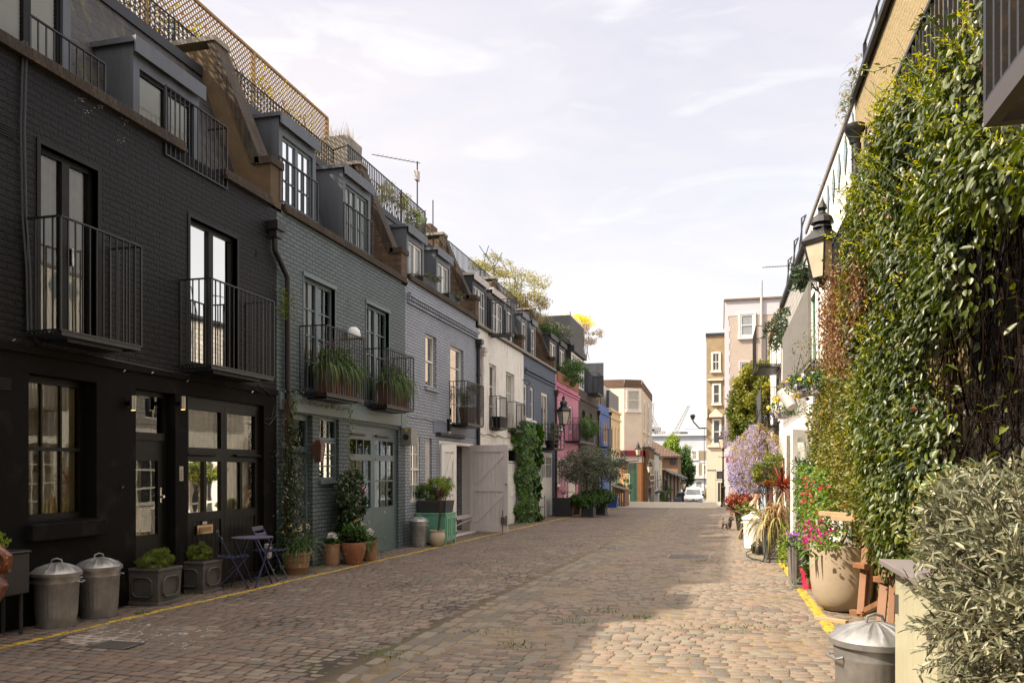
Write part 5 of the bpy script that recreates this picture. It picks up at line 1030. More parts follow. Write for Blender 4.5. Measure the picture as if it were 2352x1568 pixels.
# grey-blue terrace closing the lane
TG = mat('pale_blue_stucco', (.55, .57, .62), rough=.7, var=.08, nscale=.6, streak=True); YK = brickmat('london_stock_brick', (.36, .28, .17), (.29, .22, .13), (.26, .21, .15), bump=.006, patch=.3)
t = thing('terrace', 'pale blue and white terrace closing the end of the lane', 'building', (-8, 150, -5.5)); f = frC(150); xq = lambda p: px_at(p, 150); zq = lambda y: onY(1600, y, 150)[1]
x = MB(); x.box(xq(1480), xq(1630), 150, 160, -7, zq(1060)); x.box(xq(1480), xq(1630), 150.01, 160, zq(1060), zq(996)); build(x, 'wall', TG, t)
x = MB(f)
for (a, b, c, e) in ((1605, 1621, 1056, 1035), (1605, 1620, 1092, 1062), (1570, 1587, 1092, 1036)): x.box(xq(a), xq(b), 0, .02, zq(c), zq(e))
build(x, 'brick_panel', YK, t)
for (a, b, c, e) in ((1590, 1600, 1054, 1036), (1590, 1600, 1090, 1070), (1598, 1612, 1124, 1105), (1616, 1622, 1090, 1068), (1548, 1560, 1054, 1036)): far_window(t, f, xq(a), xq(b), zq(c), zq(e), cols=2, rows=2, surround=.3, cur=mat('pale_pane', (.3, .31, .33), rough=.2), fw=.1)
x = MB(f); x.box(xq(1480), xq(1628), 0, .5, zq(1098), zq(1095)); x.box(xq(1480), xq(1628), 0, .4, zq(1000), zq(996)); build(x, 'cornice', WHITE, t)
x = MB(f); x.box(xq(1567), xq(1577), 0, .05, zq(1141), zq(1112)); build(x, 'front_door', mat('navy_door', (.01, .015, .06), rough=.4), t)
# stock-brick building with pedimented windows over a pale shop
xs0, xs1 = px_at(1622, 66), px_at(1664, 66); f = frC(66); zf = lambda y: onY(1640, y, 66)[1]; xf = lambda p: px_at(p, 66)
t = thing('corner_building', 'tall narrow stock brick building with white pedimented windows over a pale shop', 'building', ((xs0+xs1)/2, 66, -1)); CST = mat('cream_stone_trim', (.68, .6, .5), rough=.6, var=.08); SHP = mat('pale_shop_paint', (.58, .54, .44), rough=.5, var=.05)
x = MB(); x.box(xs0, xs1+2, 66, 78, zf(1030), zf(771)); build(x, 'wall', YK, t); x = MB(); x.box(xs0-.06, xs1+2, 65.9, 78, zf(771), zf(765)); build(x, 'coping', ZINCD, t)
far_window(t, f, xf(1636.5), xf(1651), zf(850), zf(812), rows=2, cols=2, surround=.12, fm=WHITE, fw=.04)
far_window(t, f, xf(1638.5), xf(1651.5), zf(925), zf(884), rows=2, surround=.13, fm=WHITE, fw=.035); far_window(t, f, xf(1638.5), xf(1652), zf(1017), zf(965), rows=2, surround=.14, fm=WHITE, fw=.035)
x = MB(f); zz_ = zf(947); x.box(xf(1628), xf(1658.5), 0, .35, zf(958), zf(954)); i = x._a([(xf(1627), .3, zf(954)), (xf(1659.5), .3, zf(954)), ((xf(1627)+xf(1659.5))/2, .3, zf(938)), (xf(1627), 0, zf(954)), (xf(1659.5), 0, zf(954)), ((xf(1627)+xf(1659.5))/2, 0, zf(938))]); x.f += [(i, i+1, i+2), (i, i+2, i+5, i+3), (i+1, i+4, i+5, i+2)]
x.box(xf(1624), xf(1660), 0, .2, zf(874), zf(870)); x.box(xf(1624), xf(1660), 0, .28, zf(1027), zf(1021)); x.box(xf(1622), xf(1624), 0, .3, zf(960), zf(935)); build(x, 'pediment', CST, t)
x = MB(f); x.box(xs0, xs1+.3, -10, .12, zf(1078), zf(1028)); x.box(xs0, xs0+(xs1-xs0)*.5, -9, .06, -1.5, zf(1078)); sf = build(x, 'shop_front', SHP, t)
far_window(t, f, xf(1643.5), xf(1664), -.95, zf(1103), rows=1, cols=2, fm=SHP, d=.1, fw=.16, nm='shop_door'); far_window(t, f, xf(1643.5), xf(1664), zf(1101), zf(1080), rows=1, fm=SHP, d=.06, fw=.06, nm='fanlight')
y_ = 65.8; tl = thing('wall_lamp', 'dark wall lamp on an arm beside the stock brick building', 'lamp', (xs0, 65.5, zf(990))); x = MB(); x.tube([(xs0, 65.5, zf(983)), (xs0-.55, 65.5, zf(983)), (xs0-1.0, 65.5, zf(968)), (xs0-1.05, 65.5, zf(963))], .06, 6); build(x, 'arm', BLK, tl)
x = MB(); x.lathe([(0, -.22), (.12, -.2), (.2, .05), (.22, .1), (.1, .2), (0, .22)], (xs0-1.05, 65.5, zf(957)), 10); build(x, 'lamp_head', BLK, tl)
# pale brick building behind the right row
PB = brickmat('pinkish_cream_brick', (.48, .39, .33), (.45, .36, .30), (.38, .32, .27), bump=.006, patch=.12); LAV = mat('pale_lavender_render', (.52, .49, .52), rough=.7, var=.05)
f = frC(62); zf = lambda y: onY(1700, y, 62)[1]; xf = lambda p: px_at(p, 62)
t = thing('corner_building', 'tall pinkish cream brick building with pale quoins behind the wisteria', 'building', (xf(1720), 62, -1)); x = MB(); x.box(xf(1664), xf(1664)+9, 62, 74, -1.5, zf(690)); build(x, 'wall', PB, t)
x = MB(f); x.box(xf(1663.5), xf(1672), -.1, .02, -1.3, zf(725)); x.box(xf(1663.5), xf(1664)+9, -.1, .021, zf(725), zf(690))
k = 0; z = 0.
while z < zf(735): x.box(xf(1672), xf(1677 if k % 2 else 1674), -.05, .019, z, z+.42); z += .44; k += 1
build(x, 'quoin', LAV, t); x = MB(); x.box(xf(1662), xf(1664)+9.1, 61.85, 74.2, zf(690), zf(686)); build(x, 'roof_edge', BRN, t)
far_window(t, f, xf(1699), xf(1731), zf(773), zf(722), rows=2, surround=.12, d=.04, fm=WHITE, cur=mat('pale_pane', (.3, .31, .33), rough=.2)); far_window(t, f, xf(1699), xf(1719), zf(878), zf(832), rows=2, surround=.1, fm=LAV)
x = MB(f); x.tube([(xf(1748), .12, zf(880)), (xf(1748), .12, zf(648))], .09, 8); build(x, 'flue', OFFW, t)
# skyline: towers under construction, water tank, cranes
def crane(label, px_b, py_b, px_m, py_m, px_t, py_t, Y=420):
    (X0, Z0), (X1, Z1), (X2, Z2) = onY(px_b, py_b, Y), onY(px_m, py_m, Y), onY(px_t, py_t, Y); t = thing('tower_crane', label, 'crane', (X0, Y, Z0)); g_ = mat('haze_pale_crane_steel', (.30, .30, .31), rough=.7)  # paleness of the steel stands in for distance haze
    x = MB(); k = 12
    for (a, b, w, nm) in (((X0, Z0), (X1, Z1), .9, 0), ((X1, Z1), (X2, Z2), .8, 1)):
        A_, B_ = Vector((a[0], Y, a[1])), Vector((b[0], Y, b[1])); d_ = (B_-A_); o_ = Vector((-d_.z, 0, d_.x)).normalized()*w
        x.bar(A_+o_, B_+o_*.5, .32); x.bar(A_-o_, B_-o_*.5, .32)
        for j in range(k): x.bar(A_+d_*j/k+o_*(1 if j % 2 else -1)*(1-j/k*.5), A_+d_*(j+1)/k+o_*(-1 if j % 2 else 1)*(1-j/k*.5), .2)
    x.box(X1-2, X1+2.2, Y-1.5, Y+1.5, Z1-2.2, Z1-.2); build(x, 'lattice', g_, t); return t
crane('pale crane jib leaning right above the street tree', 1548, 1060, 1552, 990, 1582, 931); crane('crane with jib leaning left beside the concrete frame', 1509, 1040, 1507, 980, 1493, 948)
crane('short crane mast next to the cream corner building', 1493, 1030, 1493, 985, 1500, 925)
t = thing('building_frame', 'concrete tower frame under construction on the skyline', 'building', (-90, 430, 0)); Y = 430; xq = lambda p: px_at(p, Y); zq = lambda y: onY(1500, y, Y)[1]; x = MB()
for k in range(6): z = zq(1024)+(zq(992)-zq(1024))*k/5; x.box(xq(1504), xq(1524), Y, Y+14, z, z+.6)
for k in range(6): q = xq(1504)+(xq(1524)-xq(1504))*k/5; x.box(q-.4, q+.4, Y-.3, Y+.6, zq(1030), zq(992)); 
build(x, 'frame', mat('distant_concrete', (.45, .45, .46)), t); x = MB(); x.box(xq(1507), xq(1521), Y+1, Y+10, zq(1030), zq(1012)); build(x, 'netting', mat('blue_netting', (.12, .15, .25)), t)
t = thing('tower_block', 'distant dark topped tower block behind the street tree', 'building', (-70, 440, 0)); Y = 440; x = MB(); x.box(xq(1559), xq(1577), Y, Y+12, zq(1030), zq(1005)); build(x, 'wall', mat('distant_pale_wall', (.4, .38, .37)), t)
x = MB(); x.box(xq(1558.5), xq(1577.5), Y-.3, Y+12, zq(1005), zq(992)); build(x, 'tank', mat('distant_dark_tank', (.09, .10, .12)), t); x = MB(); x.box(xq(1577.6), xq(1587), Y, Y+9, zq(1030), zq(1003)); build(x, 'annex', mat('distant_brick', (.4, .25, .18)), t)
# street tree in the lane
def tree(label, x, y, z, h, r, m_, n=9000, leaf=.16, cat='tree', name='street_tree', k=40, tr=.16, cz=None, rz_=None, k2=.26, group=None):
    t = thing(name, label, cat, (x, y, z), group=group); q = MB(); cz = cz or h*.65; rz_ = rz_ or h*.38
    q.tube([(x, y, z-.1), (x+tr*.3, y, z+h*.25), (x, y+tr*.2, z+h*.5), (x, y, z+cz)], [tr, tr*.8, tr*.6, tr*.3], 8); build(q, 'trunk', STEM, t, smooth=True); q = MB()
    for i in range(9):
        a = i*2.4; e = rnd.uniform(.2, 1); q.tube([(x, y, z+h*.35+i*.04*h), (x+math.cos(a)*r*.4, y+math.sin(a)*r*.4, z+cz+rz_*(e-.6)*.6), (x+math.cos(a)*r*.85, y+math.sin(a)*r*.85, z+cz+rz_*(e-.5))], [tr*.4, tr*.22, tr*.08], 5)
    build(q, 'branch', STEM, t, smooth=True); P, O, T = clumps((x, y, z+cz), (r, r, rz_), n, k=k, spread=k2); leaves('crown', m_, t, P, leaf, leaf*.6, D=(0, 0, -.3), jit=1, out=O, tone=T, flat=.5); return t
X_, Z_ = onY(1560, 1060, 112); tree('large bright green street tree rising behind the far lane', px_at(1553, 128), 128, -4.6, 11.5, 2.7, LIME, n=14000, leaf=.26, cz=8.6, rz_=3.4)
tree('second green tree drooping over the white terrace in the lane', px_at(1572, 124), 124, -4.4, 9.0, 1.7, GREEN, n=6000, leaf=.3, cz=6.1, rz_=3.3)
P, O, T = clumps((px_at(1523, 86), 84, gz(84)+1.2), (1.3, 2.2, 1.2), 2500, k=12); t = thing('shrub', 'dark green shrub against the far lane houses', 'shrub', (px_at(1523, 86), 84, gz(84))); leaves('foliage', GREEN, t, P, .14, .08, D=(0, 0, 1), jit=1, out=O, tone=T)
P, O, T = clumps((px_at(1624, 90), 90, gz(90)+1.0), (.45, .6, 1.6), 900, k=8); t = thing('shrub', 'yellowish shrub between the white van and the pale shop', 'shrub', (px_at(1624, 90), 90, gz(90))); leaves('foliage', GOLD, t, P, .12, .07, D=(0, 0, 1), jit=1, out=O, tone=T)
antenna('aerial with three booms left of the stock brick building', px_at(1617, 70), 70, 0, onY(1617, 983, 70)[1], dirn=(-1, 0), n=10, L_=1.6)
# ================================================================= right row
OLV = mat('olive_painted_brick_render', (.30, .23, .115), rough=.75, var=.1, nscale=3, bump=.02, bscale=9)
def roughbrick(name, c, crack):
    m = brickmat(name, c, tuple(x*.94 for x in C4(c)[:3]), crack, bump=.02, w=.23, h=.078, mort=.004, distort=.03, patch=.15); return m
OLVB = roughbrick('olive_painted_old_brick', (.33, .25, .13), (.17, .125, .06)); WH2 = roughbrick('white_painted_old_brick', (.82, .80, .76), (.6, .58, .54))
SLH = brickmat('grey_slate_hanging', (.40, .38, .36), (.34, .325, .31), (.16, .15, .14), bump=.015, w=.3, h=.16, mort=.012, patch=.3)
YR = [onX(1963, 0, XR)[0], onX(1852, 0, XR)[0], 25.5, 32.0, 38.5, 45.5]; ZT = onX(1969, 212, XR)[1]
W3 = [9.2, 10.2, 3.3, 5.4]; GW3 = [6.2, 7.6, 1.0, 2.3]
olive_h, fr = house_shell('mews_house', 'olive painted brick house under the big climber on the right', -7, YR[0], ZT, OLVB, [W3+[.12], GW3+[.12]], OLVB, X=XR, side=-1)
window(olive_h, fr, *W3, d=-.06, cols=2, rows=4, fm=BLACKP, leaf2=True, name='french_window'); window(olive_h, fr, *GW3, d=-.06, cols=3, rows=3)
x = MB(fr); x.box(-7, YR[0], -.3, .06, ZT, ZT+.07); x.box(-7, YR[0]-.05, .02, .08, ZT-.08, ZT-.001); build(x, 'gutter', ZINCD, olive_h, bev=.01)
x = MB(); railing(x, fr, -3, onX(1985, 0, XR+.15)[0]+.3, ZT+.12, ZT+1.0, -.2, gap=.9, w=.03, top=.03); build(x, 'roof_railing', BLK, olive_h)
# balconies of the olive house: one over the frame's right edge, one half buried in the climber
xo = 1.22; dep = XR-xo; xn = 1.0; dn = XR-xn; yA = onX(2271, 0, xn)[0]; balcony(olive_h, fr, yA-2.4, yA, 3.06, 4.2, dn, gap=.085, w=.02, floor=False)
x = MB(fr); x.box(yA-2.4, yA, dn-.03, dn+.02, 2.97, 3.059); x.box(yA-.045, yA+.001, .01, dn-.031, 2.97, 3.059)
k = yA-2.3
while k < yA-.1: x.box(k, k+.06, .02, dn-.03, 2.99, 3.04); k += .12
build(x, 'balcony_floor', mat('grey_balcony_metal', (.07, .06, .06), rough=.5), olive_h)
yB1, yB0 = onX(1909, 0, xo)[0], onX(1956, 0, xo)[0]; balcony(olive_h, fr, yB0-.6, yB1-.1, 3.15, 4.2, dep, gap=.1); BLC = (yB0-.6, yB1-.1)
x = MB(fr); k = yB0-.6
while k < yB1-.15: x.box(k, k+.07, .02, dep-.03, 3.09, 3.13); k += .1
build(x, 'balcony_floor', BLK, olive_h)
x = MB(fr)
for a, b, z0, z1 in ((5.6, 8.8, 4.2, 5.5), (10.2, 11.3, 4.6, 5.3)):
    n_ = int((b-a)/.13)
    for k in range(n_+1): s = a+(b-a)*k/n_; x.box(s-.012, s+.012, .1, .124, z0, z1)
    x.box(a, b, .09, .135, z1, z1+.04); x.box(a, b, .09, .135, z0-.04, z0)
build(x, 'window_guard', BLK, olive_h)
py_ = onX(1966, 0, XR-.12)[0]; pipe(olive_h, fr, py_, -.1, onX(1966, 330, XR-.12)[1], d=.12, r=.06, hopper=False)
x = MB(); zz_ = onX(1966, 330, XR-.12)[1]; x.lathe([(.065, 0), (.07, .05), (.11, .14), (.13, .18), (.13, .23), (.1, .24)], (XR-.14, py_, zz_), 16); build(x, 'hopper', BLK, olive_h, smooth=True)
# white house with the diamond frieze
W4 = [14.2, 15.2, 3.25, 5.2]; W4b = [16.9, 17.9, 3.25, 5.2]; D4 = [14.9, 15.75, -.15, 2.35]; D4b = [16.3, 17.4, -.15, 2.35]
whr, fr = house_shell('mews_house', 'white painted brick house with blue green diamonds under its roof, on the right', YR[0], YR[1], ZT-.02, WH2, [W4+[.12], W4b+[.12], D4+[.3], D4b+[.3]], WH2, X=XR, side=-1)
for q in (W4, W4b): window(whr, fr, *q, d=-.06, cols=2, rows=3, fm=mat('green_white_joinery', (.1, .28, .2), rough=.5), leaf2=True, name='french_window')
window(whr, fr, D4b[0], D4b[1], D4b[2], D4b[3], d=-.1, cols=3, rows=5, name='glazed_door')
x = MB(fr); x.box(D4[0], D4[1], -.6, -.5, -.2, 2.4); build(x, 'hall_wall', OFFW, whr)
x = MB(fr); x.box(YR[0]+.01, YR[1], -.3, .035, ZT-.02, ZT+.05); build(x, 'gutter', mat('weathered_gutter', (.22, .19, .17), rough=.6), whr)
DIA = mat('blue_grey_tile', (.22, .30, .34), rough=.35, var=.1); x = MB(fr)
for px, pyy in ((1959, 306), (1942, 356), (1927.4, 393.7), (1914.4, 427.7), (1901.8, 461.8), (1890, 486), (1880, 512), (1871, 536), (1863, 558)):
    y, z = onX(px, pyy, XR); i = x._a([(y-.2, .012, z), (y, .012, z-.34), (y+.2, .012, z), (y, .012, z+.34)]); x.f.append((i, i+1, i+2, i+3))
    i = x._a([(y-.17, .018, z), (y, .018, z-.3), (y+.17, .018, z), (y, .018, z+.3)]); x.f.append((i, i+1, i+2, i+3))
build(x, 'diamond_tile', DIA, whr)
ya, yb = onX(1860, 0, xo)[0], onX(1799.5, 0, xo)[0]
SCR = mat('grey_weathered_slat', (.24, .225, .21), rough=.6, var=.15)
balcony(whr, fr, ya, yb-.0, 3.2, 4.32, dep, gap=.3, m=SCR); x = MB(fr); k = ya
while k < yb: x.box(k, k+.05, dep+.01, dep+.03, 3.22, 4.28); k += .11
k = 0
while k < dep-.1: x.box(yb+.015, yb+.03, k+.05, k+.09, 3.22, 4.28); k += .075
build(x, 'balcony_screen', SCR, whr)
x = MB(fr); k = ya
while k < yb-.1: x.box(k, k+.05, .02, dep-.02, 3.12, 3.16); k += .11
build(x, 'slatted_floor', SCR, whr)
for (nm, X0, Y0, X1, Y1, lab) in (('open_glazed_door', 1.75, 15.35, 1.20, 14.75, 0), ('open_glazed_door', 1.78, 17.6, 1.28, 17.2, 0)):
    L_ = math.hypot(X1-X0, Y1-Y0); f2 = Fr(X1, Y1, (X0-X1)/L_, (Y0-Y1)/L_, -(Y0-Y1)/L_, (X0-X1)/L_); f2 = Fr(X1, Y1, (X0-X1)/L_, (Y0-Y1)/L_, (Y0-Y1)/L_, -(X0-X1)/L_)
    window(whr, f2, 0, L_, -.15, 2.36, d=.0, fw=.13, thick=.045, name=nm, gm=GLASS)
# slate hung house and the further ones
slh, fr = house_shell('mews_house', 'grey slate hung house beyond the white diamond house on the right', YR[1], YR[2], ZT-.25, SLH, [[20.5, 21.6, 3.2, 5.1, .1]], WHBR, X=XR, side=-1, zl=2.9)
window(slh, fr, 20.5, 21.6, 3.2, 5.1, d=-.05, cols=2, rows=3); x = MB(fr); x.box(YR[1], YR[2], -.3, .1, ZT-.25, ZT-.15); build(x, 'gutter', ZINCD, slh); x = MB()
for k in range(3): y = 19.5+k*1.9; x.tube([(XR-.02, y, ZT-.15), (XR-.02, y, ZT+.6), (XR+.1, y+.3, ZT+.75), (XR+.1, y+1.2, ZT+.75), (XR, y+1.4, ZT-.15)], .02, 6)
build(x, 'roof_handrail', BLK, slh)
far_window(slh, fr, 22.5, 23.8, -.2, 2.2, rows=3, cols=3); far_window(slh, fr, 19.5, 21.3, .6, 2.2, rows=3, cols=3)
wr3, fr = house_shell('mews_house', 'white house with a black iron upper balcony further down on the right', YR[2], YR[3], ZT-.35, WHBR, [], WHBR, X=XR, side=-1)
x = MB(fr); x.box(YR[2], YR[3], -.3, .09, ZT-.35, ZT-.2); build(x, 'coping', brickmat('orange_brick', (.32, .13, .06), (.25, .10, .05), (.2, .15, .1), bump=.01), wr3)
balcony(wr3, fr, 26, 28.5, 4.9, 6.1, .75, gap=.14); far_window(wr3, fr, 26.5, 27.7, 3.2, 4.7); far_window(wr3, fr, 26.5, 28.2, .4, 2.2, cols=3, rows=3)
balcony(wr3, fr, 27, 30, 3.1, 4.3, .55, gap=.14, panel=ZINC)
x = MB(); 
bl4, fr = house_shell('mews_house', 'low pale blue house behind the wisteria on the right', YR[3], YR[4], 5.4, brickmat('sky_blue_painted_brick', (.42, .55, .75), (.38, .5, .7), (.3, .4, .55), bump=.006), [], X=XR, side=-1)
wr5, fr = house_shell('mews_house', 'white end house of the right row next to the lamp post', YR[4], YR[5], 5.2, WHBR, [], X=XR, side=-1)
far_window(wr5, fr, 40, 41.2, .5, 2.2); far_window(bl4, fr, 34, 35.2, .5, 2.2)
antenna('small aerial above the slate hung house roof', 2.2, 27.5, 6.3, onX(1810, 628, 2.2)[1], dirn=(-1, 0), n=8, L_=.9)

# ---- lanterns
LGL = mat('old_lantern_glass', (.55, .48, .36), rough=.3, spec=.6)
def lantern(root, x, y, z, s=1., n=4, rot=.785):
    """classic tapered street lantern, z at its base"""
    m = MB(); R0, R1, H_ = .10*s, .185*s, .38*s
    m.lathe([(R0*.98, 0), (R1*.98, H_)], (x, y, z), n); g = build(m, 'lantern_glass', LGL, root)
    f = MB(); P0 = [(x+R0*math.cos(rot*0+2*math.pi*k/n), y+R0*math.sin(2*math.pi*k/n), z) for k in range(n)]; P1 = [(x+R1*math.cos(2*math.pi*k/n), y+R1*math.sin(2*math.pi*k/n), z+H_) for k in range(n)]
    for k in range(n): f.bar(P0[k], P1[k], .018*s); f.bar(P0[k], P0[(k+1) % n], .022*s); f.bar(P1[k], P1[(k+1) % n], .03*s)
    f.lathe([(R1*1.14, H_), (R1*1.16, H_+.02*s), (.1*s, H_+.13*s), (.095*s, H_+.15*s)], (x, y, z), n)
    f.lathe([(.1*s, H_+.15*s), (.085*s, H_+.19*s), (.12*s, H_+.2*s), (.1*s, H_+.26*s), (.04*s, H_+.31*s), (.03*s, H_+.33*s), (.05*s, H_+.36*s), (.035*s, H_+.4*s), (0, H_+.47*s)], (x, y, z), 12)
    f.lathe([(0, -.1*s), (.03*s, -.09*s), (.035*s, -.03*s), (R0, 0)], (x, y, z), 8); build(f, 'lantern_frame', BLK, root)
xl_, zl_ = 1.22, onX(1888, 640, 1.22)[1]; yl_ = onX(1888, 640, 1.22)[0]
t = thing('wall_lantern', 'large black lantern with finial bracketed from the olive house corner', 'lantern', (XR, yl_, zl_-.3)); lantern(t, xl_, yl_, zl_, 1.18)
x = MB(); x.tube([(XR, yl_, zl_-.12), (1.5, yl_, zl_-.16), (xl_, yl_, zl_-.12)], .02, 8); x.tube([(XR, yl_, zl_-.5), (1.65, yl_, zl_-.3), (1.45, yl_, zl_-.3), (1.4, yl_, zl_-.16)], .014, 6); build(x, 'bracket', BLK, t, smooth=True)
Yl = 35.0; xq, zq_ = onY(1294, 977, Yl); t = thing('wall_lantern', 'black street lantern on a bracket in front of the pink house', 'lantern', (XL, Yl, 4)); lantern(t, xq, Yl, zq_+.05, 1.55)
x = MB(); x.tube([(XL, Yl, zq_-.25), (xq, Yl, zq_-.25), (xq, Yl, zq_-.1)], .03, 8); x.tube([(XL, Yl, zq_-.9), (XL+.4, Yl, zq_-.5), (xq-.1, Yl, zq_-.28)], .02, 6); build(x, 'bracket', BLK, t)
Yl = 65.0; xq, zq_ = onY(1465, 1060, Yl); t = thing('wall_lantern', 'brass toned lantern on a bracket at the crimson cornice of the corner shop', 'lantern', (xq, 65.6, 3)); lantern(t, xq, Yl, onY(1465, 1045, Yl)[1], 1.3)
x = MB(); x.tube([(xq-.9, 65.9, zq_-.1), (xq-.9, Yl, zq_), (xq, Yl, zq_+.1), (xq, Yl, zq_+.3)], .04, 6); build(x, 'bracket', BLK, t)
def lamp_post(label, x_, y_, z0, ztop, s=1.6, group='lamp posts'):
    t = thing('lamp_post', label, 'lamp post', (x_, y_, z0), group=group); H_ = ztop-z0; zl = H_-.85*s
    m = MB(); m.lathe([(.0, -.1), (.15, -.1), (.15, .12), (.12, .16), (.11, 1.05), (.14, 1.1), (.14, 1.16), (.075, 1.22), (.055, 1.6), (.045, zl-.6), (.07, zl-.58), (.07, zl-.52), (.04, zl-.48), (.035, zl-.1), (.06, zl-.08), (.02, zl)], (x_, y_, z0), 12)
    build(m, 'post', BLK, t, smooth=True); m = MB(); m.tube([(x_-.3, y_, z0+zl-.5), (x_+.3, y_, z0+zl-.5)], .018, 6); build(m, 'ladder_bar', BLK, t); lantern(t, x_, y_, z0+zl, s); return t
lx, ly = .13, 49.6; lamp_post('black lamp post at the right corner before the crossing', lx, ly, gz(ly)+.05, onY(1660, 978, ly)[1], 1.55)
Yq = 66; lamp_post('black lamp post against the orange corner shop', px_at(1491.5, 64), 64, -.85, onY(1491, 1060-8, 64)[1]+.0, 1.3)
Yq = 84; lamp_post('smaller black lamp post beside the white van', px_at(1568.5, 87), 87, gz(87), onY(1569, 1092, 87)[1], 1.7)

# ================================================================= containers
def bin_(label, x, y, r=.235, h=.60, m_=GALV, group='metal dustbins', ribs=True, z=None, rot=0.):
    z = gz(y) if z is None else z; t = thing('dustbin', label, 'dustbin', (x, y, z), rot, group=group); q = MB()
    fn = (lambda w, zz: 1+(.02*math.cos(w*30) if .12 < zz < h-.14 else 0)) if ribs else None
    q.lathe([(0, .015), (r*.80, .0), (r*.82, .02), (r*.835, .09), (r*.845, .1), (r*.85, .14), (r*.93, h-.13), (r*.955, h-.115), (r*.965, h-.1), (r*.945, h-.08), (r*.965, h-.06), (r*.955, h-.045), (r*.96, h), (r*.9, h)], (0, 0, 0), 90 if ribs else 40, fn); build(q, 'bin_body', m_, t, local=True, smooth=True)
    q = MB(); nr = 14; q.lathe([(r*1.06, h-.035), (r*1.07, h+.0), (r*1.03, h+.01), (r*.86, h+.038), (r*.5, h+.075), (r*.22, h+.095), (0, h+.1)], (0, 0, 0), 84, (lambda w, zz: 1+(.02*max(0, math.cos(w*nr))**4 if h+.01 < zz < h+.11 else 0)))
    if ribs:
        v2 = []
        for (vx, vy, vz) in q.v:
            rr = math.hypot(vx, vy); w = math.atan2(vy, vx)
            if rr > 1e-5 and r*.15 < rr < r*1.0: vz += .009*max(0, math.cos(w*nr/2*2))**6*min(1, rr/r*1.3)
            v2.append((vx, vy, vz))
        q.v = v2
    build(q, 'bin_lid', m_, t, local=True, smooth=True)
    q = MB(); q.tube([(-.06, 0, h+.08), (-.045, 0, h+.13), (0, 0, h+.145), (.045, 0, h+.13), (.06, 0, h+.08)], .009, 8); build(q, 'lid_handle', m_, t, local=True, smooth=True)
    q = MB()
    for sg in (1, -1): q.tube([(sg*r*.94, -.07, h-.1), (sg*(r*.98+.03), -.06, h-.11), (sg*(r*.98+.03), .06, h-.11), (sg*r*.94, .07, h-.1)], .009, 6)
    build(q, 'side_handle', m_, t, local=True); return t
g1 = onG(128, 1422); g2 = onG(224, 1403)
bin_('duller galvanised dustbin under the ground floor sash window, left of its pair', -6.93, onX(130, 0, -6.93)[0], rot=.5, h=.58); bin_('shinier galvanised dustbin with a yellow scrape, right of its pair on the left side', -6.94, onX(227, 0, -6.94)[0], rot=1.2, h=.58)
g3 = onG(961, 1252); bin_('galvanised dustbin in front of the mint green cabinet', -6.9, onX(961, 0, -6.9)[0], r=.23, h=.60)
bin_('large galvanised dustbin in the right foreground beside the cream cabinet', .90, 5.28, r=.245, h=.64, rot=.3)
g4 = onG(1724, 1258); bin_('white painted dustbin on the sunny right side', g4[0]+.05, g4[1]+.1, r=.24, h=.70, m_=mat('white_enamel', (.75, .74, .70), rough=.35, var=.04), ribs=False)
def sqpot(label, cx, cy, w, h, m_, style='octagon', group=None, name='planter', cat='planter', rim=.03, wy=None, soil=True, z=None):
    z = gz(cy) if z is None else z; wy = wy or w; t = thing(name, label, cat, (cx, cy, z), group=group); a, b = w/2, wy/2; q = MB()
    q.frus(0, 0, 0, .05, a*.98, b*.98, a*.95, b*.95); q.frus(0, 0, .05, h-.04, a*.90, b*.90, a*.95, b*.95); q.frus(0, 0, h-.04, h, a*.99, b*.99, a, b); build(q, 'planter_body', m_, t, local=True, bev=.008)
    q = MB(); q.box(-a*.85, a*.85, -b*.85, b*.85, h-.01, h+.006)
    if soil: build(q, 'soil', SOIL, t, local=True)
    if style:
        q = MB()
        for (ux, uy, dd, hw) in ((0, -1, b, a), (1, 0, a, b), (-1, 0, a, b), (0, 1, b, a)):
            tx, ty = -uy, ux; zc = h*.5; P_ = lambda s, zz, o: (tx*s+ux*(dd*.925+o), ty*s+uy*(dd*.925+o), zz)
            if style == 'octagon': pts = [(-.62, -.36), (-.40, -.58), (.40, -.58), (.62, -.36), (.62, .36), (.40, .58), (-.40, .58), (-.62, .36), (-.62, -.36)]
            else: pts = [(-.78, -.78), (.78, -.78), (.78, .78), (-.78, .78), (-.78, -.78)]
            W_ = [P_(s*hw*.98, zc+zz*h*.46, .008+.02*(zz*.5+.5)) for s, zz in pts]; q.tube(W_, .011, 6)
            if style == 'lattice':
                for k in range(-4, 5):
                    for sg in (1, -1):
                        L_ = []
                        for tt in np.linspace(-.66, .66, 15):
                            s_ = k*.3+sg*tt
                            if abs(s_) <= .62: L_.append(P_(s_*hw, zc+tt*h*.46, .006+.02*(tt*.5+.5)))
                        if len(L_) > 1: q.tube([L_[0], L_[-1]], .006, 4)
        build(q, 'moulding', m_, t, local=True, smooth=True)
    return t
LEAD = mat('faux_lead_planter', (.085, .078, .07), rough=.55, var=.2, nscale=6, bump=.002, bscale=30); LEAD2 = mat('grey_taupe_planter', (.16, .145, .13), rough=.55, var=.1)
def puff(t, c, r, n, m_, leaf=.05, asp=.4, k=20, D=(0, 0, 1), jit=.8, spread=.33, shell=.75, name='foliage', tone=True, flat=.5):
    P, O, T = clumps(c, r, n, k=k, spread=spread, shell=shell); return leaves(name, m_, t, P, leaf, leaf*asp, D=D, jit=jit, out=O, tone=T if tone else None, flat=flat)
SPRIG = LM('yellow_green_sprig', [(.05, .08, .012), (.12, .17, .02), (.24, .27, .03)], trans=.3)
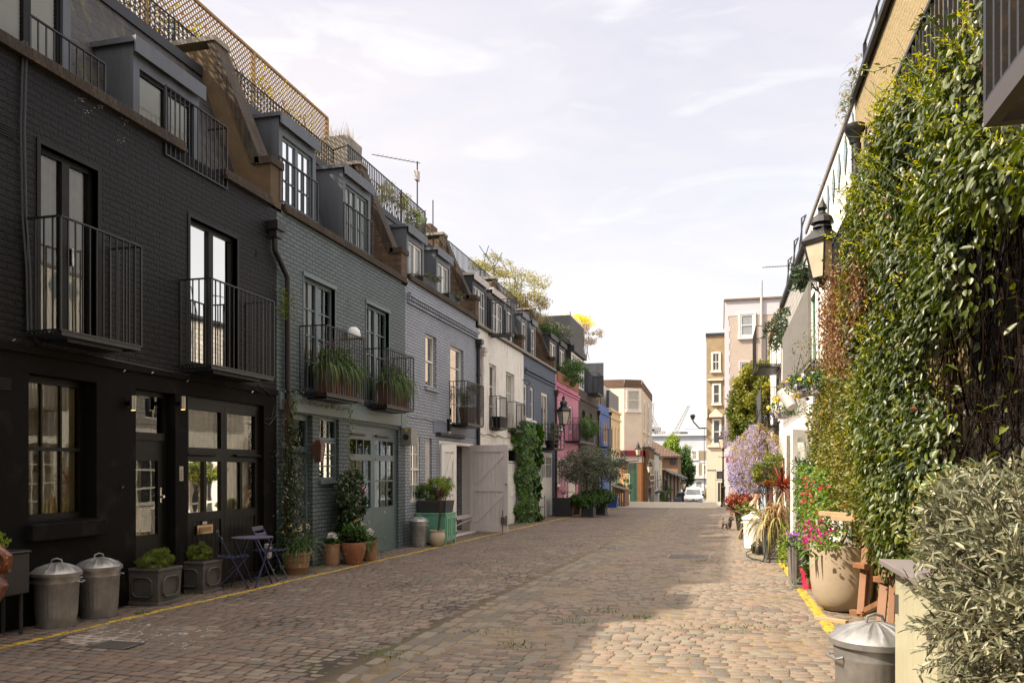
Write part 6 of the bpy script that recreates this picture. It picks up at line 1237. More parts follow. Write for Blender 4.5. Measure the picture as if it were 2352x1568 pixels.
a1 = onG(363, 1392); c1_ = (a1[0]-.24, a1[1]+.245); t = sqpot('left of two dark lead style square planters in front of the black door', *c1_, .48, .46, LEAD, group='lead style planters by the black house')
pl = thing('hebe_shrub', 'round yellow green shrub in the planter before the black door', 'shrub', (c1_[0], c1_[1], .35)); puff(pl, (c1_[0], c1_[1], .50), (.27, .28, .19), 6500, SPRIG, .032, .2, k=60, spread=.18, jit=.5)
a2_ = onG(470, 1362); c2_ = (a2_[0]-.23, a2_[1]+.25); c2_ = (onG(467, 1364)[0]-.24, onG(467, 1364)[1]+.245)
t = sqpot('right of two dark lead style square planters, next to the blue chair', *c2_, .46, .44, LEAD, group='lead style planters by the black house')
pl = thing('hebe_shrub', 'smaller yellow green shrub in the planter beside the blue chair', 'shrub', (c2_[0], c2_[1], .3)); puff(pl, (c2_[0]-.02, c2_[1], .47), (.24, .25, .16), 5200, SPRIG, .032, .2, k=50, spread=.18, jit=.5)
g = onG(284, 1388); t = thing('pot_plant', 'small black pot with a trailing plant between bin and planter', 'plant', (g[0]-.2, g[1]+.1, gz(g[1]))); q = MB(); q.lathe([(0, 0), (.09, 0), (.12, .24), (.1, .24), (.1, .2), (0, .2)], (g[0]-.2, g[1]+.1, gz(g[1])), 20); build(q, 'pot', mat('black_plastic', (.015, .015, .015), rough=.5), t, smooth=True); puff(t, (g[0]-.2, g[1]+.1, .28), (.11, .12, .18), 500, GREEN, .045, .7, k=12)
# face pot and black box at the left edge
px0 = onG(10, 1405); fx, fy = -6.55, onX(-48, 0, -6.55)[0]
t = thing('face_pot', 'ornate glazed brown pot with moulded handles on a thin stand at the left edge', 'pot', (fx, fy, gz(fy))); zz_ = onX(10, 1400, fx)[1]; GLZ = mat('brown_glaze', (.19, .055, .02), rough=.3, var=.3, nscale=14, bump=.01, bscale=22, wear=.12, wearc=(.4, .25, .15))
q = MB(); q.lathe([(0, 0), (.10, 0), (.15, .04), (.24, .16), (.265, .26), (.22, .36), (.17, .42), (.19, .5), (.2, .56), (.16, .56), (.16, .5), (0, .5)], (fx-.05, fy, zz_), 36, lambda w, z: 1+.03*math.cos(w*6)*math.sin(z*20)); build(q, 'pot_body', GLZ, t, smooth=True)
q = MB(); q.tube([(fx+.12, fy+.05, zz_+.38), (fx+.22, fy+.08, zz_+.42), (fx+.23, fy+.08, zz_+.52), (fx+.14, fy+.06, zz_+.6), (fx+.06, fy+.03, zz_+.66), (fx+.04, fy+.02, zz_+.8), (fx+.0, fy+.02, zz_+.86)], [.03, .05, .055, .05, .045, .04, .01], 10); build(q, 'pot_handle', GLZ, t, smooth=True)
q = MB(); 
for k in range(3): w = k*2.1; q.tube([(fx-.05+.08*math.cos(w), fy+.08*math.sin(w), zz_), (fx-.05+.12*math.cos(w), fy+.12*math.sin(w), zz_-.1), (fx-.05+.1*math.cos(w), fy+.1*math.sin(w), gz(fy))], .01, 6)
build(q, 'stand', BLK, t); puff(t, (fx-.02, fy, zz_+.66), (.22, .22, .2), 700, LIME, .05, .8, k=14)
bx = onG(68, 1360); y0 = onX(0, 0, -6.85)[0]; y1 = onX(68, 0, -6.85)[0]; zb0, zb1 = onX(68, 1360, -6.85)[1], onX(62, 1262, -6.85)[1]
t = thing('storage_box', 'black metal box on legs against the wall at the left edge', 'box', (-7.0, (y0+y1)/2, gz(7))); q = MB(); q.box(-7.17, -6.85, y0-.5, y1, zb0, zb1-.03); q.box(-7.18, -6.83, y0-.5, y1+.01, zb1-.03, zb1); build(q, 'box_body', mat('black_enamel', (.016, .016, .018), rough=.4), t, bev=.012)
q = MB(); [q.tube([(xx, yy, gz(yy)), (xx, yy, zb0)], .02, 6) for xx in (-7.12, -6.9) for yy in (y0-.4, y1-.06)]; build(q, 'leg', BLK, t)
# bistro set
NAVYM = mat('navy_painted_steel', (.025, .03, .075), rough=.45); SLATM = mat('grey_blue_slat', (.11, .11, .17), rough=.5)
def bistro_chair():
    t = thing('bistro_chair', 'x', 'chair', (0, 0, 0), 0, 'navy folding bistro chairs')      # front faces +y
    for s in (-.19, .19):
        q = MB(); q.bar((s, .22, 0), (s, -.20, .82), .026, .014); build(q, 'leg', NAVYM, t, local=True); q = MB(); q.bar((s*.9, -.24, 0), (s*.9, .2, .45), .026, .014); build(q, 'leg', NAVYM, t, local=True)
    q = MB(); q.bar((-.19, -.02, .10), (.19, -.02, .10), .02) if False else None; q.bar((-.19, .215, .02), (.19, .215, .02), .016); q.bar((-.17, -.225, .03), (.17, -.225, .03), .016); build(q, 'stretcher', NAVYM, t, local=True)
    q = MB()
    for k in range(7): y = -.17+k*.062; q.box(-.2, .2, y-.024, y+.024, .445+.006*abs(k-3), .457+.006*abs(k-3))
    build(q, 'seat', NAVYM, t, local=True)
    for z in (.70, .80): q = MB(); yy = -.20+(.82-z)*.51; q.box(-.2, .2, yy-.012, yy+.004, z-.035, z+.035); build(q, 'back_slat', SLATM, t, local=True, bev=.004)
    return t
ch = bistro_chair(); A_ = onG(570, 1345); ch.location = (-6.86, onX(532, 0, -6.86)[0], gz(9.8)); ch.rotation_euler = (0, 0, R(-52)); ch['label'] = 'navy folding bistro chair nearer the camera, facing the round table'
c2 = dup(ch, (-6.88, onX(610, 0, -6.88)[0]+.1, gz(11)), R(-82), 'navy folding bistro chair behind the table, farther from the camera')
tx, ty_ = -6.78, onX(580, 0, -6.78)[0]; t = thing('bistro_table', 'round navy folding bistro table between the two navy chairs', 'table', (tx, ty_, gz(ty_))); q = MB(); q.lathe([(0, .7), (.29, .7), (.3, .71), (.3, .718), (0, .722)], (0, 0, 0), 40); build(q, 'table_top', SLATM, t, local=True, smooth=True)
for s in (-.2, .2): q = MB(); q.bar((s, -.25, 0), (s, .22, .7), .024, .014); build(q, 'leg', NAVYM, t, local=True); q = MB(); q.bar((s*.85, .25, 0), (s*.85, -.22, .7), .024, .014); build(q, 'leg', NAVYM, t, local=True)
y, z = onX(620, 1264, XL+.05); q = MB(FL); q.box(y-.1, y+.0, 0, .09, z-.12, z+.12); o = build(q, 'gas_meter_box', OFFW, None, bev=.012); tag(o, 'small off white box low on the black wall behind the bistro table', 'utility box')
# pots before the green house
def lpot(label, px, py, prof, m_, dx=-.15, n=36, name='plant_pot', group=None, cat='plant pot'):
    g = onG(px, py); x_, y_ = g[0]+dx, g[1]+abs(dx)*.6; z = gz(y_); t = thing(name, label, cat, (x_, y_, z), group=group); q = MB(); q.lathe(prof, (x_, y_, z), n); build(q, 'pot_body', m_, t, smooth=True)
    rr = max(p[0] for p in prof[-3:])*.8; h = prof[-2][1] if len(prof) > 2 else .4
    q = MB(); q.lathe([(0, h-.03), (rr, h-.035)], (x_, y_, z), 16); build(q, 'soil', SOIL, t); return t, x_, y_, z, h
FP = lambda r0, r1, r2, h: [(0, 0), (r0, 0), (r1, h*.45), (r2, h*.93), (r2*1.08, h*.94), (r2*1.09, h), (r2*.93, h), (r2*.9, h*.9)]
t, X_, Y_, Z_, H_ = lpot('wide ribbed terracotta pot holding daffodils beside the climbing vine', 692, 1318, [(0, 0), (.17, 0), (.2, .1), (.21, .11), (.215, .2), (.225, .21), (.23, .31), (.25, .32), (.255, .36), (.22, .36), (.22, .32)], TERRAP)
pl = thing('daffodils', 'tall clump of daffodils with fading flowers and long strap leaves', 'flowers', (X_, Y_, Z_+.3)); GB = LM('strap_leaf', [(.03, .06, .02), (.07, .12, .03), (.14, .19, .05)], trans=.3)
blades('leaf_blades', GB, pl, [(X_+rnd.gauss(0, .09), Y_+rnd.gauss(0, .09), Z_+.32) for _ in range(210)], [(rnd.gauss(0, .4), rnd.gauss(0, .4), 1) for _ in range(210)], .62, .016, 1.5)
P = np.array([(X_+rnd.gauss(0, .17), Y_+rnd.gauss(0, .2), Z_+rnd.uniform(.62, .88)) for _ in range(14)]); P = np.repeat(P, 10, 0)+rng.normal(size=(140, 3))*.012; leaves('flower', LM('cream_yellow_petal', [(.4, .3, .08), (.6, .5, .2), (.6, .56, .4)], trans=.3), pl, P, .035, .022)
WPET = LM('white_petal', [(.7, .68, .66), (.8, .78, .76)], trans=.25)
for px, py, lab in ((774, 1298, 'straight sided tan pot with white flowers, left of the terracotta group'), (860, 1287, 'tan pot with white flowers at the right end of the terracotta group')):
    t, X_, Y_, Z_, H_ = lpot(lab, px, py, [(0, 0), (.13, 0), (.145, .05), (.15, .3), (.155, .36), (.16, .37), (.16, .39), (.13, .39), (.13, .34)], TERRAP, group='tan pots of white flowers'); pl = thing('white_flowers', ('white cyclamen like flowers above dark leaves in the left tan pot' if px < 800 else 'white flowers spilling from the right tan pot'), 'flowers', (X_, Y_, Z_+.35))
    puff(pl, (X_, Y_, Z_+.42), (.14, .14, .08), 420, GREEN, .05, .7, k=12); puff(pl, (X_, Y_, Z_+.54), (.12, .12, .07), 500, WPET, .028, .9, k=14, name='flower')
t, X_, Y_, Z_, H_ = lpot('rounded orange terracotta pot in the middle of the group before the green garage', 824, 1296, [(0, 0), (.14, 0), (.19, .12), (.235, .3), (.24, .38), (.235, .41), (.21, .41), (.2, .36)], TERRA)
pl = thing('leafy_plant', 'broad leaved green plant in the round terracotta pot', 'plant', (X_, Y_, Z_+.35)); puff(pl, (X_, Y_, Z_+.52), (.27, .3, .2), 900, GREEN, .11, .4, k=22, D=(0, 0, .4)); 
pl = thing('daffodils', 'thin green stems with small pale flowers behind the terracotta pots', 'flowers', (X_-.1, Y_+.35, Z_)); blades('leaf_blades', GB, pl, [(X_-.05+rnd.gauss(0, .12), Y_+.35+rnd.gauss(0, .15), Z_+.2) for _ in range(120)], [(rnd.gauss(0, .35), rnd.gauss(0, .4), 1) for _ in range(120)], .75, .014, 1.0)
P = np.repeat(np.array([(X_-.05+rnd.gauss(0, .2), Y_+.4+rnd.gauss(0, .25), Z_+rnd.uniform(.6, .95)) for _ in range(16)]), 9, 0)+rng.normal(size=(144, 3))*.012; leaves('flower', LM('cream_yellow_petal', []), pl, P, .03, .02)
g = onG(800, 1290); cx_, cy_ = -6.98, onX(800, 0, -6.98)[0]; pl = thing('camellia', 'tall dark leaved camellia with pink flowers against the green house', 'shrub', (cx_, cy_, gz(cy_)))
stems('stem', STEM, pl, 9, lambda i: [(cx_+rnd.gauss(0, .03), cy_+rnd.gauss(0, .06), 0), (cx_+rnd.gauss(0, .08), cy_+rnd.gauss(0, .2), .6), (cx_+rnd.gauss(0, .12), cy_+rnd.gauss(0, .35), 1.4)], .012)
CAM = LM('dark_glossy_leaf', [(.012, .028, .01), (.025, .05, .014), (.05, .08, .02)], rough=.3, trans=.15, spec=.6)
puff(pl, (cx_+.05, cy_, 1.05), (.25, .62, .66), 5200, CAM, .075, .5, k=36, spread=.3, jit=1.2, D=(0, 0, -.2)); puff(pl, (cx_+.05, cy_-.15, .45), (.2, .5, .3), 1300, CAM, .07, .5, k=14)
P, O, T = clumps((cx_+.18, cy_+.05, 1.2), (.18, .42, .5), 24, k=20); leaves('flower', LM('pink_petal', [(.5, .1, .13), (.65, .25, .28)]), pl, np.repeat(P, 9, 0)+rng.normal(size=(216, 3))*.012, .032, .028)
# vine beside the downpipe, runners above the green house ground floor
vine = thing('climbing_vine', 'thin leafy vine climbing the downpipe between black and green houses', 'climber', (XL+.1, YB[1]+.1, 0)); yv = YB[1]+.18
stems('stem', STEM, vine, 14, lambda i: [(XL+.08+rnd.uniform(0, .08), yv+rnd.gauss(0, .1)+.05*math.sin(j+i), -.1+j*.42) for j in range(8)], .009)
P = []; 
for i in range(2600): z = min(3.0, abs(rnd.gauss(0, 1.4))) if i % 3 else rnd.uniform(0, 2.4); w = .2 if z < 2.2 else .08; P.append((XL+.12+abs(rnd.gauss(0, .09)), yv+rnd.gauss(0, w), z))
leaves('foliage', CAM, vine, P, .055, .028, D=(0.2, 0, -.5), jit=1)
P = [(XL+.1+abs(rnd.gauss(0, .05)), rnd.choice([yv+.1, GW[1]+.22])+rnd.gauss(0, .06), rnd.uniform(.9, 3.0)) for _ in range(900)]+[(XL+.07, rnd.uniform(YB[1]+.3, GG[0]), 2.86+.03*math.sin(i)) for i in range(140)]+[(XL+.1, yv+rnd.gauss(0, .14), rnd.uniform(4.2, 4.75)) for _ in range(420)]
leaves('trailing_shoot', LM('yellow_green_sprig', []), vine, P, .04, .022, D=(0.2, 0, -.4), jit=1)
y, z = onX(732, 1033, XL+.13); t = thing('coach_lamp', 'copper coach lamp left of the green house window', 'wall light', (XL, y, z)); q = MB(); q.frus(XL+.13, y, z-.19, z+.08, .055, .055, .085, .085); build(q, 'lamp_glass', mat('coach_lamp_glass', (.12, .07, .05), rough=.2), t)
q = MB(); q.frus(XL+.13, y, z+.08, z+.18, .1, .1, .04, .04); q.frus(XL+.13, y, z-.22, z-.19, .06, .06, .06, .06); [q.bar((XL+.13+a*.056, y+b*.056, z-.19), (XL+.13+a*.086, y+b*.086, z+.08), .012) for a in (1, -1) for b in (1, -1)]; q.box(XL, XL+.06, y-.04, y+.04, z-.1, z+.05); build(q, 'lamp_frame', mat('aged_copper', (.16, .07, .04), rough=.45, metal=.6), t)
q = MB()
for z in range(1): q.tube([(XL+.12, yv+.28, .75), (XL+.2, yv+.3, .5), (XL+.13, yv+.27, .2), (XL+.22, yv+.33, .02)], .03, 8)
o = build(q, 'blue_bag', mat('royal_blue_plastic', (.015, .03, .2), rough=.4), None); tag(o, 'crumpled royal blue bag strap hanging behind the daffodil pot', 'bag')
# balcony troughs
def trough(label, y0, y1, z, xp, h=.42, w=.24, m_=mat('rust_red_trough', (.11, .035, .018), rough=.6), group='planted balcony troughs', slats=True):
    t = thing('balcony_trough', label, 'planter', (xp-w/2, (y0+y1)/2, z), group=group); q = MB(); q.box(xp-w, xp, y0, y1, z, z+h)
    if slats:
        k = y0+.01
        while k < y1-.05: q.box(xp+.0, xp+.012, k, k+.05, z+.01, z+h-.01); k += .068
    build(q, 'trough', m_, t); return t
GRS = LM('grassy_blade', [(.03, .055, .012), (.06, .11, .02), (.13, .19, .03)], trans=.35)
for (B_, lab, lab2) in ((BA, 'rust red trough on the nearer balcony of the green house', 'long grassy leaves hanging over the nearer green house balcony'), (BB, 'rust red trough on the farther balcony of the green house', 'bushy grass like planting on the farther green house balcony')):
    y0, y1, z0, z1, xp = B_; trough(lab, y0+.25, y1-.2, z0+.02, xp-.05, h=.5); pl = thing('balcony_plants', lab2, 'plants', (xp-.15, (y0+y1)/2, z0+.5), group='plants on the green house balconies'); n_ = 700
    blades('grass', GRS, pl, [(xp-.17+rnd.gauss(0, .05), rnd.uniform(y0+.25, y1-.15), z0+.48) for _ in range(n_)], [(rnd.gauss(.15, .35), rnd.gauss(0, .45), .9) for _ in range(n_)], .62, .015, 2.4)
    puff(pl, (xp-.2, (y0+y1)/2+.1, z0+.66), (.2, (y1-y0)*.45, .26), 2400, GREEN, .05, .4, k=26); P, O, T = clumps((xp-.15, (y0+y1)/2, z0+.95), (.15, (y1-y0)*.4, .22), 260, k=10); leaves('dried_flower', LM('dusty_rose_flower', [(.12, .06, .05), (.22, .11, .1)]), pl, P, .03, .02)
y0, y1, z0, z1, xp = BC; t = thing('balcony_pot', 'brown wooden tub with a round olive shrub on the pale blue house balcony', 'plant', (xp-.2, (y0+y1)/2, z0)); q = MB(); q.lathe([(0, 0), (.2, 0), (.25, .5), (.22, .5), (.2, .45), (0, .45)], (xp-.27, (y0+y1)/2+.1, z0), 24); build(q, 'tub', mat('brown_barrel', (.08, .05, .03), rough=.7), t, smooth=True); puff(t, (xp-.28, (y0+y1)/2+.1, z0+.85), (.3, .5, .4), 1800, OLIVED, .05, .35, k=24)
y0, y1, z0, z1, xp = BD; t = thing('balcony_pot', 'tilted black window box on the white house balcony', 'planter', (xp-.2, y0+.6, z0)); q = MB(); q.frus(xp-.2, y0+.7, z0+.02, z0+.38, .12, .3, .17, .4); build(q, 'box_body', BLACKP, t)
y0, y1, z0, z1, xp = BE; t = thing('balcony_plants', 'potted shrubs behind the horizontal bars of the slate blue balcony', 'plants', (xp-.3, (y0+y1)/2, z0)); puff(t, (xp-.3, y0+1.4, z0+.6), (.25, .9, .55), 1500, OLIVED, .07, .5, k=18); q = MB(); q.lathe([(0, 0), (.15, 0), (.2, .3)], (xp-.3, y0+.6, z0+.02), 14); q.lathe([(0, 0), (.15, 0), (.2, .3)], (xp-.3, y0+1.6, z0+.02), 14); build(q, 'pot', BLACKP, t)
y0, y1, z0, z1, xp = BF; t = thing('balcony_plants', 'dense hanging greenery over the pink house balcony', 'plants', (xp, (y0+y1)/2, z0+.7)); puff(t, (xp, (y0+y1)/2+.2, z0+.75), (.35, 1.9, .6), 4000, GREEN, .11, .35, k=40, D=(.2, 0, -.6), jit=.6); 
n_ = 120; blades('grass', GRS, t, [(xp+rnd.gauss(0, .1), rnd.uniform(y0+.3, y1-.8), z0+.9) for _ in range(n_)], [(rnd.gauss(.3, .3), rnd.gauss(0, .4), .8) for _ in range(n_)], .9, .03, 2.5)
# pale blue house front: mint cabinet, trough, cream pot
MINT = mat('mint_green_paint', (.14, .36, .24), rough=.45, var=.08); gq = onG(1046, 1246); cxr = gq[0]; yb_ = gq[1]; ya_ = onX(985, 0, cxr)[0]; xa_ = onY(939, 1180, ya_)[0]; ya_ = yb_-.75; xa_ = max(XL+.02, onY(940, 1180, ya_)[0])
t = thing('mint_cabinet', 'mint green wooden bin cabinet under a dark trough of shrubs', 'cabinet', ((xa_+cxr)/2, (ya_+yb_)/2, gz(yb_))); zc = onY(1046, 1178, yb_)[1]; zb = gz(yb_)
q = MB(); q.box(xa_, cxr, ya_, yb_, zb+.1, zc); q.box(xa_, cxr+.02, ya_-.02, yb_+.02, zc, zc+.035); [q.box(a, a+.05, b, b+.05, zb, zb+.1) for a in (xa_, cxr-.051) for b in (ya_, yb_-.05)]; build(q, 'cabinet_body', MINT, t, bev=.004)
fq = frL(cxr); q = MB(fq); m2 = (ya_+yb_)/2
for a, b in ((ya_+.03, m2-.01), (m2+.01, yb_-.03)): q.box(a, a+.06, 0, .02, zb+.14, zc-.04); q.box(b-.06, b, 0, .02, zb+.14, zc-.04); q.box(a+.06, b-.06, 0, .019, zb+.14, zb+.2); q.box(a+.06, b-.06, 0, .019, zc-.1, zc-.04); q.box((a+b)/2-.025, (a+b)/2+.025, 0, .018, zb+.2, zc-.1)
build(q, 'door', MINT, t); q = MB(fq); [q.box(yb_-.028, yb_-.01, .0, .03, z, z+.08) for z in (zb+.2, zc-.2)]; build(q, 'hinge', BLK, t)
q = MB(frC(ya_)); [q.box(xa_+(cxr-xa_)*k/8+.006, xa_+(cxr-xa_)*(k+1)/8-.006, .0, .008, zb+.12, zc-.03) for k in range(8)]; build(q, 'side_boards', MINT, t)
t = thing('planter', 'long dark slate grey trough standing on the mint cabinet', 'planter', ((xa_+cxr)/2, m2, zc+.035)); q = MB(); q.frus((xa_+cxr)/2, m2, zc+.036, zc+.33, (cxr-xa_)/2-.05, .28, (cxr-xa_)/2-.01, .33); build(q, 'trough', mat('slate_grey_planter', (.04, .04, .043), rough=.6), t, bev=.008)
xm = (xa_+cxr)/2; pl = thing('euphorbia', 'lime topped shrub with red leaved sprays in the trough on the mint cabinet', 'shrub', (xm, m2, zc+.3)); puff(pl, (xm+.08, m2, zc+.62), (.42, .42, .36), 2600, LIME, .06, .3, k=30, spread=.25, jit=.7); puff(pl, (xm-.25, m2-.1, zc+.5), (.3, .3, .22), 1500, GREEN, .05, .4, k=18); puff(pl, (xm+.15, m2-.1, zc+.5), (.15, .2, .2), 300, LM('dark_red_leaf', [(.05, .015, .015), (.12, .03, .02)]), .05, .4, k=8)
stems('stem', GSTEM, pl, 26, lambda i: [(xm+rnd.uniform(-.3, .3), m2+rnd.uniform(-.2, .2), zc+.3), (xm+rnd.uniform(-.4, .45), m2+rnd.uniform(-.3, .3), zc+.75)], .005)
t, X_, Y_, Z_, H_ = lpot('round cream ceramic pot with a bare sapling before the mint cabinet', 1009, 1254, [(0, 0), (.1, 0), (.16, .06), (.195, .18), (.19, .28), (.17, .34), (.185, .36), (.185, .375), (.155, .375), (.15, .33)], CREAMP, dx=-.08)
stems('sapling_stem', STEM, t, 3, lambda i: [(X_+.02*i, Y_, Z_+.3), (X_+.05+.02*i, Y_+.02, Z_+.7), (X_+.09+.04*i, Y_+.03*i, Z_+1.15+.1*i)], .008); puff(t, (X_+.1, Y_, Z_+1.15), (.14, .14, .25), 160, LM('dark_red_leaf', []), .04, .45, k=10)
# ivy column between the white and slate blue houses; metal rack
ivc = thing('ivy_column', 'dense column of bright green ivy between the white and slate blue houses', 'climber', (XL+.1, YB[4], -.3)); yc0 = onX(1196, 0, XL+.3)[0]; yc1 = onX(1240, 0, XL+.3)[0]; ym = (yc0+yc1)/2; hz_ = onX(1215, 968, XL+.3)[1]
P = []; 
while len(P) < 6500:
    z = rnd.uniform(-.3, hz_); w = (yc1-yc0)/2*.85*(.62+.38*min(1, (hz_-z)/.3))*(1 if z > 2.0 else .78+.08*math.sin(z*5)); w *= (1.25 if z > 2.6 else 1); th_ = rnd.uniform(-1.57, 1.57); P.append((XL+.05+.42*math.cos(th_)*rnd.uniform(.75, 1.1), ym+w*math.sin(th_)*rnd.uniform(.85, 1.12), z))
P = np.array(P); P += (0.09*np.sin(P[:, 2:3]*5.1+P[:, 1:2]*3)+.07*np.sin(P[:, 2:3]*11-P[:, 1:2]*7))*np.array([[1, .8, 0]]); O = np.stack([P[:, 0]-XL, (P[:, 1]-ym)*.6, np.full(len(P), .25)], 1); leaves('foliage', LM('bright_ivy_leaf', [(.02, .05, .008), (.05, .12, .014), (.10, .19, .025)], rough=.45, trans=.2), ivc, P, .13, .12, D=(.1, 0, -1), jit=.35, out=unit(O), flat=.85)
stems('stem', STEM, ivc, 6, lambda i: [(XL+.15, ym+rnd.gauss(0, .1), -.4), (XL+.15, ym+rnd.gauss(0, .15), .6), (XL+.12, ym+rnd.gauss(0, .2), 2.5)], .03)
yr0 = onX(1232, 0, -6.9)[0]; t = thing('metal_rack', 'three tier black metal shelf rack beside the ivy column', 'rack', (-6.9, yr0, gz(yr0))); q = MB()
for a in (-.2, .2):
    for b in (-.55, .55): q.tube([(a, b, 0), (a, b, .95)], .012, 6)
build(q, 'frame', BLK, t, local=True); 
for z in (.15, .5, .85): q = MB(); q.box(-.2, .2, -.55, .55, z, z+.02); build(q, 'shelf', BLK, t, local=True)
# ---- black planter box with a bicycle, olive trees, wooden store
g = onG(1296, 1186); w_ = onY(1310, 1186, g[1])[0]-onY(1272, 1186, g[1])[0]; bxx = (onY(1272, 1186, g[1])[0]+onY(1309, 1186, g[1])[0])/2
t = thing('planter', 'big plain black cube planter under the bicycle handlebars by the pink house', 'planter', (bxx, g[1]+.45, gz(g[1]))); q = MB(); q.frus(bxx, g[1]+.45, gz(g[1]), gz(g[1])+.78, w_/2-.04, .42, w_/2, .46); build(q, 'planter_body', mat('matt_black_planter', (.014, .014, .016), rough=.6), t, bev=.01); q = MB(); q.box(bxx-.45, bxx+.45, g[1]+.1, g[1]+.8, gz(g[1])+.70, gz(g[1])+.785); build(q, 'soil', SOIL, t)
def bicycle(label, x, y, z, rz):
    t = thing('bicycle', label, 'bicycle', (x, y, z), rz); FRM = mat('dark_bike_frame', (.02, .02, .025), rough=.35); RUB = mat('tyre_rubber', (.015, .015, .015), rough=.8); q = MB()
    for wx, nm in ((-.52, 0), (.52, 1)):
        q = MB(); q.tube([(wx+.34*math.cos(a), 0, .34+.34*math.sin(a)) for a in np.linspace(0, 2*math.pi, 33)], .018, 6, cap=False); wh = build(q, 'wheel', RUB, t, local=True, smooth=True)
        q = MB(); [q.tube([(wx, .01*(-1)**k, .34), (wx+.33*math.cos(k*.4488), 0, .34+.33*math.sin(k*.4488))], .002, 3) for k in range(14)]; q.tube([(wx, -.05, .34), (wx, .05, .34)], .02, 8); build(q, 'spokes', ZINC, wh, local=True)
    P = dict(r=(-.52, 0, .34), bb=(-.08, 0, .3), st=(-.2, 0, .78), h=(.34, 0, .82), h2=(.38, 0, .68), f=(.52, 0, .34)); q = MB()
    for a, b in (('r', 'bb'), ('r', 'st'), ('bb', 'st'), ('bb', 'h2'), ('st', 'h'), ('h', 'h2'), ('h2', 'f')): q.tube([P[a], P[b]], .016, 6)
    build(q, 'frame', FRM, t, local=True); q = MB(); q.tube([(.32, 0, .88), (.34, 0, .98)], .014, 6); q.tube([(.28, -.29, 1.02), (.36, -.2, 1.0), (.34, 0, .98), (.36, .2, 1.0), (.28, .29, 1.02)], .014, 6); build(q, 'handlebar', FRM, t, local=True)
    q = MB(); q.tube([(-.2, 0, .78), (-.23, 0, .92)], .014, 6); build(q, 'seat_post', FRM, t, local=True); q = MB(); q.frus(-.24, 0, .92, .97, .11, .05, .13, .07); build(q, 'saddle', RUB, t, local=True, bev=.01)
    q = MB(); q.tube([(-.08, .02, .3), (-.08, .05, .3)], .09, 16); q.tube([(-.08, .05, .3), (.05, .06, .2)], .01, 5); build(q, 'crank', FRM, t, local=True); return t
yb0 = g[1]+1.4; bicycle('dark bicycle leaning on the pink house behind the black cube planter', -6.75, yb0+.35, gz(yb0)+.02, R(82))
t = thing('planter', 'low rusty brown planter box between bicycle and olive trees', 'planter', (-6.5, yb0+1.6, gz(yb0))); q = MB(); q.box(-6.9, -6.25, yb0+1.3, yb0+2.2, gz(yb0), gz(yb0)+.6); build(q, 'planter_body', mat('corten_brown', (.12, .05, .025), rough=.7), t, bev=.01)
for k, (p0, p1, yb, lab, lab2) in enumerate(((1335, 1365, 1187, 'black planter of the nearer olive tree with ivy spilling over it', 'nearer grey green olive tree in front of the pink and dark houses'), (1368, 1392, 1182, 'black planter of the farther olive tree with ivy spilling over it', 'farther grey green olive tree in front of the blue house'))):
    g = onG(p1, yb); xx0 = onY(p0, yb, g[1])[0]; cx = (xx0+g[0])/2-.05; cy = g[1]+.5; sqpot(lab, cx, cy, g[0]-xx0, .85, mat('matt_black_planter', (.01, .01, .01)), style=None, group='black planters of the olive trees', wy=.9)
    iv = thing('ivy_skirt', ('ivy skirt around the nearer olive tree planter', 'ivy skirt around the farther olive tree planter')[k], 'climber', (cx, cy, .3)); puff(iv, (cx-.1, cy, gz(cy)+.72), (.85, .7, .45), 2600, GREEN, .10, .7, k=30, D=(0, 0, -.5))
    ctx, ctz = onY((1345, 1390)[k], 1075, cy); tree(lab2, (cx-.1, cx)[k], cy, gz(cy)+.8, (2.9, 2.7)[k], (1.45, 1.5)[k], OLIVED, n=5600, leaf=.085, name='olive_tree', k=60, tr=.05, cz=1.35, rz_=1.1, k2=.19, group=None)
g = onG(1418, 1160); t = thing('wooden_store', 'slope topped brown timber bin store at the end of the left row', 'store', (g[0]-.4, g[1]+.7, gz(g[1])-.1)); x1 = onY(1439, 1156, g[1]+1.2)[0]; x0 = onY(1411, 1156, g[1]+1.2)[0]
fw_ = MB(); n_ = 9; y0, y1 = g[1]+.1, g[1]+2.6; zb_ = gz(g[1])-.15; zt0 = onY(1413, 1117, y0)[1]; zt1 = zt0-.25
for k in range(n_): a = y0+(y1-y0)*k/n_; b = y0+(y1-y0)*(k+1)/n_; fw_.box(x1-.04, x1, a+.01, b-.01, zb_, zt1)
for k in range(6): a = x0+(x1-x0)*k/6; b = x0+(x1-x0)*(k+1)/6; i = fw_._a([(a+.008, y0, zb_), (b-.008, y0, zb_), (b-.008, y0, zt0+(zt1-zt0)*(k+1)/6), (a+.008, y0, zt0+(zt1-zt0)*k/6)]); fw_.f.append((i, i+1, i+2, i+3))
build(fw_, 'plank_side', mat('stained_timber', (.17, .07, .03), rough=.6, var=.2, nscale=4), t); q = MB(); i = q._a([(x0-.06, y0-.08, zt0), (x1+.08, y0-.08, zt1), (x1+.08, y1, zt1), (x0-.06, y1, zt0), (x0-.06, y0-.08, zt0+.06), (x1+.08, y0-.08, zt1+.06), (x1+.08, y1, zt1+.06), (x0-.06, y1, zt0+.06)]); q.f += [(i, i+3, i+2, i+1), (i+4, i+5, i+6, i+7), (i, i+1, i+5, i+4), (i+1, i+2, i+6, i+5), (i+2, i+3, i+7, i+6), (i+3, i, i+4, i+7)]; build(q, 'lid', mat('grey_brown_timber', (.14, .09, .06), rough=.7), t)
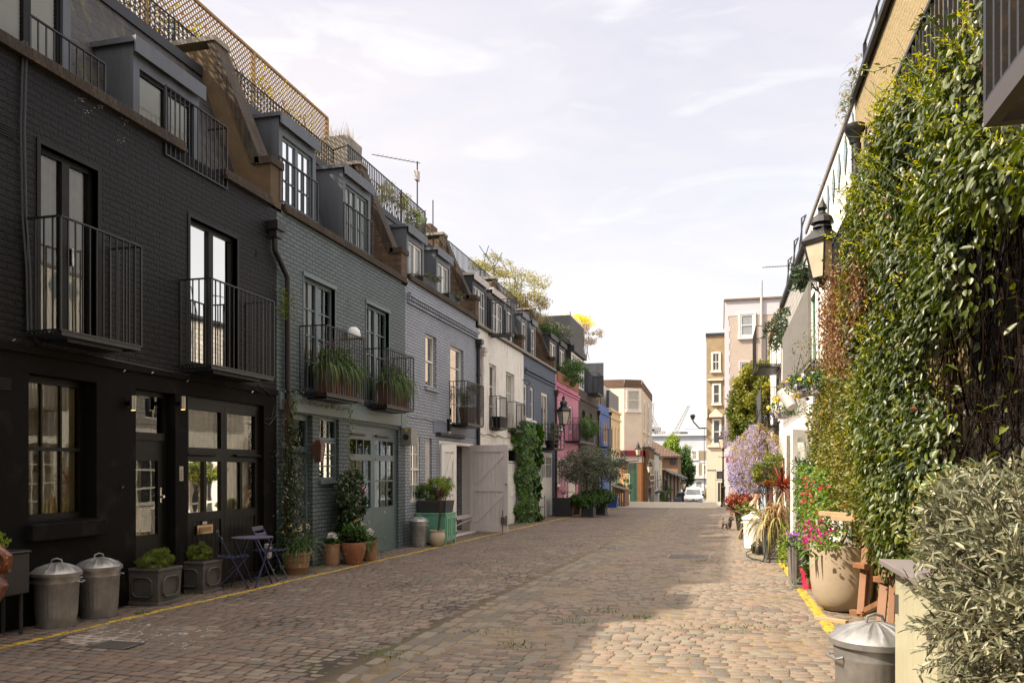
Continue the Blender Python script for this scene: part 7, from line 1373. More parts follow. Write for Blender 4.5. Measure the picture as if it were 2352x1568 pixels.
g = onG(1408, 1163); t = thing('recycling_crate', 'bright blue crate leaning beside the timber store', 'crate', (g[0], g[1], gz(g[1]))); q = MB(); q.frus(g[0]-.1, g[1]+.4, gz(g[1]), gz(g[1])+.62, .26, .22, .32, .28); q.frus(g[0]-.1, g[1]+.4, gz(g[1])+.62, gz(g[1])+.67, .36, .31, .36, .31); build(q, 'crate_body', mat('blue_plastic', (.02, .07, .35), rough=.4), t, bev=.01)
pl = thing('shrub', 'green shrub in the corner between olive trees and timber store', 'shrub', (-6.6, 57, -.6)); puff(pl, (-6.6, 57, .5), (.7, 1., .7), 1200, GREEN, .13, .6, k=14)
# ---- van and car
def van(label, x, y, z, rz):
    t = thing('parked_van', label, 'van', (x, y, z), rz); WP = mat('white_car_paint', (.75, .75, .74), rough=.25, var=.03, spec=.6); BP = mat('black_bumper', (.02, .02, .022), rough=.6); q = MB()     # front faces -y
    sec = [(0, .35, .86, .62), (.05, .3, .92, .80), (.25, .28, .94, .98), (.85, .28, .95, 1.12), (1.65, .28, .95, 1.78), (2.0, .28, .94, 1.88), (4.8, .28, .94, 1.9), (4.95, .3, .9, 1.8)]; rings = []
    for (yy, zb, hw, zt) in sec:
        zs = min(1.08, zt-.06); tw = hw*(.80 if zt > 1.5 else .88); rings.append(q._a([(-hw*.96, yy, zb), (-hw, yy, .6), (-hw, yy, zs), (-tw, yy, zt-.05), (-tw*.85, yy, zt), (tw*.85, yy, zt), (tw, yy, zt-.05), (hw, yy, zs), (hw, yy, .6), (hw*.96, yy, zb)]))
    for a, b in zip(rings, rings[1:]):
        for k in range(10): k2 = (k+1) % 10; q.f.append((a+k, a+k2, b+k2, b+k))
    q.f.append(tuple(rings[0]+k for k in range(10))); q.f.append(tuple(rings[-1]+k for k in range(9, -1, -1))); build(q, 'body', WP, t, local=True, smooth=True, bev=.02)
    GLC = mat('windscreen_glass', (.05, .06, .07), rough=.08, spec=1.); q = MB(); q.poly((-.76, .93, 1.19), (.76, .93, 1.19), (.66, 1.56, 1.72), (-.66, 1.56, 1.72)); build(q, 'windscreen', GLC, t, local=True)
    q = MB(); q.box(-.88, .88, -.07, .02, .3, .52); q.box(-.45, .45, -.05, -.01, .60, .66); build(q, 'bumper', BP, t, local=True, bev=.02); q = MB(); q.box(-.26, .26, -.085, -.072, .38, .49); pz = build(q, 'number_plate', WHITE, t, local=True)
    q = MB(); [q.box(-.22+k*.062, -.18+k*.062, -.09, -.086, .40, .47) for k in (0, 1, 2, 3, 5, 6, 7)]; build(q, 'plate_lettering', BP, pz, local=True)
    for s in (-1, 1):
        q = MB(); i = q._a([(s*.88, .0, .72), (s*.5, -.005, .68), (s*.52, -.003, .78), (s*.90, .10, .90)]); q.f.append((i, i+1, i+2, i+3)); build(q, 'headlight', mat('headlamp', (.45, .47, .5), rough=.1, spec=1.), t, local=True)
        q = MB(); q.box(s*.98-.06, s*.98+.08, .95, 1.05, 1.05, 1.32); build(q, 'wing_mirror', BP, t, local=True, bev=.02)
        for yy in (.75, 4.0): q = MB(); q.tube([(s*.72, yy, .33), (s*.95, yy, .33)], .33, 20); build(q, 'wheel', BP, t, local=True)
        q = MB(); q.poly((s*.955, 1.1, 1.12), (s*.955, 1.9, 1.12), (s*.83, 1.9, 1.7), (s*.84, 1.55, 1.66)); build(q, 'side_window', GLC, t, local=True)
    q = MB(); q.lathe([(0, -.01), (.07, -.01), (.07, .01), (0, .01)], (0, 0, 0), 12); q.v = [(a, -.03+c, .74+b) for a, b, c in q.v]; build(q, 'badge', ZINCD, t, local=True); return t
vy = 84.; vx = px_at(1592, vy); vz = onY(1592, 1120, vy)[1]-1.9; van('white van parked facing the camera beyond the crossing', vx, vy, vz, R(2))
t = thing('parked_car', 'dark blue grey car mostly hidden left of the white van', 'car', (px_at(1566, 92), 92, gz(92)-.3)); q = MB(); cxx = px_at(1566, 92); zc_ = vz-.1; q.prism([(cxx-.85, zc_+.3), (cxx+.85, zc_+.3), (cxx+.85, zc_+.8), (cxx+.62, zc_+.88), (cxx+.5, zc_+1.38), (cxx-.5, zc_+1.38), (cxx-.62, zc_+.88), (cxx-.85, zc_+.8)], 91, 94.5); build(q, 'body', mat('blue_grey_car_paint', (.16, .19, .24), rough=.3), t, bev=.06)
q = MB(); q.poly((cxx-.56, 90.98, zc_+.9), (cxx+.56, 90.98, zc_+.9), (cxx+.46, 90.98, zc_+1.32), (cxx-.46, 90.98, zc_+1.32)); build(q, 'windscreen', mat('windscreen_glass', ()) , t)
for s in (-1, 1): q = MB(); q.tube([(cxx+s*.6, 91.6, zc_+.32), (cxx+s*.86, 91.6, zc_+.32)], .32, 16); build(q, 'wheel', BLK, t); q = MB(); q.box(cxx+s*.62-.15, cxx+s*.62+.15, 90.96, 90.99, zc_+.62, zc_+.74); build(q, 'headlight', mat('headlamp', ()), t)
# ---- roof plants on the left row
def rooftree(label, px, py, X, w, h, m_, n=2500, leaf=.08, k=22, stem=True, D=(0, 0, .3)):
    y, z = onX(px, py, X); t = thing('roof_shrub', label, 'shrub', (X, y, 8.4)); puff(t, (X, y, z), (w*.7, w, h), n, m_, leaf, .45, k=k, spread=.24, jit=1, D=D)
    if stem: stems('stem', STEM, t, 7, lambda i: [(X+rnd.gauss(0, .1), y+rnd.gauss(0, .2), 8.3), (X+rnd.gauss(0, .2), y+rnd.gauss(0, w*.4), z), (X+rnd.gauss(0, .2), y+rnd.gauss(0, w*.7), z+h*.7)], .014)
    return t
PALT = LM('pale_roof_leaf', [(.14, .13, .05), (.26, .24, .1), (.38, .34, .16)], trans=.5)  # one pale leaf palette for the roof trees
rooftree('arching pale roof tree seen against the sky above the white house', 1128, 612, XL-2, 1.5, .55, PALT, 1900, .09); rooftree('pale bushy roof tree above the slate blue house', 1185, 655, XL-2, 2.6, 1.0, PALT, 4200, .10, 34)
rooftree('yellow green shrub on the green house roof behind the railings', 880, 440, XL-1.9, .6, .35, GOLD, 900, .05); rooftree('low planting along the roof railings of the green house', 915, 470, XL-1.7, .9, .25, GOLD, 1300, .05); rooftree('bright green plant at the end of the green house railings', 952, 505, XL-1.6, .5, .3, LIME, 900, .06)
rooftree('brownish bush on the roof above the navy house dormers', 1205, 715, XL-1.9, 2.2, .9, LM('bronze_leaf', [(.08, .07, .02), (.2, .15, .06), (.3, .24, .1)], trans=.4), 3600, .1, 26); rooftree('leafy roof bush around the garden arch', 1238, 748, XL-1.7, 1.6, .7, OLIVED, 2200, .1)
rooftree('rounded clipped dark shrub on the pink house roof', 1258, 757, XL-1.2, .9, .45, GREEN, 1500, .09, stem=False); rooftree('grey green lavender like bush over the pink house dormer', 1281, 770, XL-.9, 1.4, .6, OLIVED, 2000, .1, stem=False)
rooftree('brilliant yellow flowering shrub on the roof box of the dark house', 1318, 742, XL-1.6, 2.0, .55, LM('forsythia_yellow', [(.5, .42, .01), (.75, .6, .02), (.3, .4, .03)], trans=.5), 3200, .1, 24); rooftree('dusky trailing plant over the corner of the dark house roof box', 1344, 768, XL-.6, 1.6, .8, LM('dusky_leaf', [(.1, .14, .04), (.3, .24, .2), (.4, .32, .28)], trans=.4), 2400, .1, 20)
rooftree('window box shrubs hanging between the pink house dormers', 1303, 845, XL+.1, 1.5, .5, GREEN, 1800, .1, stem=False); rooftree('dark trailing shrub on the ledge of the pink house parapet', 1305, 870, XL+.1, 1.3, .5, GREEN, 1300, .1, stem=False)
rooftree('small herbs in the first window box on the pale blue house parapet', 985, 640, XL-.05, .5, .14, OLIVED, 700, .06, stem=False); rooftree('small herbs in the second window box on the pale blue house parapet', 1042, 680, XL-.05, .5, .14, OLIVED, 700, .06, stem=False)
for px, py, lab in ((988, 655, 'grey trough on the pale blue parapet below the first dormer'), (1045, 692, 'grey trough on the pale blue parapet below the second dormer')):
    y, z = onX(px, py, XL+.05); t = thing('planter', lab, 'planter', (XL, y, z), group='parapet troughs of the pale blue house'); q = MB(); q.frus(XL-.08, y, z-.1, z+.13, .1, .45, .13, .5); build(q, 'trough', ZINCD, t)
t = thing('garden_arch', 'rusty metal garden arch on the roof above the slate blue house', 'arch', (XL-1.8, 40, 8.4)); q = MB(); ya_ = onX(1235, 0, XL-1.8)[0]; zt_ = onX(1230, 697, XL-1.8)[1]
for dx in (0, .5):
    q.tube([(XL-1.8-dx, ya_-.7, 8.3), (XL-1.8-dx, ya_-.7, zt_-.7)]+[(XL-1.8-dx, ya_-.7*math.cos(a), zt_-.7+.7*math.sin(a)) for a in np.linspace(.1, 3.04, 9)]+[(XL-1.8-dx, ya_+.7, 8.3)], .03, 6)
for a in np.linspace(.1, 3.04, 7): q.bar((XL-1.8, ya_-.7*math.cos(a), zt_-.7+.7*math.sin(a)), (XL-2.3, ya_-.7*math.cos(a), zt_-.7+.7*math.sin(a)), .02)
build(q, 'arch_frame', mat('rusty_iron', ()), t); antenna('aerial above the roof trees of the slate blue house', XL-2, onX(1226, 0, XL-2)[0], 8.4, onX(1226, 635, XL-2)[1], dirn=(-.7, -.7), n=6, L_=1.3)

# ================================================================= right side planting
def inpoly(px, py, poly):
    c = False; j = len(poly)-1
    for i in range(len(poly)):
        xi, yi = poly[i]; xj, yj = poly[j]
        if (yi > py) != (yj > py) and px < (xj-xi)*(py-yi)/(yj-yi)+xi: c = not c
        j = i
    return c
def to_px(x, y, z):
    dep = -_s*x+_c*y; return (1175.5+1860*(_c*x+_s*y)/dep, 1080-1860*(z-EYE)/dep)
def wallpoints(poly, X, n, thick=.3, bulge=None):
    """points spread evenly over the wall area whose outline, surveyed from the photo, is poly (on plane X)"""
    c = [onX(a, b, X) for a, b in poly]; ys = [q[0] for q in c]; zs = [q[1] for q in c]; out = []
    while len(out) < n:
        y, z = rnd.uniform(min(ys), max(ys)), rnd.uniform(min(zs), max(zs))
        if inpoly(y, z, c): out.append((X+abs(rnd.gauss(0, thick))*.8 + (bulge(y, z) if bulge else 0), y, z))
    return np.array(out)
def wavy(y, z): return .10*math.sin(y*2.1+z*1.7)+.07*math.sin(y*4.7-z*3.1)+.05*math.sin(z*6.3)
XI = 1.30
IP = [(2285, -60), (2262, 40), (2222, 140), (2160, 195), (2105, 255), (2066, 330), (2030, 410), (2000, 490), (1985, 560), (1980, 640), (2000, 740), (2020, 850), (2005, 960), (2020, 1060), (2030, 1180), (2030, 1260), (2070, 1270), (2120, 1200), (2080, 1120), (2190, 1075), (2130, 980), (2120, 830), (2160, 720), (2245, 640), (2225, 560), (2270, 470), (2360, 400), (2500, 380), (2500, 330), (2285, 300), (2290, -160)]
climber = thing('wall_climber', 'huge glossy evergreen climber smothering the olive house on the right', 'climber', (XR, 6, -.05))
def mass(poly, X, nc, r0, r1, n, dep=.8, C=None):
    """leaf positions on the outer shells of bulging clumps that cover the wall area poly"""
    if C is None: C = wallpoints(poly, X, nc, .06)
    r = rng.uniform(r0, r1, len(C)); w = r**2/np.sum(r**2); k = rng.choice(len(C), n, p=w); d = rng.normal(size=(n, 3)); d[:, 0] = -np.abs(d[:, 0])*1.1; d = unit(d)
    P = C[k]+d*r[k][:, None]*np.array([dep, 1, 1])*rng.uniform(.72, 1.08, (n, 1)); return P, d, rng.uniform(0, .7, len(C))[k]
C_ = wallpoints(IP, XI+.12, 210, .05); P, d_, T = mass(IP, XI+.1, 190, .17, .40, 33000, C=C_)
leaves('foliage', IVY, climber, P, .068, .030, D=d_*.45+np.array([-.15, 0, -.75]), jit=.35, out=unit(d_+np.array([0, 0, .55])), tone=T*.75+.02, flat=.75)
k_ = rng.choice(len(P), 110); leaves('dead_leaf', LM('dead_orange_leaf', [(.25, .1, .03), (.4, .2, .1), (.3, .04, .02)], trans=.2), climber, P[k_]+np.array([-.02, 0, 0]), .06, .032, D=(-.3, 0, -1), jit=.6)
k_ = rng.choice(np.where(d_[:, 2] > -.1)[0], 1700); S_ = P[k_]; keep = rng.uniform(size=len(S_)) < np.clip((S_[:, 2]-1.2)/2.6, .15, 1); S_ = S_[keep]; dirs = unit(d_[k_][keep]*.6+np.array([-.1, .1, .7])+rng.normal(size=(len(S_), 3))*.3); ns = len(S_)
T_ = np.repeat(S_, 8, 0)+np.repeat(dirs, 8, 0)*(np.tile(np.arange(8), ns)*.022)[:, None]
leaves('young_shoot', IVYTIP, climber, T_, .036, .012, D=np.repeat(dirs, 8, 0), jit=.6, out=None)
q = MB()
for i in range(170):
    a = S_[i]; q.tube([a, a+dirs[i]*.15+np.array([0, .03, 0]), a+dirs[i]*.34+np.array([0, .05, .0])], .0022, 3, cap=False)
build(q, 'shoot_stem', GSTEM, climber, auto=False)
# long stray shoots off the top left of the mass
for (pa, pb) in (((2040, 470), (1935, 470)), ((2110, 165), (1985, 150)), ((2075, 185), (2000, 235)), ((2030, 390), (1968, 345)), ((1945, 560), (1895, 530)), ((2150, 60), (2110, 40)), ((1980, 450), (1922, 432)), ((1920, 600), (1868, 590))):
    A0, B0 = onX(*pa, XI), onX(*pb, XI-.15); pts = [(XI-.15*k/6, A0[0]+(B0[0]-A0[0])*k/6, A0[1]+(B0[1]-A0[1])*k/6+.05*math.sin(k*.9)) for k in range(7)]
    build(MB().tube(pts, .003, 4), 'shoot_stem', GSTEM, climber); L_ = np.repeat(np.array(pts), 5, 0)+rng.normal(size=(35, 3))*.02; leaves('young_shoot', IVYTIP if pa[0] % 2 else IVY, climber, L_, .05, .02, D=(-.5, .4, .2), jit=.8)
# bare tangled stems at the near end
BS = [(2150, 1130), (2105, 900), (2140, 700), (2195, 430), (2300, 380), (2520, 330), (2520, 1130)]
DST = mat('shade_dark_stem', (.012, .006, .0035), rough=.95, spec=.1, var=.3, nscale=9)  # near-black tone puts the hollow's deep shade into the stem colour
CV = [onX(a, b, 1.5) for a, b in BS]
def tang(i):
    while True:
        y, z = rnd.uniform(3.2, 6.6), rnd.uniform(.7, 4.2)
        if inpoly(y, z, CV): break
    x = rnd.uniform(1.42, 1.75); v = np.array([rnd.gauss(0, .1), rnd.gauss(0, .5), rnd.choice([1, -1])*1.]); p = np.array([x, y, z]); o = [tuple(p)]
    for j in range(9): v = v+rng.normal(size=3)*[.1, .38, .4]; v /= np.linalg.norm(v); p = p+v*.11; p[0] = min(max(p[0], 1.35), 1.76); o.append(tuple(p))
    return o
stems('bare_stem', DST, climber, 260, tang, lambda i: rnd.choice([.002, .003, .003, .005]))
stems('bare_stem', DST, climber, 14, lambda i: [(1.7-rnd.random()*.2, 3.6+rnd.random()*.3+i*.2+rnd.gauss(0, .12), .2+j*.6) for j in range(7)], .007)
back = MB(); back.box(1.745, 1.79, 3.0, 6.5, .1, 4.6); build(back, 'shade_backing_mat', mat('dark_shade_leaf_mat', (.012, .008, .005), rough=1, bump=.04, bscale=14), climber)  # dark leaf backing, its near-black tone stands in for shade behind the stems
P = wallpoints(BS, 1.45, 150, .1); leaves('foliage', IVY, climber, P, .085, .036, D=(-.4, 0, -.3), jit=.8, tone=np.full(150, .6))
# russet seed mass and smaller climbers
bm_ = thing('russet_climber', 'hanging curtain of dry russet brown foliage below the wall lantern', 'climber', (1.3, onX(1910, 700, 1.3)[0], 4))
P = wallpoints([(1895, 640), (1960, 610), (1965, 700), (1950, 760), (1930, 830), (1885, 825), (1872, 770), (1880, 700)], 1.14, 9000, .16); P[:, 1] += .16*np.sin(P[:, 2]*9)+rng.normal(size=len(P))*.14; P[:, 2] += rng.normal(size=len(P))*.12; leaves('foliage', LM('russet_leaf', [(.07, .03, .012), (.18, .08, .03), (.32, .18, .08)], trans=.3), bm_, P, .034, .018, D=(0, 0, -1), jit=.9)
P = wallpoints([(1975, 560), (2060, 500), (2080, 620), (1990, 640)], 1.3, 1400, .1); leaves('foliage', LM('russet_leaf', []), bm_, P, .03, .015, D=(0, 0, -1), jit=.9)
sm = thing('wire_climber', 'airy small leaved climber trained on wires over the white wall', 'climber', (1.5, 12, 0))
CP = [(1905, 850), (1990, 830), (2020, 930), (1995, 1050), (1995, 1200), (1935, 1190), (1905, 1170), (1872, 1110), (1866, 1040), (1885, 960)]
P, d_, T = mass(CP, 1.38, 150, .14, .30, 15000); leaves('foliage', LM('bronze_green_leaf', [(.035, .055, .012), (.08, .105, .018), (.18, .18, .03), (.28, .2, .05)], rough=.4, trans=.3), sm, P, .052, .026, D=d_*.5, jit=.8, out=d_, tone=T+rng.uniform(0, .35, len(T)))
q = MB()
for (a, b) in (((1868, 700), (1893, 1250)), ((1880, 640), (1880, 1100)), ((1905, 850), (1915, 1200)), ((1940, 860), (1935, 1240)), ((1895, 900), (1870, 1040))):
    A0, B0 = onX(*a, 1.28), onX(*b, 1.28); q.tube([(1.28, A0[0]+(B0[0]-A0[0])*k/8, A0[1]+(B0[1]-A0[1])*k/8+.03*math.sin(k*2.3)) for k in range(9)], .006, 4)
build(q, 'stem', STEM, sm)
P = wallpoints([(1815, 800), (1870, 730), (1890, 900), (1880, 940), (1820, 960)], 1.15, 700, .1); leaves('foliage', LM('bronze_green_leaf', []), sm, P, .04, .02, D=(-.3, 0, 0), jit=1)
# bay like shrubs poking over the balcony ends
for px, py, r_, lab, X in ((1850, 630, .30, 'dark pointed leaved oleander sprouting beside the wall lantern', 1.25), (1785, 755, .52, 'dark pointed leaved oleander at the far end of the slatted balcony', 1.2)):
    y, z = onX(px, py, X); t = thing('oleander', lab, 'shrub', (X, y, z), group=None); puff(t, (X, y, z), (r_*.6, r_*1.3, r_), 420, CAM, .15, .25, k=16, D=(-.3, 0, .4), jit=.8); stems('stem', STEM, t, 8, lambda i: [(X+.2, y, z-r_), (X+rnd.gauss(0, .1), y+rnd.gauss(0, .2), z+.1)], .006)
# pansy baskets
def basket(label, px, py, X, r_=.2, n=260, pot=True):
    y, z = onX(px, py, X); t = thing('hanging_basket', label, 'hanging basket', (X, y, z), group='pansy baskets'); q = MB(); q.lathe([(.03, -.13), (r_*.5, -.11), (r_*.65, .0), (r_*.66, .02), (r_*.5, .02)], (X, y, z), 20); build(q, 'pot', OFFW, t, smooth=True)
    puff(t, (X, y, z+.04), (r_*1.2, r_*1.9, r_*.85), n*3, GREEN, .04, .6, k=24)
    for nm, m_, c in (('yellow_pansy', LM('pansy_yellow', [(.6, .45, .01), (.75, .6, .03)], trans=.3), 16), ('violet_pansy', LM('pansy_violet', [(.07, .02, .2), (.2, .12, .4)], trans=.3), 11), ('white_pansy', WPET, 7)):
        P, O, T = clumps((X, y, z+.04), (r_*1.25, r_*1.7, r_*.95), c, k=12); P[:, 0] -= .05; P = np.repeat(P, 6, 0)+rng.normal(size=(c*6, 3))*.008; leaves(nm, m_, t, P, .034, .034, D=None, jit=1, out=(-.5, -.8, .2), flat=.8)
    q = MB(); [q.tube([(X+a, y+b, z), (X, y, z+.5)], .003, 3) for a, b in ((.12, 0), (-.1, .1), (-.1, -.1))]; build(q, 'chain', BLK, t); return t
basket('upper pansy basket with yellow and violet flowers under the slatted balcony', 1838, 893, 1.1, .23); basket('pansy basket half hidden in the climber right of the upper one', 1878, 885, 1.2, .17); basket('lower pansy basket with white bowl, nearest the street', 1797, 945, 1.05, .24)
y, z = onX(1808, 912, 1.05); t = thing('hanging_pot', 'tilted white bucket of dried pink hydrangea between the pansy baskets', 'hanging basket', (1.05, y, z)); q = MB(); q.tube([(1.12, y-.1, z-.17), (1.0, y+.05, z+.1)], [.09, .13], 14); build(q, 'bucket', OFFW, t, smooth=True); puff(t, (.98, y+.08, z+.15), (.12, .16, .12), 300, LM('dusty_pink_petal', [(.35, .22, .15), (.5, .36, .28)]), .03, .8, k=8)
# golden hedge, wisteria, photinia, small trees by the wall
def bigbush(name, label, px, py, Y, r, m_, n, leaf, k=40, asp=.5, D=(0, 0, .2), spread=.25, cat='shrub', trunk=True, dx=0, flat=.5, shell=.75):
    X, Z = onY(px, py, Y); X += dx; t = thing(name, label, cat, (X, Y, gz(Y))); puff(t, (X, Y, Z), r, n, m_, leaf, asp, k=k, D=D, jit=1, spread=spread, flat=flat, shell=shell)
    if trunk: stems('stem', STEM, t, 6, lambda i: [(X+rnd.gauss(0, .1), Y+rnd.gauss(0, .1), gz(Y)), (X+rnd.gauss(0, .12), Y+rnd.gauss(0, .2), Z-r[2]*.4), (X+rnd.gauss(0, .3), Y+rnd.gauss(0, .3), Z+r[2]*.4)], .03)
    return t
bigbush('golden_hedge', 'tall golden green evergreen rising behind the wisteria', 1728, 915, 33, (1.1, 1.7, 1.65), GOLD, 17000, .12, 90, spread=.2, dx=.1); bigbush('golden_hedge', 'upper golden green spire against the pinkish brick building', 1762, 850, 34, (.5, 1.2, .95), GOLD, 6000, .085, 30, spread=.25, dx=.25)
bigbush('golden_hedge', 'lower bulge of the golden evergreen next to the wisteria flowers', 1708, 962, 33, (.8, 1.2, 1.1), LM('deep_green_gold_leaf', [(.03, .06, .008), (.09, .12, .012), (.26, .24, .02)], trans=.3), 9000, .11, 40, spread=.24)
WST = LM('wisteria_flower', [(.24, .19, .38), (.38, .33, .52), (.55, .50, .66)], trans=.35); wi = thing('wisteria', 'lilac wisteria in full flower cascading over the right hand wall', 'climber', (1.2, 27, -.3))
def volpoints(poly, Y0, Y1, n):
    """points of a plant that stands between Y0 and Y1 and has the outline poly"""
    xs = [q[0] for q in poly]; ys = [q[1] for q in poly]; out = []
    while len(out) < n:
        a, b = rnd.uniform(min(xs), max(xs)), rnd.uniform(min(ys), max(ys))
        if inpoly(a, b, poly): Y = rnd.uniform(Y0, Y1); x, z = onY(a, b, Y); out.append((x, Y, z))
    return np.array(out)
def racemes(Yr, poly, X, n, L_=.30):
    c = volpoints(poly, Yr[0], Yr[1], n); P = []; 
    for p in c:
        k = 26; s = rng.uniform(0, 1, (k, 1)); r_ = .075*(1-s*.75); a = rng.uniform(0, 6.28, (k, 1)); P.append(np.hstack([p[0]+r_*np.cos(a)-.12, p[1]+r_*np.sin(a), p[2]-s*L_*rnd.uniform(.7, 1.2)]))
    return np.vstack(P)
WP_ = [(1684, 1022), (1708, 990), (1742, 968), (1770, 985), (1792, 1005), (1790, 1070), (1760, 1100), (1722, 1125), (1692, 1112), (1676, 1062)]
leaves('flower', WST, wi, racemes((25, 28.5), WP_, .95, 400), .045, .035, D=(0, 0, -1), jit=.8); P = volpoints(WP_, 25.0, 28.8, 6000); leaves('foliage', LM('copper_gold_leaf', [(.14, .1, .03), (.3, .22, .05), (.4, .3, .1)], trans=.4), wi, P, .06, .03, D=(0, 0, -.6), jit=1)
W2_ = [(1668, 1010), (1674, 930), (1695, 872), (1722, 846), (1722, 885), (1700, 950), (1690, 1010)]; leaves('flower', LM('faded_mauve_flower', [(.25, .2, .25), (.4, .33, .42)], trans=.3), wi, racemes((34, 36), W2_, .95, 260, .35), .05, .03, D=(0, 0, -1), jit=.8); P = volpoints(W2_, 34, 36.3, 3800); leaves('foliage', LM('copper_gold_leaf', []), wi, P, .06, .025, D=(0, 0, -1), jit=1)
stems('stem', STEM, wi, 60, lambda i: (lambda a: [(1.1+rnd.random()*.3, a[0]+j*.25*rnd.uniform(-1, 1.2), a[1]+j*.12*math.sin(i+j)) for j in range(7)])((27+rnd.uniform(-1.5, 1.5), rnd.uniform(.8, 3.2))), .01)
stems('stem', STEM, wi, 3, lambda i: [(1.5, 25+i, -.3), (1.4, 25.2+i, 1.2), (1.3, 25+i, 2.4)], .05)
bigbush('shrub', 'bronze and green leafy shrub half hiding the sitting person', 1712, 1170, 22.8, (.34, .4, .32), LM('bronze_green_leaf', []), 1800, .07, 24)
bigbush('shrub', 'dark glossy green bush below the wisteria', 1755, 1080, 22.5, (.55, 1.0, .5), LM('deep_green_gold_leaf', []), 3800, .075, 34, dx=.15)
RED = LM('photinia_leaf', [(.03, .06, .015), (.3, .06, .03), (.45, .13, .07), (.5, .22, .14)], trans=.35)
g = onG(1700, 1217); t = thing('plant_pot', 'tall black round pot holding the red leaved photinia', 'plant pot', (g[0]+.05, g[1]+.2, gz(g[1]))); q = MB(); q.lathe([(0, 0), (.15, 0), (.21, .46), (.225, .46), (.225, .5), (.18, .5), (.17, .44), (0, .44)], (g[0]+.05, g[1]+.2, gz(g[1])), 24); build(q, 'pot_body', mat('black_plastic', ()), t, smooth=True)
pt = thing('photinia', 'red and green leaved photinia growing from the black pot', 'shrub', (g[0], g[1], .2)); puff(pt, (g[0]+.02, g[1]+.25, .62), (.5, .5, .38), 2600, RED, .1, .38, k=30, D=(0, 0, .3), jit=.9); puff(pt, (g[0]+.12, g[1]+.4, 1.3), (.42, .5, .5), 1500, LM('bronze_green_leaf', []), .08, .4, k=20); puff(pt, (g[0]-.2, g[1]+.3, 1.95), (.26, .3, .16), 260, RED, .11, .3, k=8); puff(pt, (g[0]-.0, g[1]+.3, 1.7), (.2, .3, .2), 160, RED, .1, .35, k=6)
stems('stem', STEM, pt, 10, lambda i: [(g[0]+.05, g[1]+.2, .1), (g[0]+rnd.gauss(.05, .1), g[1]+.25, .9), (g[0]+rnd.gauss(-.05, .2), g[1]+.3, 1.8)], .009)
# grey lattice planter with phormium and cordyline
g0, g1_ = onG(1758, 1290), onG(1806, 1290); wp = .44; cx, cy = (g0[0]+g1_[0])/2, g0[1]+wp/2
sqpot('tall grey planter moulded with a diamond lattice, holding spiky grasses', cx, cy, wp, .66, LEAD2, style='lattice')
ph = thing('phormium', 'sprawling variegated phormium with hanging dead brown leaves', 'plant', (cx, cy, .5)); n_ = 150
blades('leaf_blades', LM('phormium_leaf', [(.14, .12, .03), (.3, .28, .08), (.38, .26, .12), (.12, .17, .03)], trans=.3), ph, [(cx+rnd.gauss(0, .08), cy+rnd.gauss(0, .08), .52) for _ in range(n_)], [(rnd.gauss(-.1, .6), rnd.gauss(0, .5), 1) for _ in range(n_)], .95, .032, 1.7, seg=8)
n_ = 110; blades('dead_leaves', LM('dead_brown_leaf', [(.2, .1, .04), (.34, .2, .09), (.4, .27, .14)], trans=.2), ph, [(cx+.02+rnd.gauss(0, .08), cy-.12+rnd.gauss(0, .07), .95+rnd.gauss(0, .06)) for _ in range(n_)], [(rnd.gauss(0, .35), rnd.gauss(-.25, .3), .25) for _ in range(n_)], .62, .015, 5.5, seg=8)
X_, Z_ = onY(1795, 1105, cy+.5); co = thing('cordyline', 'dark red spiky cordyline above the variegated phormium', 'plant', (X_, cy+.5, .5)); stems('stem', STEM, co, 2, lambda i: [(cx+.05, cy+.3, .3), (X_, cy+.5, Z_-.15)], .03)
n_ = 80; blades('leaf_blades', LM('cordyline_leaf', [(.07, .015, .012), (.2, .035, .02), (.3, .09, .05)], trans=.35), co, [(X_, cy+.5, Z_-.1)]*n_, [tuple(unit(rng.normal(size=3)*[1, 1, .9]+[0, 0, .45])) for _ in range(n_)], .62, .035, .35, seg=5)
# white bin handle etc, rubbish bag and hose
g = onG(1738, 1272); t = thing('rubbish_bag', 'shiny black rubbish bag between white dustbin and lattice planter', 'bag', (g[0], g[1], gz(g[1]))); q = MB(); q.lathe([(0, 0), (.12, .01), (.15, .08), (.14, .18), (.08, .26), (.03, .29), (.05, .33), (0, .34)], (g[0]+.03, g[1]+.1, gz(g[1])), 40, lambda w, z: 1+.10*math.sin(w*7+z*30)+.07*math.sin(w*13-z*50)); build(q, 'bag_body', mat('shiny_black_plastic', (.012, .012, .013), rough=.18, bump=.02, bscale=22), t, smooth=True)
HP = [(1808, 1215), (1800, 1212), (1785, 1222), (1768, 1240), (1760, 1262), (1757, 1285), (1745, 1287), (1725, 1283), (1712, 1277), (1712, 1270), (1728, 1266), (1742, 1272)]
pts = [(cx+.15, cy-.15, .66), (cx+.0, cy-.24, .68), (cx-.12, cy-.25, .5), (cx-.18, cy-.25, .25), (cx-.24, cy-.27, -.1)]+[(onG(a, b)[0], onG(a, b)[1], gz(17)+.02) for a, b in ((1745, 1287), (1728, 1284), (1714, 1278), (1713, 1271), (1728, 1266), (1740, 1271))]
hz = build(MB().tube(pts, .012, 8), 'garden_hose', mat('dark_green_hose', (.015, .05, .03), rough=.4), None, smooth=True); tag(hz, 'dark green garden hose looping from the lattice planter over the setts', 'hose')
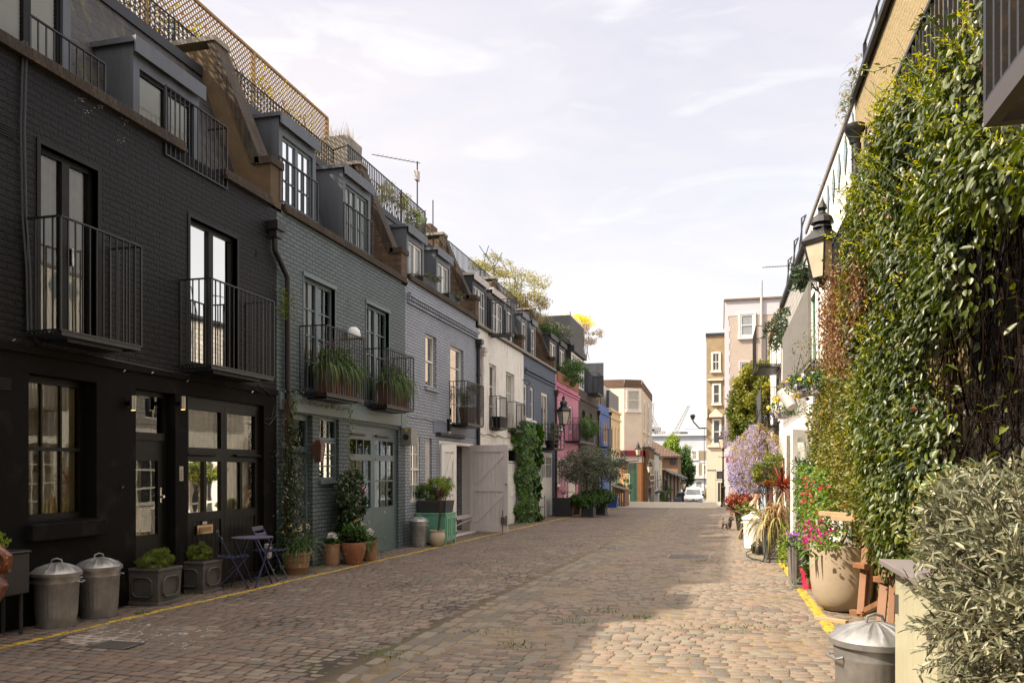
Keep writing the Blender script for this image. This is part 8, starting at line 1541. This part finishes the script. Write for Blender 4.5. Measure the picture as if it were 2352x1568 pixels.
# front planter with purple daisies, pink pot, bougainvillea
g0 = onG(1813, 1349); wp = .62; cx2, cy2 = g0[0]+wp/2+.02, g0[1]+wp/2; sqpot('grey moulded planter of purple daisies behind the big cream pot', cx2, cy2, wp, .66, LEAD2, style='lattice')
DAI = LM('purple_petal', [(.25, .03, .4), (.45, .1, .6), (.5, .3, .62)], trans=.3); pd_ = thing('purple_daisies', 'purple daisy like flowers spilling over the grey moulded planter', 'flowers', (cx2, cy2, .5)); puff(pd_, (cx2-.05, cy2-.2, .55), (.36, .3, .2), 1000, GREEN, .06, .5, k=20, D=(-.3, -.3, -.3)); puff(pd_, (cx2-.1, cy2-.2, .68), (.34, .28, .09), 520, DAI, .035, .5, k=22); puff(pd_, (cx2+.0, cy2-.42, .3), (.2, .15, .25), 500, GREEN, .06, .5, k=10, D=(0, -.3, -.6))
bg_ = thing('bougainvillea', 'bougainvillea with coral pink bracts above and magenta ones below', 'shrub', (1.25, 13, .5)); xb_ = 1.18
for nm, m_, poly, n_ in (('coral_bract', LM('coral_bract_petal', [(.6, .02, .08), (.7, .05, .15), (.75, .15, .2)], trans=.4), [(1838, 1095), (1870, 1100), (1880, 1150), (1868, 1190), (1845, 1180), (1835, 1130)], 42), ('magenta_bract', LM('magenta_bract_petal', [(.5, .005, .2), (.65, .01, .3), (.75, .05, .35)], trans=.4), [(1838, 1200), (1885, 1185), (1898, 1215), (1880, 1240), (1840, 1262)], 80)):
    P = wallpoints(poly, xb_-.1, n_, .1); P = np.repeat(P, 5, 0)+rng.normal(size=(n_*5, 3))*.022; leaves(nm, m_, bg_, P, .038, .032, D=None, jit=1, flat=.2)
P = wallpoints([(1822, 1060), (1880, 1080), (1890, 1180), (1900, 1260), (1825, 1260), (1820, 1180)], xb_-.12, 2400, .16); leaves('foliage', LM('fresh_green_leaf', [(.03, .07, .012), (.1, .18, .025), (.2, .3, .03)], trans=.35), bg_, P, .055, .032, D=(-.3, 0, 0), jit=1)
stems('stem', STEM, bg_, 9, lambda i: [(cx2+rnd.gauss(0, .05), cy2, .3), (1.2, 12.6+rnd.gauss(0, .2), 1.0), (1.15, 12.6+rnd.gauss(0, .3), 1.55)], .008)
ol = thing('oleander', 'dark green oleander growing in front of the open white glazed door', 'shrub', (1.0, 13.6, .3)); P = wallpoints([(1818, 1060), (1850, 1050), (1860, 1090), (1842, 1130), (1848, 1180), (1845, 1245), (1820, 1240), (1826, 1180)], 1.15, 750, .1); leaves('foliage', CAM, ol, P, .09, .03, D=(-.3, 0, .2), jit=.9)
stems('stem', STEM, ol, 5, lambda i: [(1.2, 13.4, .2), (1.15, 13.4+rnd.gauss(0, .1), 1.6)], .008)
P = [(onG(1810, 1330)[0]-.05+rnd.gauss(0, .06), onG(1810, 1330)[1]+.3+rnd.gauss(0, .15), .35+rnd.gauss(0, .16)) for _ in range(260)]; lm_ = leaves('lime_trailer', LIME, None, P, .05, .035, D=(0, 0, -.5), jit=.9); tag(lm_, 'lime green trailing leaves at the street corner of the grey moulded planter', 'plant')
g = onG(1856, 1353); t = thing('plant_pot', 'small bright pink pot tucked between moulded planter and cream pot', 'plant pot', (g[0], g[1]+.1, gz(g[1]))); q = MB(); q.lathe([(0, 0), (.065, 0), (.1, .26), (.11, .27), (.11, .3), (.09, .3), (.085, .24), (0, .24)], (g[0], g[1]+.1, gz(g[1])), 22); build(q, 'pot_body', mat('hot_pink_plastic', (.75, .03, .12), rough=.35), t, smooth=True)
blades('strap_leaf', GB, t, [(g[0]+rnd.gauss(0, .03), g[1]+.1, .1) for _ in range(30)], [(rnd.gauss(-.1, .6), rnd.gauss(-.2, .5), 1) for _ in range(22)], .32, .025, 2.4)
# big cream pot
pcx, pcy = 1.44, 10.62; t = thing('plant_pot', 'very large smooth cream terracotta pot in front of the climber', 'plant pot', (pcx, pcy, gz(pcy))); BIGP = mat('sand_terracotta', (.36, .285, .205), rough=.85, var=.07, nscale=4, bump=.003, bscale=10, streak=False)
q = MB(); Rp = .375; q.lathe([(0, .02), (.17, .0), (.23, .02), (.30, .09), (.345, .2), (.368, .36), (.378, .56), (.378, .80), (.365, .81), (.345, .805), (.335, .7), (.3, .66)], (pcx, pcy, gz(pcy)), 56); build(q, 'pot_body', BIGP, t, smooth=True)
q = MB(); q.lathe([(0, .70), (.34, .70)], (pcx, pcy, gz(pcy)), 24); build(q, 'soil', SOIL, t)
pl = thing('sapling', 'gnarled bare stemmed sapling with strap leaves in the big cream pot', 'plant', (pcx, pcy, .55)); q = MB(); q.tube([(pcx-.03, pcy, .55), (pcx-.02, pcy, .75), (pcx+.05, pcy, .9), (pcx+.06, pcy, 1.1), (pcx+.14, pcy+.02, 1.3)], [.03, .028, .02, .018, .012], 8); q.tube([(pcx+.05, pcy, .92), (pcx-.02, pcy, 1.1), (pcx-.08, pcy, 1.25)], .009, 6); q.tube([(pcx+.06, pcy, 1.05), (pcx+.12, pcy, 1.18), (pcx+.1, pcy, 1.35)], .009, 6); build(q, 'stem', mat('pale_bark', (.25, .19, .13), rough=.9, bump=.004), pl, smooth=True)
blades('strap_leaf', LM('broad_strap_leaf', [(.04, .09, .015), (.1, .17, .03), (.2, .25, .07)], trans=.3), pl, [(pcx-.18+rnd.gauss(0, .1), pcy-.1+rnd.gauss(0, .1), .6) for _ in range(34)], [(rnd.gauss(-.35, .5), rnd.gauss(-.1, .4), .9) for _ in range(34)], .36, .05, 1.1)
# wooden stand pieces
WD = mat('orange_brown_timber', (.25, .11, .045), rough=.6, var=.2, nscale=6, streak=True); WDP = mat('bleached_timber', (.4, .27, .15), rough=.7, var=.12, nscale=6)
t = thing('timber_stand', 'tall slatted timber frame propped between cream pot and cabinet', 'frame', (1.45, 8.3, -.09))
def P3(px, py, X): y, z = onX(px, py, X); return (X, y, z)
q = MB(); Yf = 8.6
def Q(px, py, Y): x, z = onY(px, py, Y); return (x, Y, z)
q.bar(Q(1992, 1190, 8.9), Q(1975, 1412, 8.2), .06, .05); q.bar(Q(2000, 1190, 9.0), Q(1990, 1412, 8.3), .04, .05); build(q, 'post', WD, t, bev=.004); q = MB(); q.bar(Q(2033, 1315, 7.6), Q(2022, 1430, 7.4), .07, .05); q.bar(Q(2050, 1320, 7.5), Q(2045, 1440, 7.3), .05, .05); build(q, 'post', WD, t, bev=.004)
for a_, b_, w1, w2 in ((Q(1882, 1178, 9.2), Q(1974, 1184, 8.9), .05, .05), (Q(1912, 1189, 9.0), Q(1968, 1191, 8.8), .07, .05), (Q(1873, 1417, 9.0), Q(1945, 1428, 8.7), .05, .04)): build(MB().bar(a_, b_, w1, w2), 'crossbar', WDP, t, bev=.004)
q = MB(); q.bar(Q(1963, 1296, 8.5), Q(1990, 1300, 8.4), .07, .05); q.bar(Q(1955, 1404, 8.3), Q(1985, 1408, 8.2), .07, .05); q.bar(Q(2010, 1328, 7.6), Q(2040, 1332, 7.5), .07, .05); q.bar(Q(1990, 1400, 8.1), Q(2020, 1385, 7.6), .05, .05); build(q, 'step_block', WD, t, bev=.004)
# cream cabinet
CAB = mat('sage_cream_paint', (.40, .375, .26), rough=.45, var=.06, nscale=3); g_ = .0
X0, X1, Y0, Y1, ZC = .905, 1.62, 3.86, 4.72, 1.14; t = thing('bin_cabinet', 'cream green tongue and groove bin cabinet in the right foreground', 'cabinet', ((X0+X1)/2, (Y0+Y1)/2, -.05))
q = MB(); q.box(X0+.03, X1, Y0+.02, Y1, -.04, ZC); q.box(X0, X0+.03, Y0, Y0+.09, -.04, ZC); q.box(X0, X0+.03, Y1-.09, Y1, -.04, ZC); q.box(X0, X0+.031, Y0+.09, Y1-.09, -.04, .05); build(q, 'cabinet_body', CAB, t, bev=.004)
for a, b in ((Y0+.095, (Y0+Y1)/2-.003), ((Y0+Y1)/2+.003, Y1-.095)):
    q = MB(); n_ = 4
    for k in range(n_): q.box(X0-.004, X0+.026, a+(b-a)*k/n_+.0025, a+(b-a)*(k+1)/n_-.0025, .06, ZC-.03)
    q.box(X0+.002, X0+.028, a, b, .06, ZC-.03); build(q, 'door', CAB, t, bev=.002)
q = MB(); n_ = 6
for k in range(n_): q.box(X0+.03+(X1-X0-.03)*k/n_+.004, X0+.03+(X1-X0-.03)*(k+1)/n_-.004, Y0-.004, Y0+.018, -.02, ZC-.01)
build(q, 'side_boards', CAB, t, bev=.002); q = MB()
for z in (.12, .95):
    for y in (Y1-.1, Y0+.08): q.box(X0-.014, X0-.004, y-.012, y+.012, z-.05, z+.05); q.tube([(X0-.014, y, z-.05), (X0-.014, y, z+.05)], .008, 8)
build(q, 'hinge', mat('dull_steel', (.2, .19, .18), rough=.4, metal=.8), t); q = MB(); q.poly((X0-.06, Y0-.05, ZC+.002), (X1, Y0-.05, ZC+.04), (X1, Y1+.06, ZC+.04), (X0-.06, Y1+.06, ZC+.002)); q.box(X0-.07, X1, Y0-.05, Y1+.06, ZC+.0, ZC+.03); build(q, 'lid', mat('grey_lead_lid', (.2, .17, .17), rough=.5, var=.1), t, bev=.004)
# olive bush in the near corner and variegated holly behind it
ob = thing('olive_bush', 'silver grey olive bush filling the near right corner of the view', 'shrub', (1.25, 3.0, -.03)); oc = (1.15, 3.2, 1.13); oc2 = (1.06, 3.72, 1.34)
P, O, T = clumps(oc, (.46, .62, .60), 3300, k=48, spread=.24, shell=.7)
leaves('foliage', OLIVE, ob, P, .062, .0135, D=None, jit=.7, out=None, tone=T, flat=.3) if False else None
TW = []; q = MB(); LP = []; LD_ = []
for i in range(560):
    d = unit(rng.normal(size=3)*[1, 1, 1]+[-.35, -.15, .25]); e = np.array(oc)+d*np.array([.48, .72, .64])*rng.uniform(.72, 1.04); s = np.array(oc)+d*np.array([.48, .72, .64])*rng.uniform(.15, .4)
    if i % 3 == 0: sh = np.array(oc2); s = sh+(s-np.array(oc))*.55; e = sh+(e-np.array(oc))*.55
    mid = (s+e)/2+rng.normal(size=3)*.03; q.tube([s, mid, e], [.004, .003, .0015], 4, cap=False); ax = unit(e-mid)
    for k in range(17):
        f_ = k/16; p = mid*(1-f_)+e*f_ if f_ > .0 else mid; a = k*2.4; pr = unit(np.cross(ax, [0, .3, 1])); pr2 = np.cross(ax, pr); o_ = pr*math.cos(a)+pr2*math.sin(a); LP.append(p); LD_.append(unit(ax*.8+o_*.75+[0, 0, .05]))
build(q, 'twig', mat('olive_twig', (.2, .17, .11), rough=.8), ob, auto=False); LP = np.array(LP); LD_ = np.array(LD_)
leaves('foliage', OLIVE, ob, LP, .056, .0125, D=LD_, jit=.22, out=None, flat=.4)
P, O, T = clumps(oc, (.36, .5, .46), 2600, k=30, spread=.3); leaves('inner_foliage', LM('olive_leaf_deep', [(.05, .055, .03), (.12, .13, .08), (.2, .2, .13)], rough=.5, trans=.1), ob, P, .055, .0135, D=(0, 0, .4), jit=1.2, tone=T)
stems('branch', STEM, ob, 12, lambda i: [(1.3, 3.0, .55), (oc[0]+rnd.gauss(0, .12), oc[1]+rnd.gauss(0, .15), .9), (oc[0]+rnd.gauss(-.03, .22), oc[1]+rnd.gauss(0, .25), 1.35)], .008)
q = MB(); q.lathe([(0, 0), (.2, 0), (.26, .5), (.28, .6), (.25, .6), (0, .55)], (1.32, 3.0, -.03), 28); ptt = build(q, 'olive_pot', TERRAP, None, smooth=True); tag(ptt, 'terracotta pot of the silver olive bush in the near corner', 'plant pot')
hl = thing('variegated_holly', 'cream edged variegated holly behind the olive bush on the cabinet top', 'shrub', (1.4, 4.2, 1.15)); hc = (1.30, 4.35, 1.40)
P, O, T = clumps(hc, (.48, .42, .30), 1900, k=34, spread=.3); _st = rng.bit_generator.state; leaves('leaf_margin', LM('cream_leaf_margin', [(.5, .45, .15), (.62, .56, .28)], rough=.35, trans=.25), hl, P, .06, .036, D=(-.3, -.3, .4), jit=.8, out=O, flat=.6)
rng.bit_generator.state = _st; P2 = P+np.array([-.006, -.008, .006]); leaves('leaf_centre', LM('holly_leaf_centre', [(.03, .07, .02), (.08, .13, .04)], rough=.3, trans=.2), hl, P2, .05, .024, D=(-.3, -.3, .4), jit=.8, out=O, flat=.6)
stems('stem', STEM, hl, 8, lambda i: [(1.45, 4.3, 1.1), (1.42+rnd.gauss(0, .15), 4.25+rnd.gauss(0, .15), 1.5)], .005)
P, O, T = clumps((1.5, 6.0, 1.0), (.28, .6, .4), 1300, k=20); leaves('foliage', IVY, climber, P, .07, .035, D=(-.4, -.2, -.2), jit=.8, tone=T*.6)
# roof edge plants at the top of the olive house
y, z = onX(1968, 140, XR); t = thing('roof_plants', 'spiky plants growing out of the olive house gutter', 'plants', (XR, y, z)); blades('spiky_leaf', GRS, t, [(XR-.05+rnd.gauss(0, .03), y+rnd.uniform(-.8, .8), ZT+.1) for _ in range(60)], [(rnd.gauss(-.4, .4), rnd.gauss(0, .4), .7) for _ in range(60)], .22, .012, 1.2); P = [(XR-.1+rnd.gauss(0, .04), y+rnd.uniform(-.8, 1.), ZT+.05+rnd.gauss(0, .08)) for _ in range(140)]; leaves('foliage', LM('dusky_leaf', []), t, P, .05, .035, D=(0, 0, -.6), jit=.7)

# iron covers let into the setts
for px, py, w_, lab in ((1582, 1274, .42, 'rectangular recessed cover with steel edges in the sunlit middle setts'), (268, 1476, .2, 'small dark iron cover in the setts by the yellow line at left'), (1395, 1252, .22, 'small ribbed gully grate beside the centre channel')):
    g = onG(px, py); zc_ = gc(g[1])+SIDE*fade(g[1])*min(1, abs(g[0]-drain_x(g[1]))/4)+.004; t = thing('drain_cover', lab, 'drain cover', (g[0], g[1], zc_)); q = MB(); q.box(g[0]-w_, g[0]+w_, g[1]-w_*.8, g[1]+w_*.8, zc_-.03, zc_); build(q, 'cover_plate', mat('worn_cover_iron', (.07, .06, .055), rough=.6, metal=.2, bump=.006, bscale=30), t)
    q = MB(); [q.box(g[0]+s*w_-.012, g[0]+s*w_+.012, g[1]-w_*.8, g[1]+w_*.8, zc_, zc_+.006) for s in (-1, 1)]; build(q, 'cover_rim', mat('bare_steel', (.3, .29, .27), rough=.4, metal=.8), t)
# ================================================================= person and dog
def skin(name, nodes, edges, m_, parent, sub=2, label=None, root=0):
    me = bpy.data.meshes.new(name); off = origin(parent) if parent else Vector((0, 0, 0)); me.from_pydata([tuple(Vector(n_[:3])-off) for n_ in nodes], edges, []); o = link_mesh(name, me, parent, m_, label)
    md = o.modifiers.new('skin', 'SKIN'); md.use_smooth_shade = True; sv = me.skin_vertices[0].data
    for v, n_ in zip(sv, nodes): v.radius = (n_[3], n_[4] if len(n_) > 4 else n_[3])
    sv[root].use_root = True; s_ = o.modifiers.new('sub', 'SUBSURF'); s_.levels = sub; s_.render_levels = sub; return o
SKN = mat('skin', (.45, .24, .16), rough=.55, var=.05); JKT = mat('beige_jacket', (.5, .38, .26), rough=.8, var=.1, nscale=12, bump=.006, bscale=12); TRS = mat('dark_trousers', (.03, .03, .04), rough=.8); CAPM = mat('dark_cap', (.025, .02, .03), rough=.7)
PY = 24.6; hx, hz_ = onY(1738, 1119, PY); gx = hx-.16; g0z = gz(PY)
p = thing('person', 'person in a beige jacket and dark cap sitting bowed forward among the plants', 'person', (gx, PY, g0z)); Bz = g0z+.42
def hum(*a): return (gx+a[0], PY+a[1], Bz+a[2])+tuple(a[3:])
nd = [hum(-.06, 0, .06, .14, .13), hum(-.04, 0, .26, .13, .12), hum(.02, 0, .44, .15, .12), hum(.08, 0, .55, .07), hum(.13, 0, .62, .055), hum(.17, 0, .70, .085, .095), hum(.18, 0, .79, .09, .1), hum(.17, 0, .85, .05),
      hum(-.02, -.11, .02, .085), hum(.36, -.14, .06, .075), hum(.42, -.14, -.34, .045), hum(.52, -.14, -.39, .035), hum(-.02, .11, .02, .085), hum(.36, .14, .06, .075), hum(.40, .14, -.34, .045), hum(.50, .14, -.39, .035),
      hum(.03, -.19, .47, .06), hum(.08, -.23, .24, .05), hum(.30, -.15, .16, .036), hum(.37, -.13, .15, .03), hum(.03, .19, .47, .06), hum(.10, .23, .24, .05), hum(.32, .12, .18, .036), hum(.38, .09, .17, .03)]
ed = [(0, 1), (1, 2), (2, 3), (3, 4), (4, 5), (5, 6), (6, 7), (0, 8), (8, 9), (9, 10), (10, 11), (0, 12), (12, 13), (13, 14), (14, 15), (2, 16), (16, 17), (17, 18), (18, 19), (2, 20), (20, 21), (21, 22), (22, 23)]
skin('body', nd, ed, SKN, p)
sc_ = lambda i, f: nd[i][:3]+tuple(v*f for v in nd[i][3:])
ix = [0, 1, 2, 3, 16, 17, 18, 20, 21, 22]; mp_ = {k: j for j, k in enumerate(ix)}; skin('jacket', [sc_(k, 1.18) for k in ix], [(mp_[a], mp_[b]) for a, b in ed if a in mp_ and b in mp_], JKT, p)
ix = [0, 8, 9, 10, 12, 13, 14]; mp_ = {k: j for j, k in enumerate(ix)}; skin('trousers', [sc_(k, 1.14) for k in ix], [(mp_[a], mp_[b]) for a, b in ed if a in mp_ and b in mp_], TRS, p)
H0 = Vector(nd[6][:3]); q = MB(); q.lathe([(.115, .0), (.118, .03), (.11, .08), (.075, .13), (0, .145)], (H0.x, H0.y, H0.z+.01), 20); q.box(H0.x+.06, H0.x+.19, H0.y-.07, H0.y+.07, H0.z+.005, H0.z+.02); build(q, 'cap', CAPM, p, smooth=True)
q = MB(); q.tube([(H0.x+.085, H0.y, H0.z-.03), (H0.x+.125, H0.y, H0.z-.065), (H0.x+.09, H0.y, H0.z-.08)], [.012, .016, .01], 6); build(q, 'nose', SKN, p, smooth=True)
q = MB(); [q.lathe([(0, -.008), (.01, 0), (0, .008)], (H0.x+.095, H0.y+s*.035, H0.z-.03), 8) for s in (-1, 1)]; q.box(H0.x+.085, H0.x+.1, H0.y-.025, H0.y+.025, H0.z-.112, H0.z-.105); build(q, 'face_features', TRS, p)
st = thing('wooden_stool', 'low wooden stool under the sitting person', 'stool', (gx-.05, PY, g0z)); q = MB(); q.box(gx-.24, gx+.14, PY-.19, PY+.19, Bz-.12, Bz-.085); build(q, 'seat', WD, st, bev=.01)
for a in (-.21, .11):
    for b in (-.16, .16): q = MB(); q.box(gx+a-.02, gx+a+.02, PY+b-.02, PY+b+.02, g0z, Bz-.12); build(q, 'leg', WD, st)
DY = 27.0; dx, _z = onY(1669, 1210, DY); dz = gz(DY); d_ = thing('dog', 'small curly grey brown dog with dark face trotting on the setts', 'dog', (dx, DY, dz)); FUR = mat('grey_brown_fur', (.2, .16, .13), rough=.95, var=.3, nscale=22, bump=.03, bscale=60); FURD = mat('dark_fur', (.03, .02, .018), rough=.95, bump=.03, bscale=60)
def dg(*a): c, s = math.cos(-.9), math.sin(-.9); return (dx+a[0]*c-a[1]*s, DY+a[0]*s+a[1]*c, dz+a[2])+tuple(a[3:])
nd = [dg(-.13, 0, .24, .055, .06), dg(0, 0, .24, .06, .062), dg(.12, 0, .24, .062, .068), dg(.17, 0, .30, .045), dg(.21, 0, .36, .05, .055), dg(.27, 0, .34, .03), dg(.31, 0, .33, .022), dg(-.18, 0, .28, .02), dg(-.2, 0, .36, .022),
      dg(-.14, -.05, .18, .036), dg(-.10, -.05, .14, .026), dg(-.17, -.05, .08, .018), dg(-.15, -.05, .015, .024), dg(-.12, .05, .18, .036), dg(-.06, .05, .14, .026), dg(-.1, .05, .08, .018), dg(-.06, .05, .015, .024),
      dg(.12, -.05, .17, .03), dg(.13, -.05, .09, .021), dg(.16, -.05, .015, .025), dg(.12, .05, .17, .03), dg(.09, .05, .09, .021), dg(.06, .05, .015, .025)]
ed = [(0, 1), (1, 2), (2, 3), (3, 4), (4, 5), (5, 6), (0, 7), (7, 8), (0, 9), (9, 10), (10, 11), (11, 12), (0, 13), (13, 14), (14, 15), (15, 16), (2, 17), (17, 18), (18, 19), (2, 20), (20, 21), (21, 22)]
nd = [n_[:3]+tuple(v*1.3 for v in n_[3:]) for n_ in nd]; bd = skin('body', nd, ed, FUR, d_, root=1)
P = []; 
for a, b in ed:
    for _ in range(110): f_ = rnd.random(); A0, B0 = np.array(nd[a]), np.array(nd[b]); c = A0[:3]*(1-f_)+B0[:3]*f_; P.append(c+unit(rng.normal(size=3))*(A0[3]*(1-f_)+B0[3]*f_)*.95)
leaves('curly_coat', LM('fur_tuft', [(.08, .06, .05), (.2, .16, .13), (.3, .25, .21)], rough=.9, trans=.05), d_, P, .03, .012, D=(0, 0, -.4), jit=1)
hd = Vector(nd[4][:3]); P = hd+Vector((0, 0, 0)); P = np.array(hd)+unit(rng.normal(size=(260, 3)))*[.055, .055, .065]; leaves('dark_face', LM('dark_fur_tuft', [(.02, .012, .01), (.05, .03, .025)], rough=.9, trans=.05), d_, P, .03, .014, D=(0, 0, -.8), jit=.8)
q = MB()
for s in (-1, 1): e0 = dg(.2, s*.05, .39)[:3]; e1 = dg(.2, s*.075, .31)[:3]; q.tube([e0, e1], [.018, .028], 8)
build(q, 'ear', FURD, d_, smooth=True)
ld = build(MB().tube([dg(.17, 0, .33)[:3], (dx+.35, DY-.4, .05), (gx+.3, PY-.05, Bz+.14)], .005, 5), 'dog_lead', FURD, None); tag(ld, 'thin dark lead running from the dog to the sitting person', 'lead')
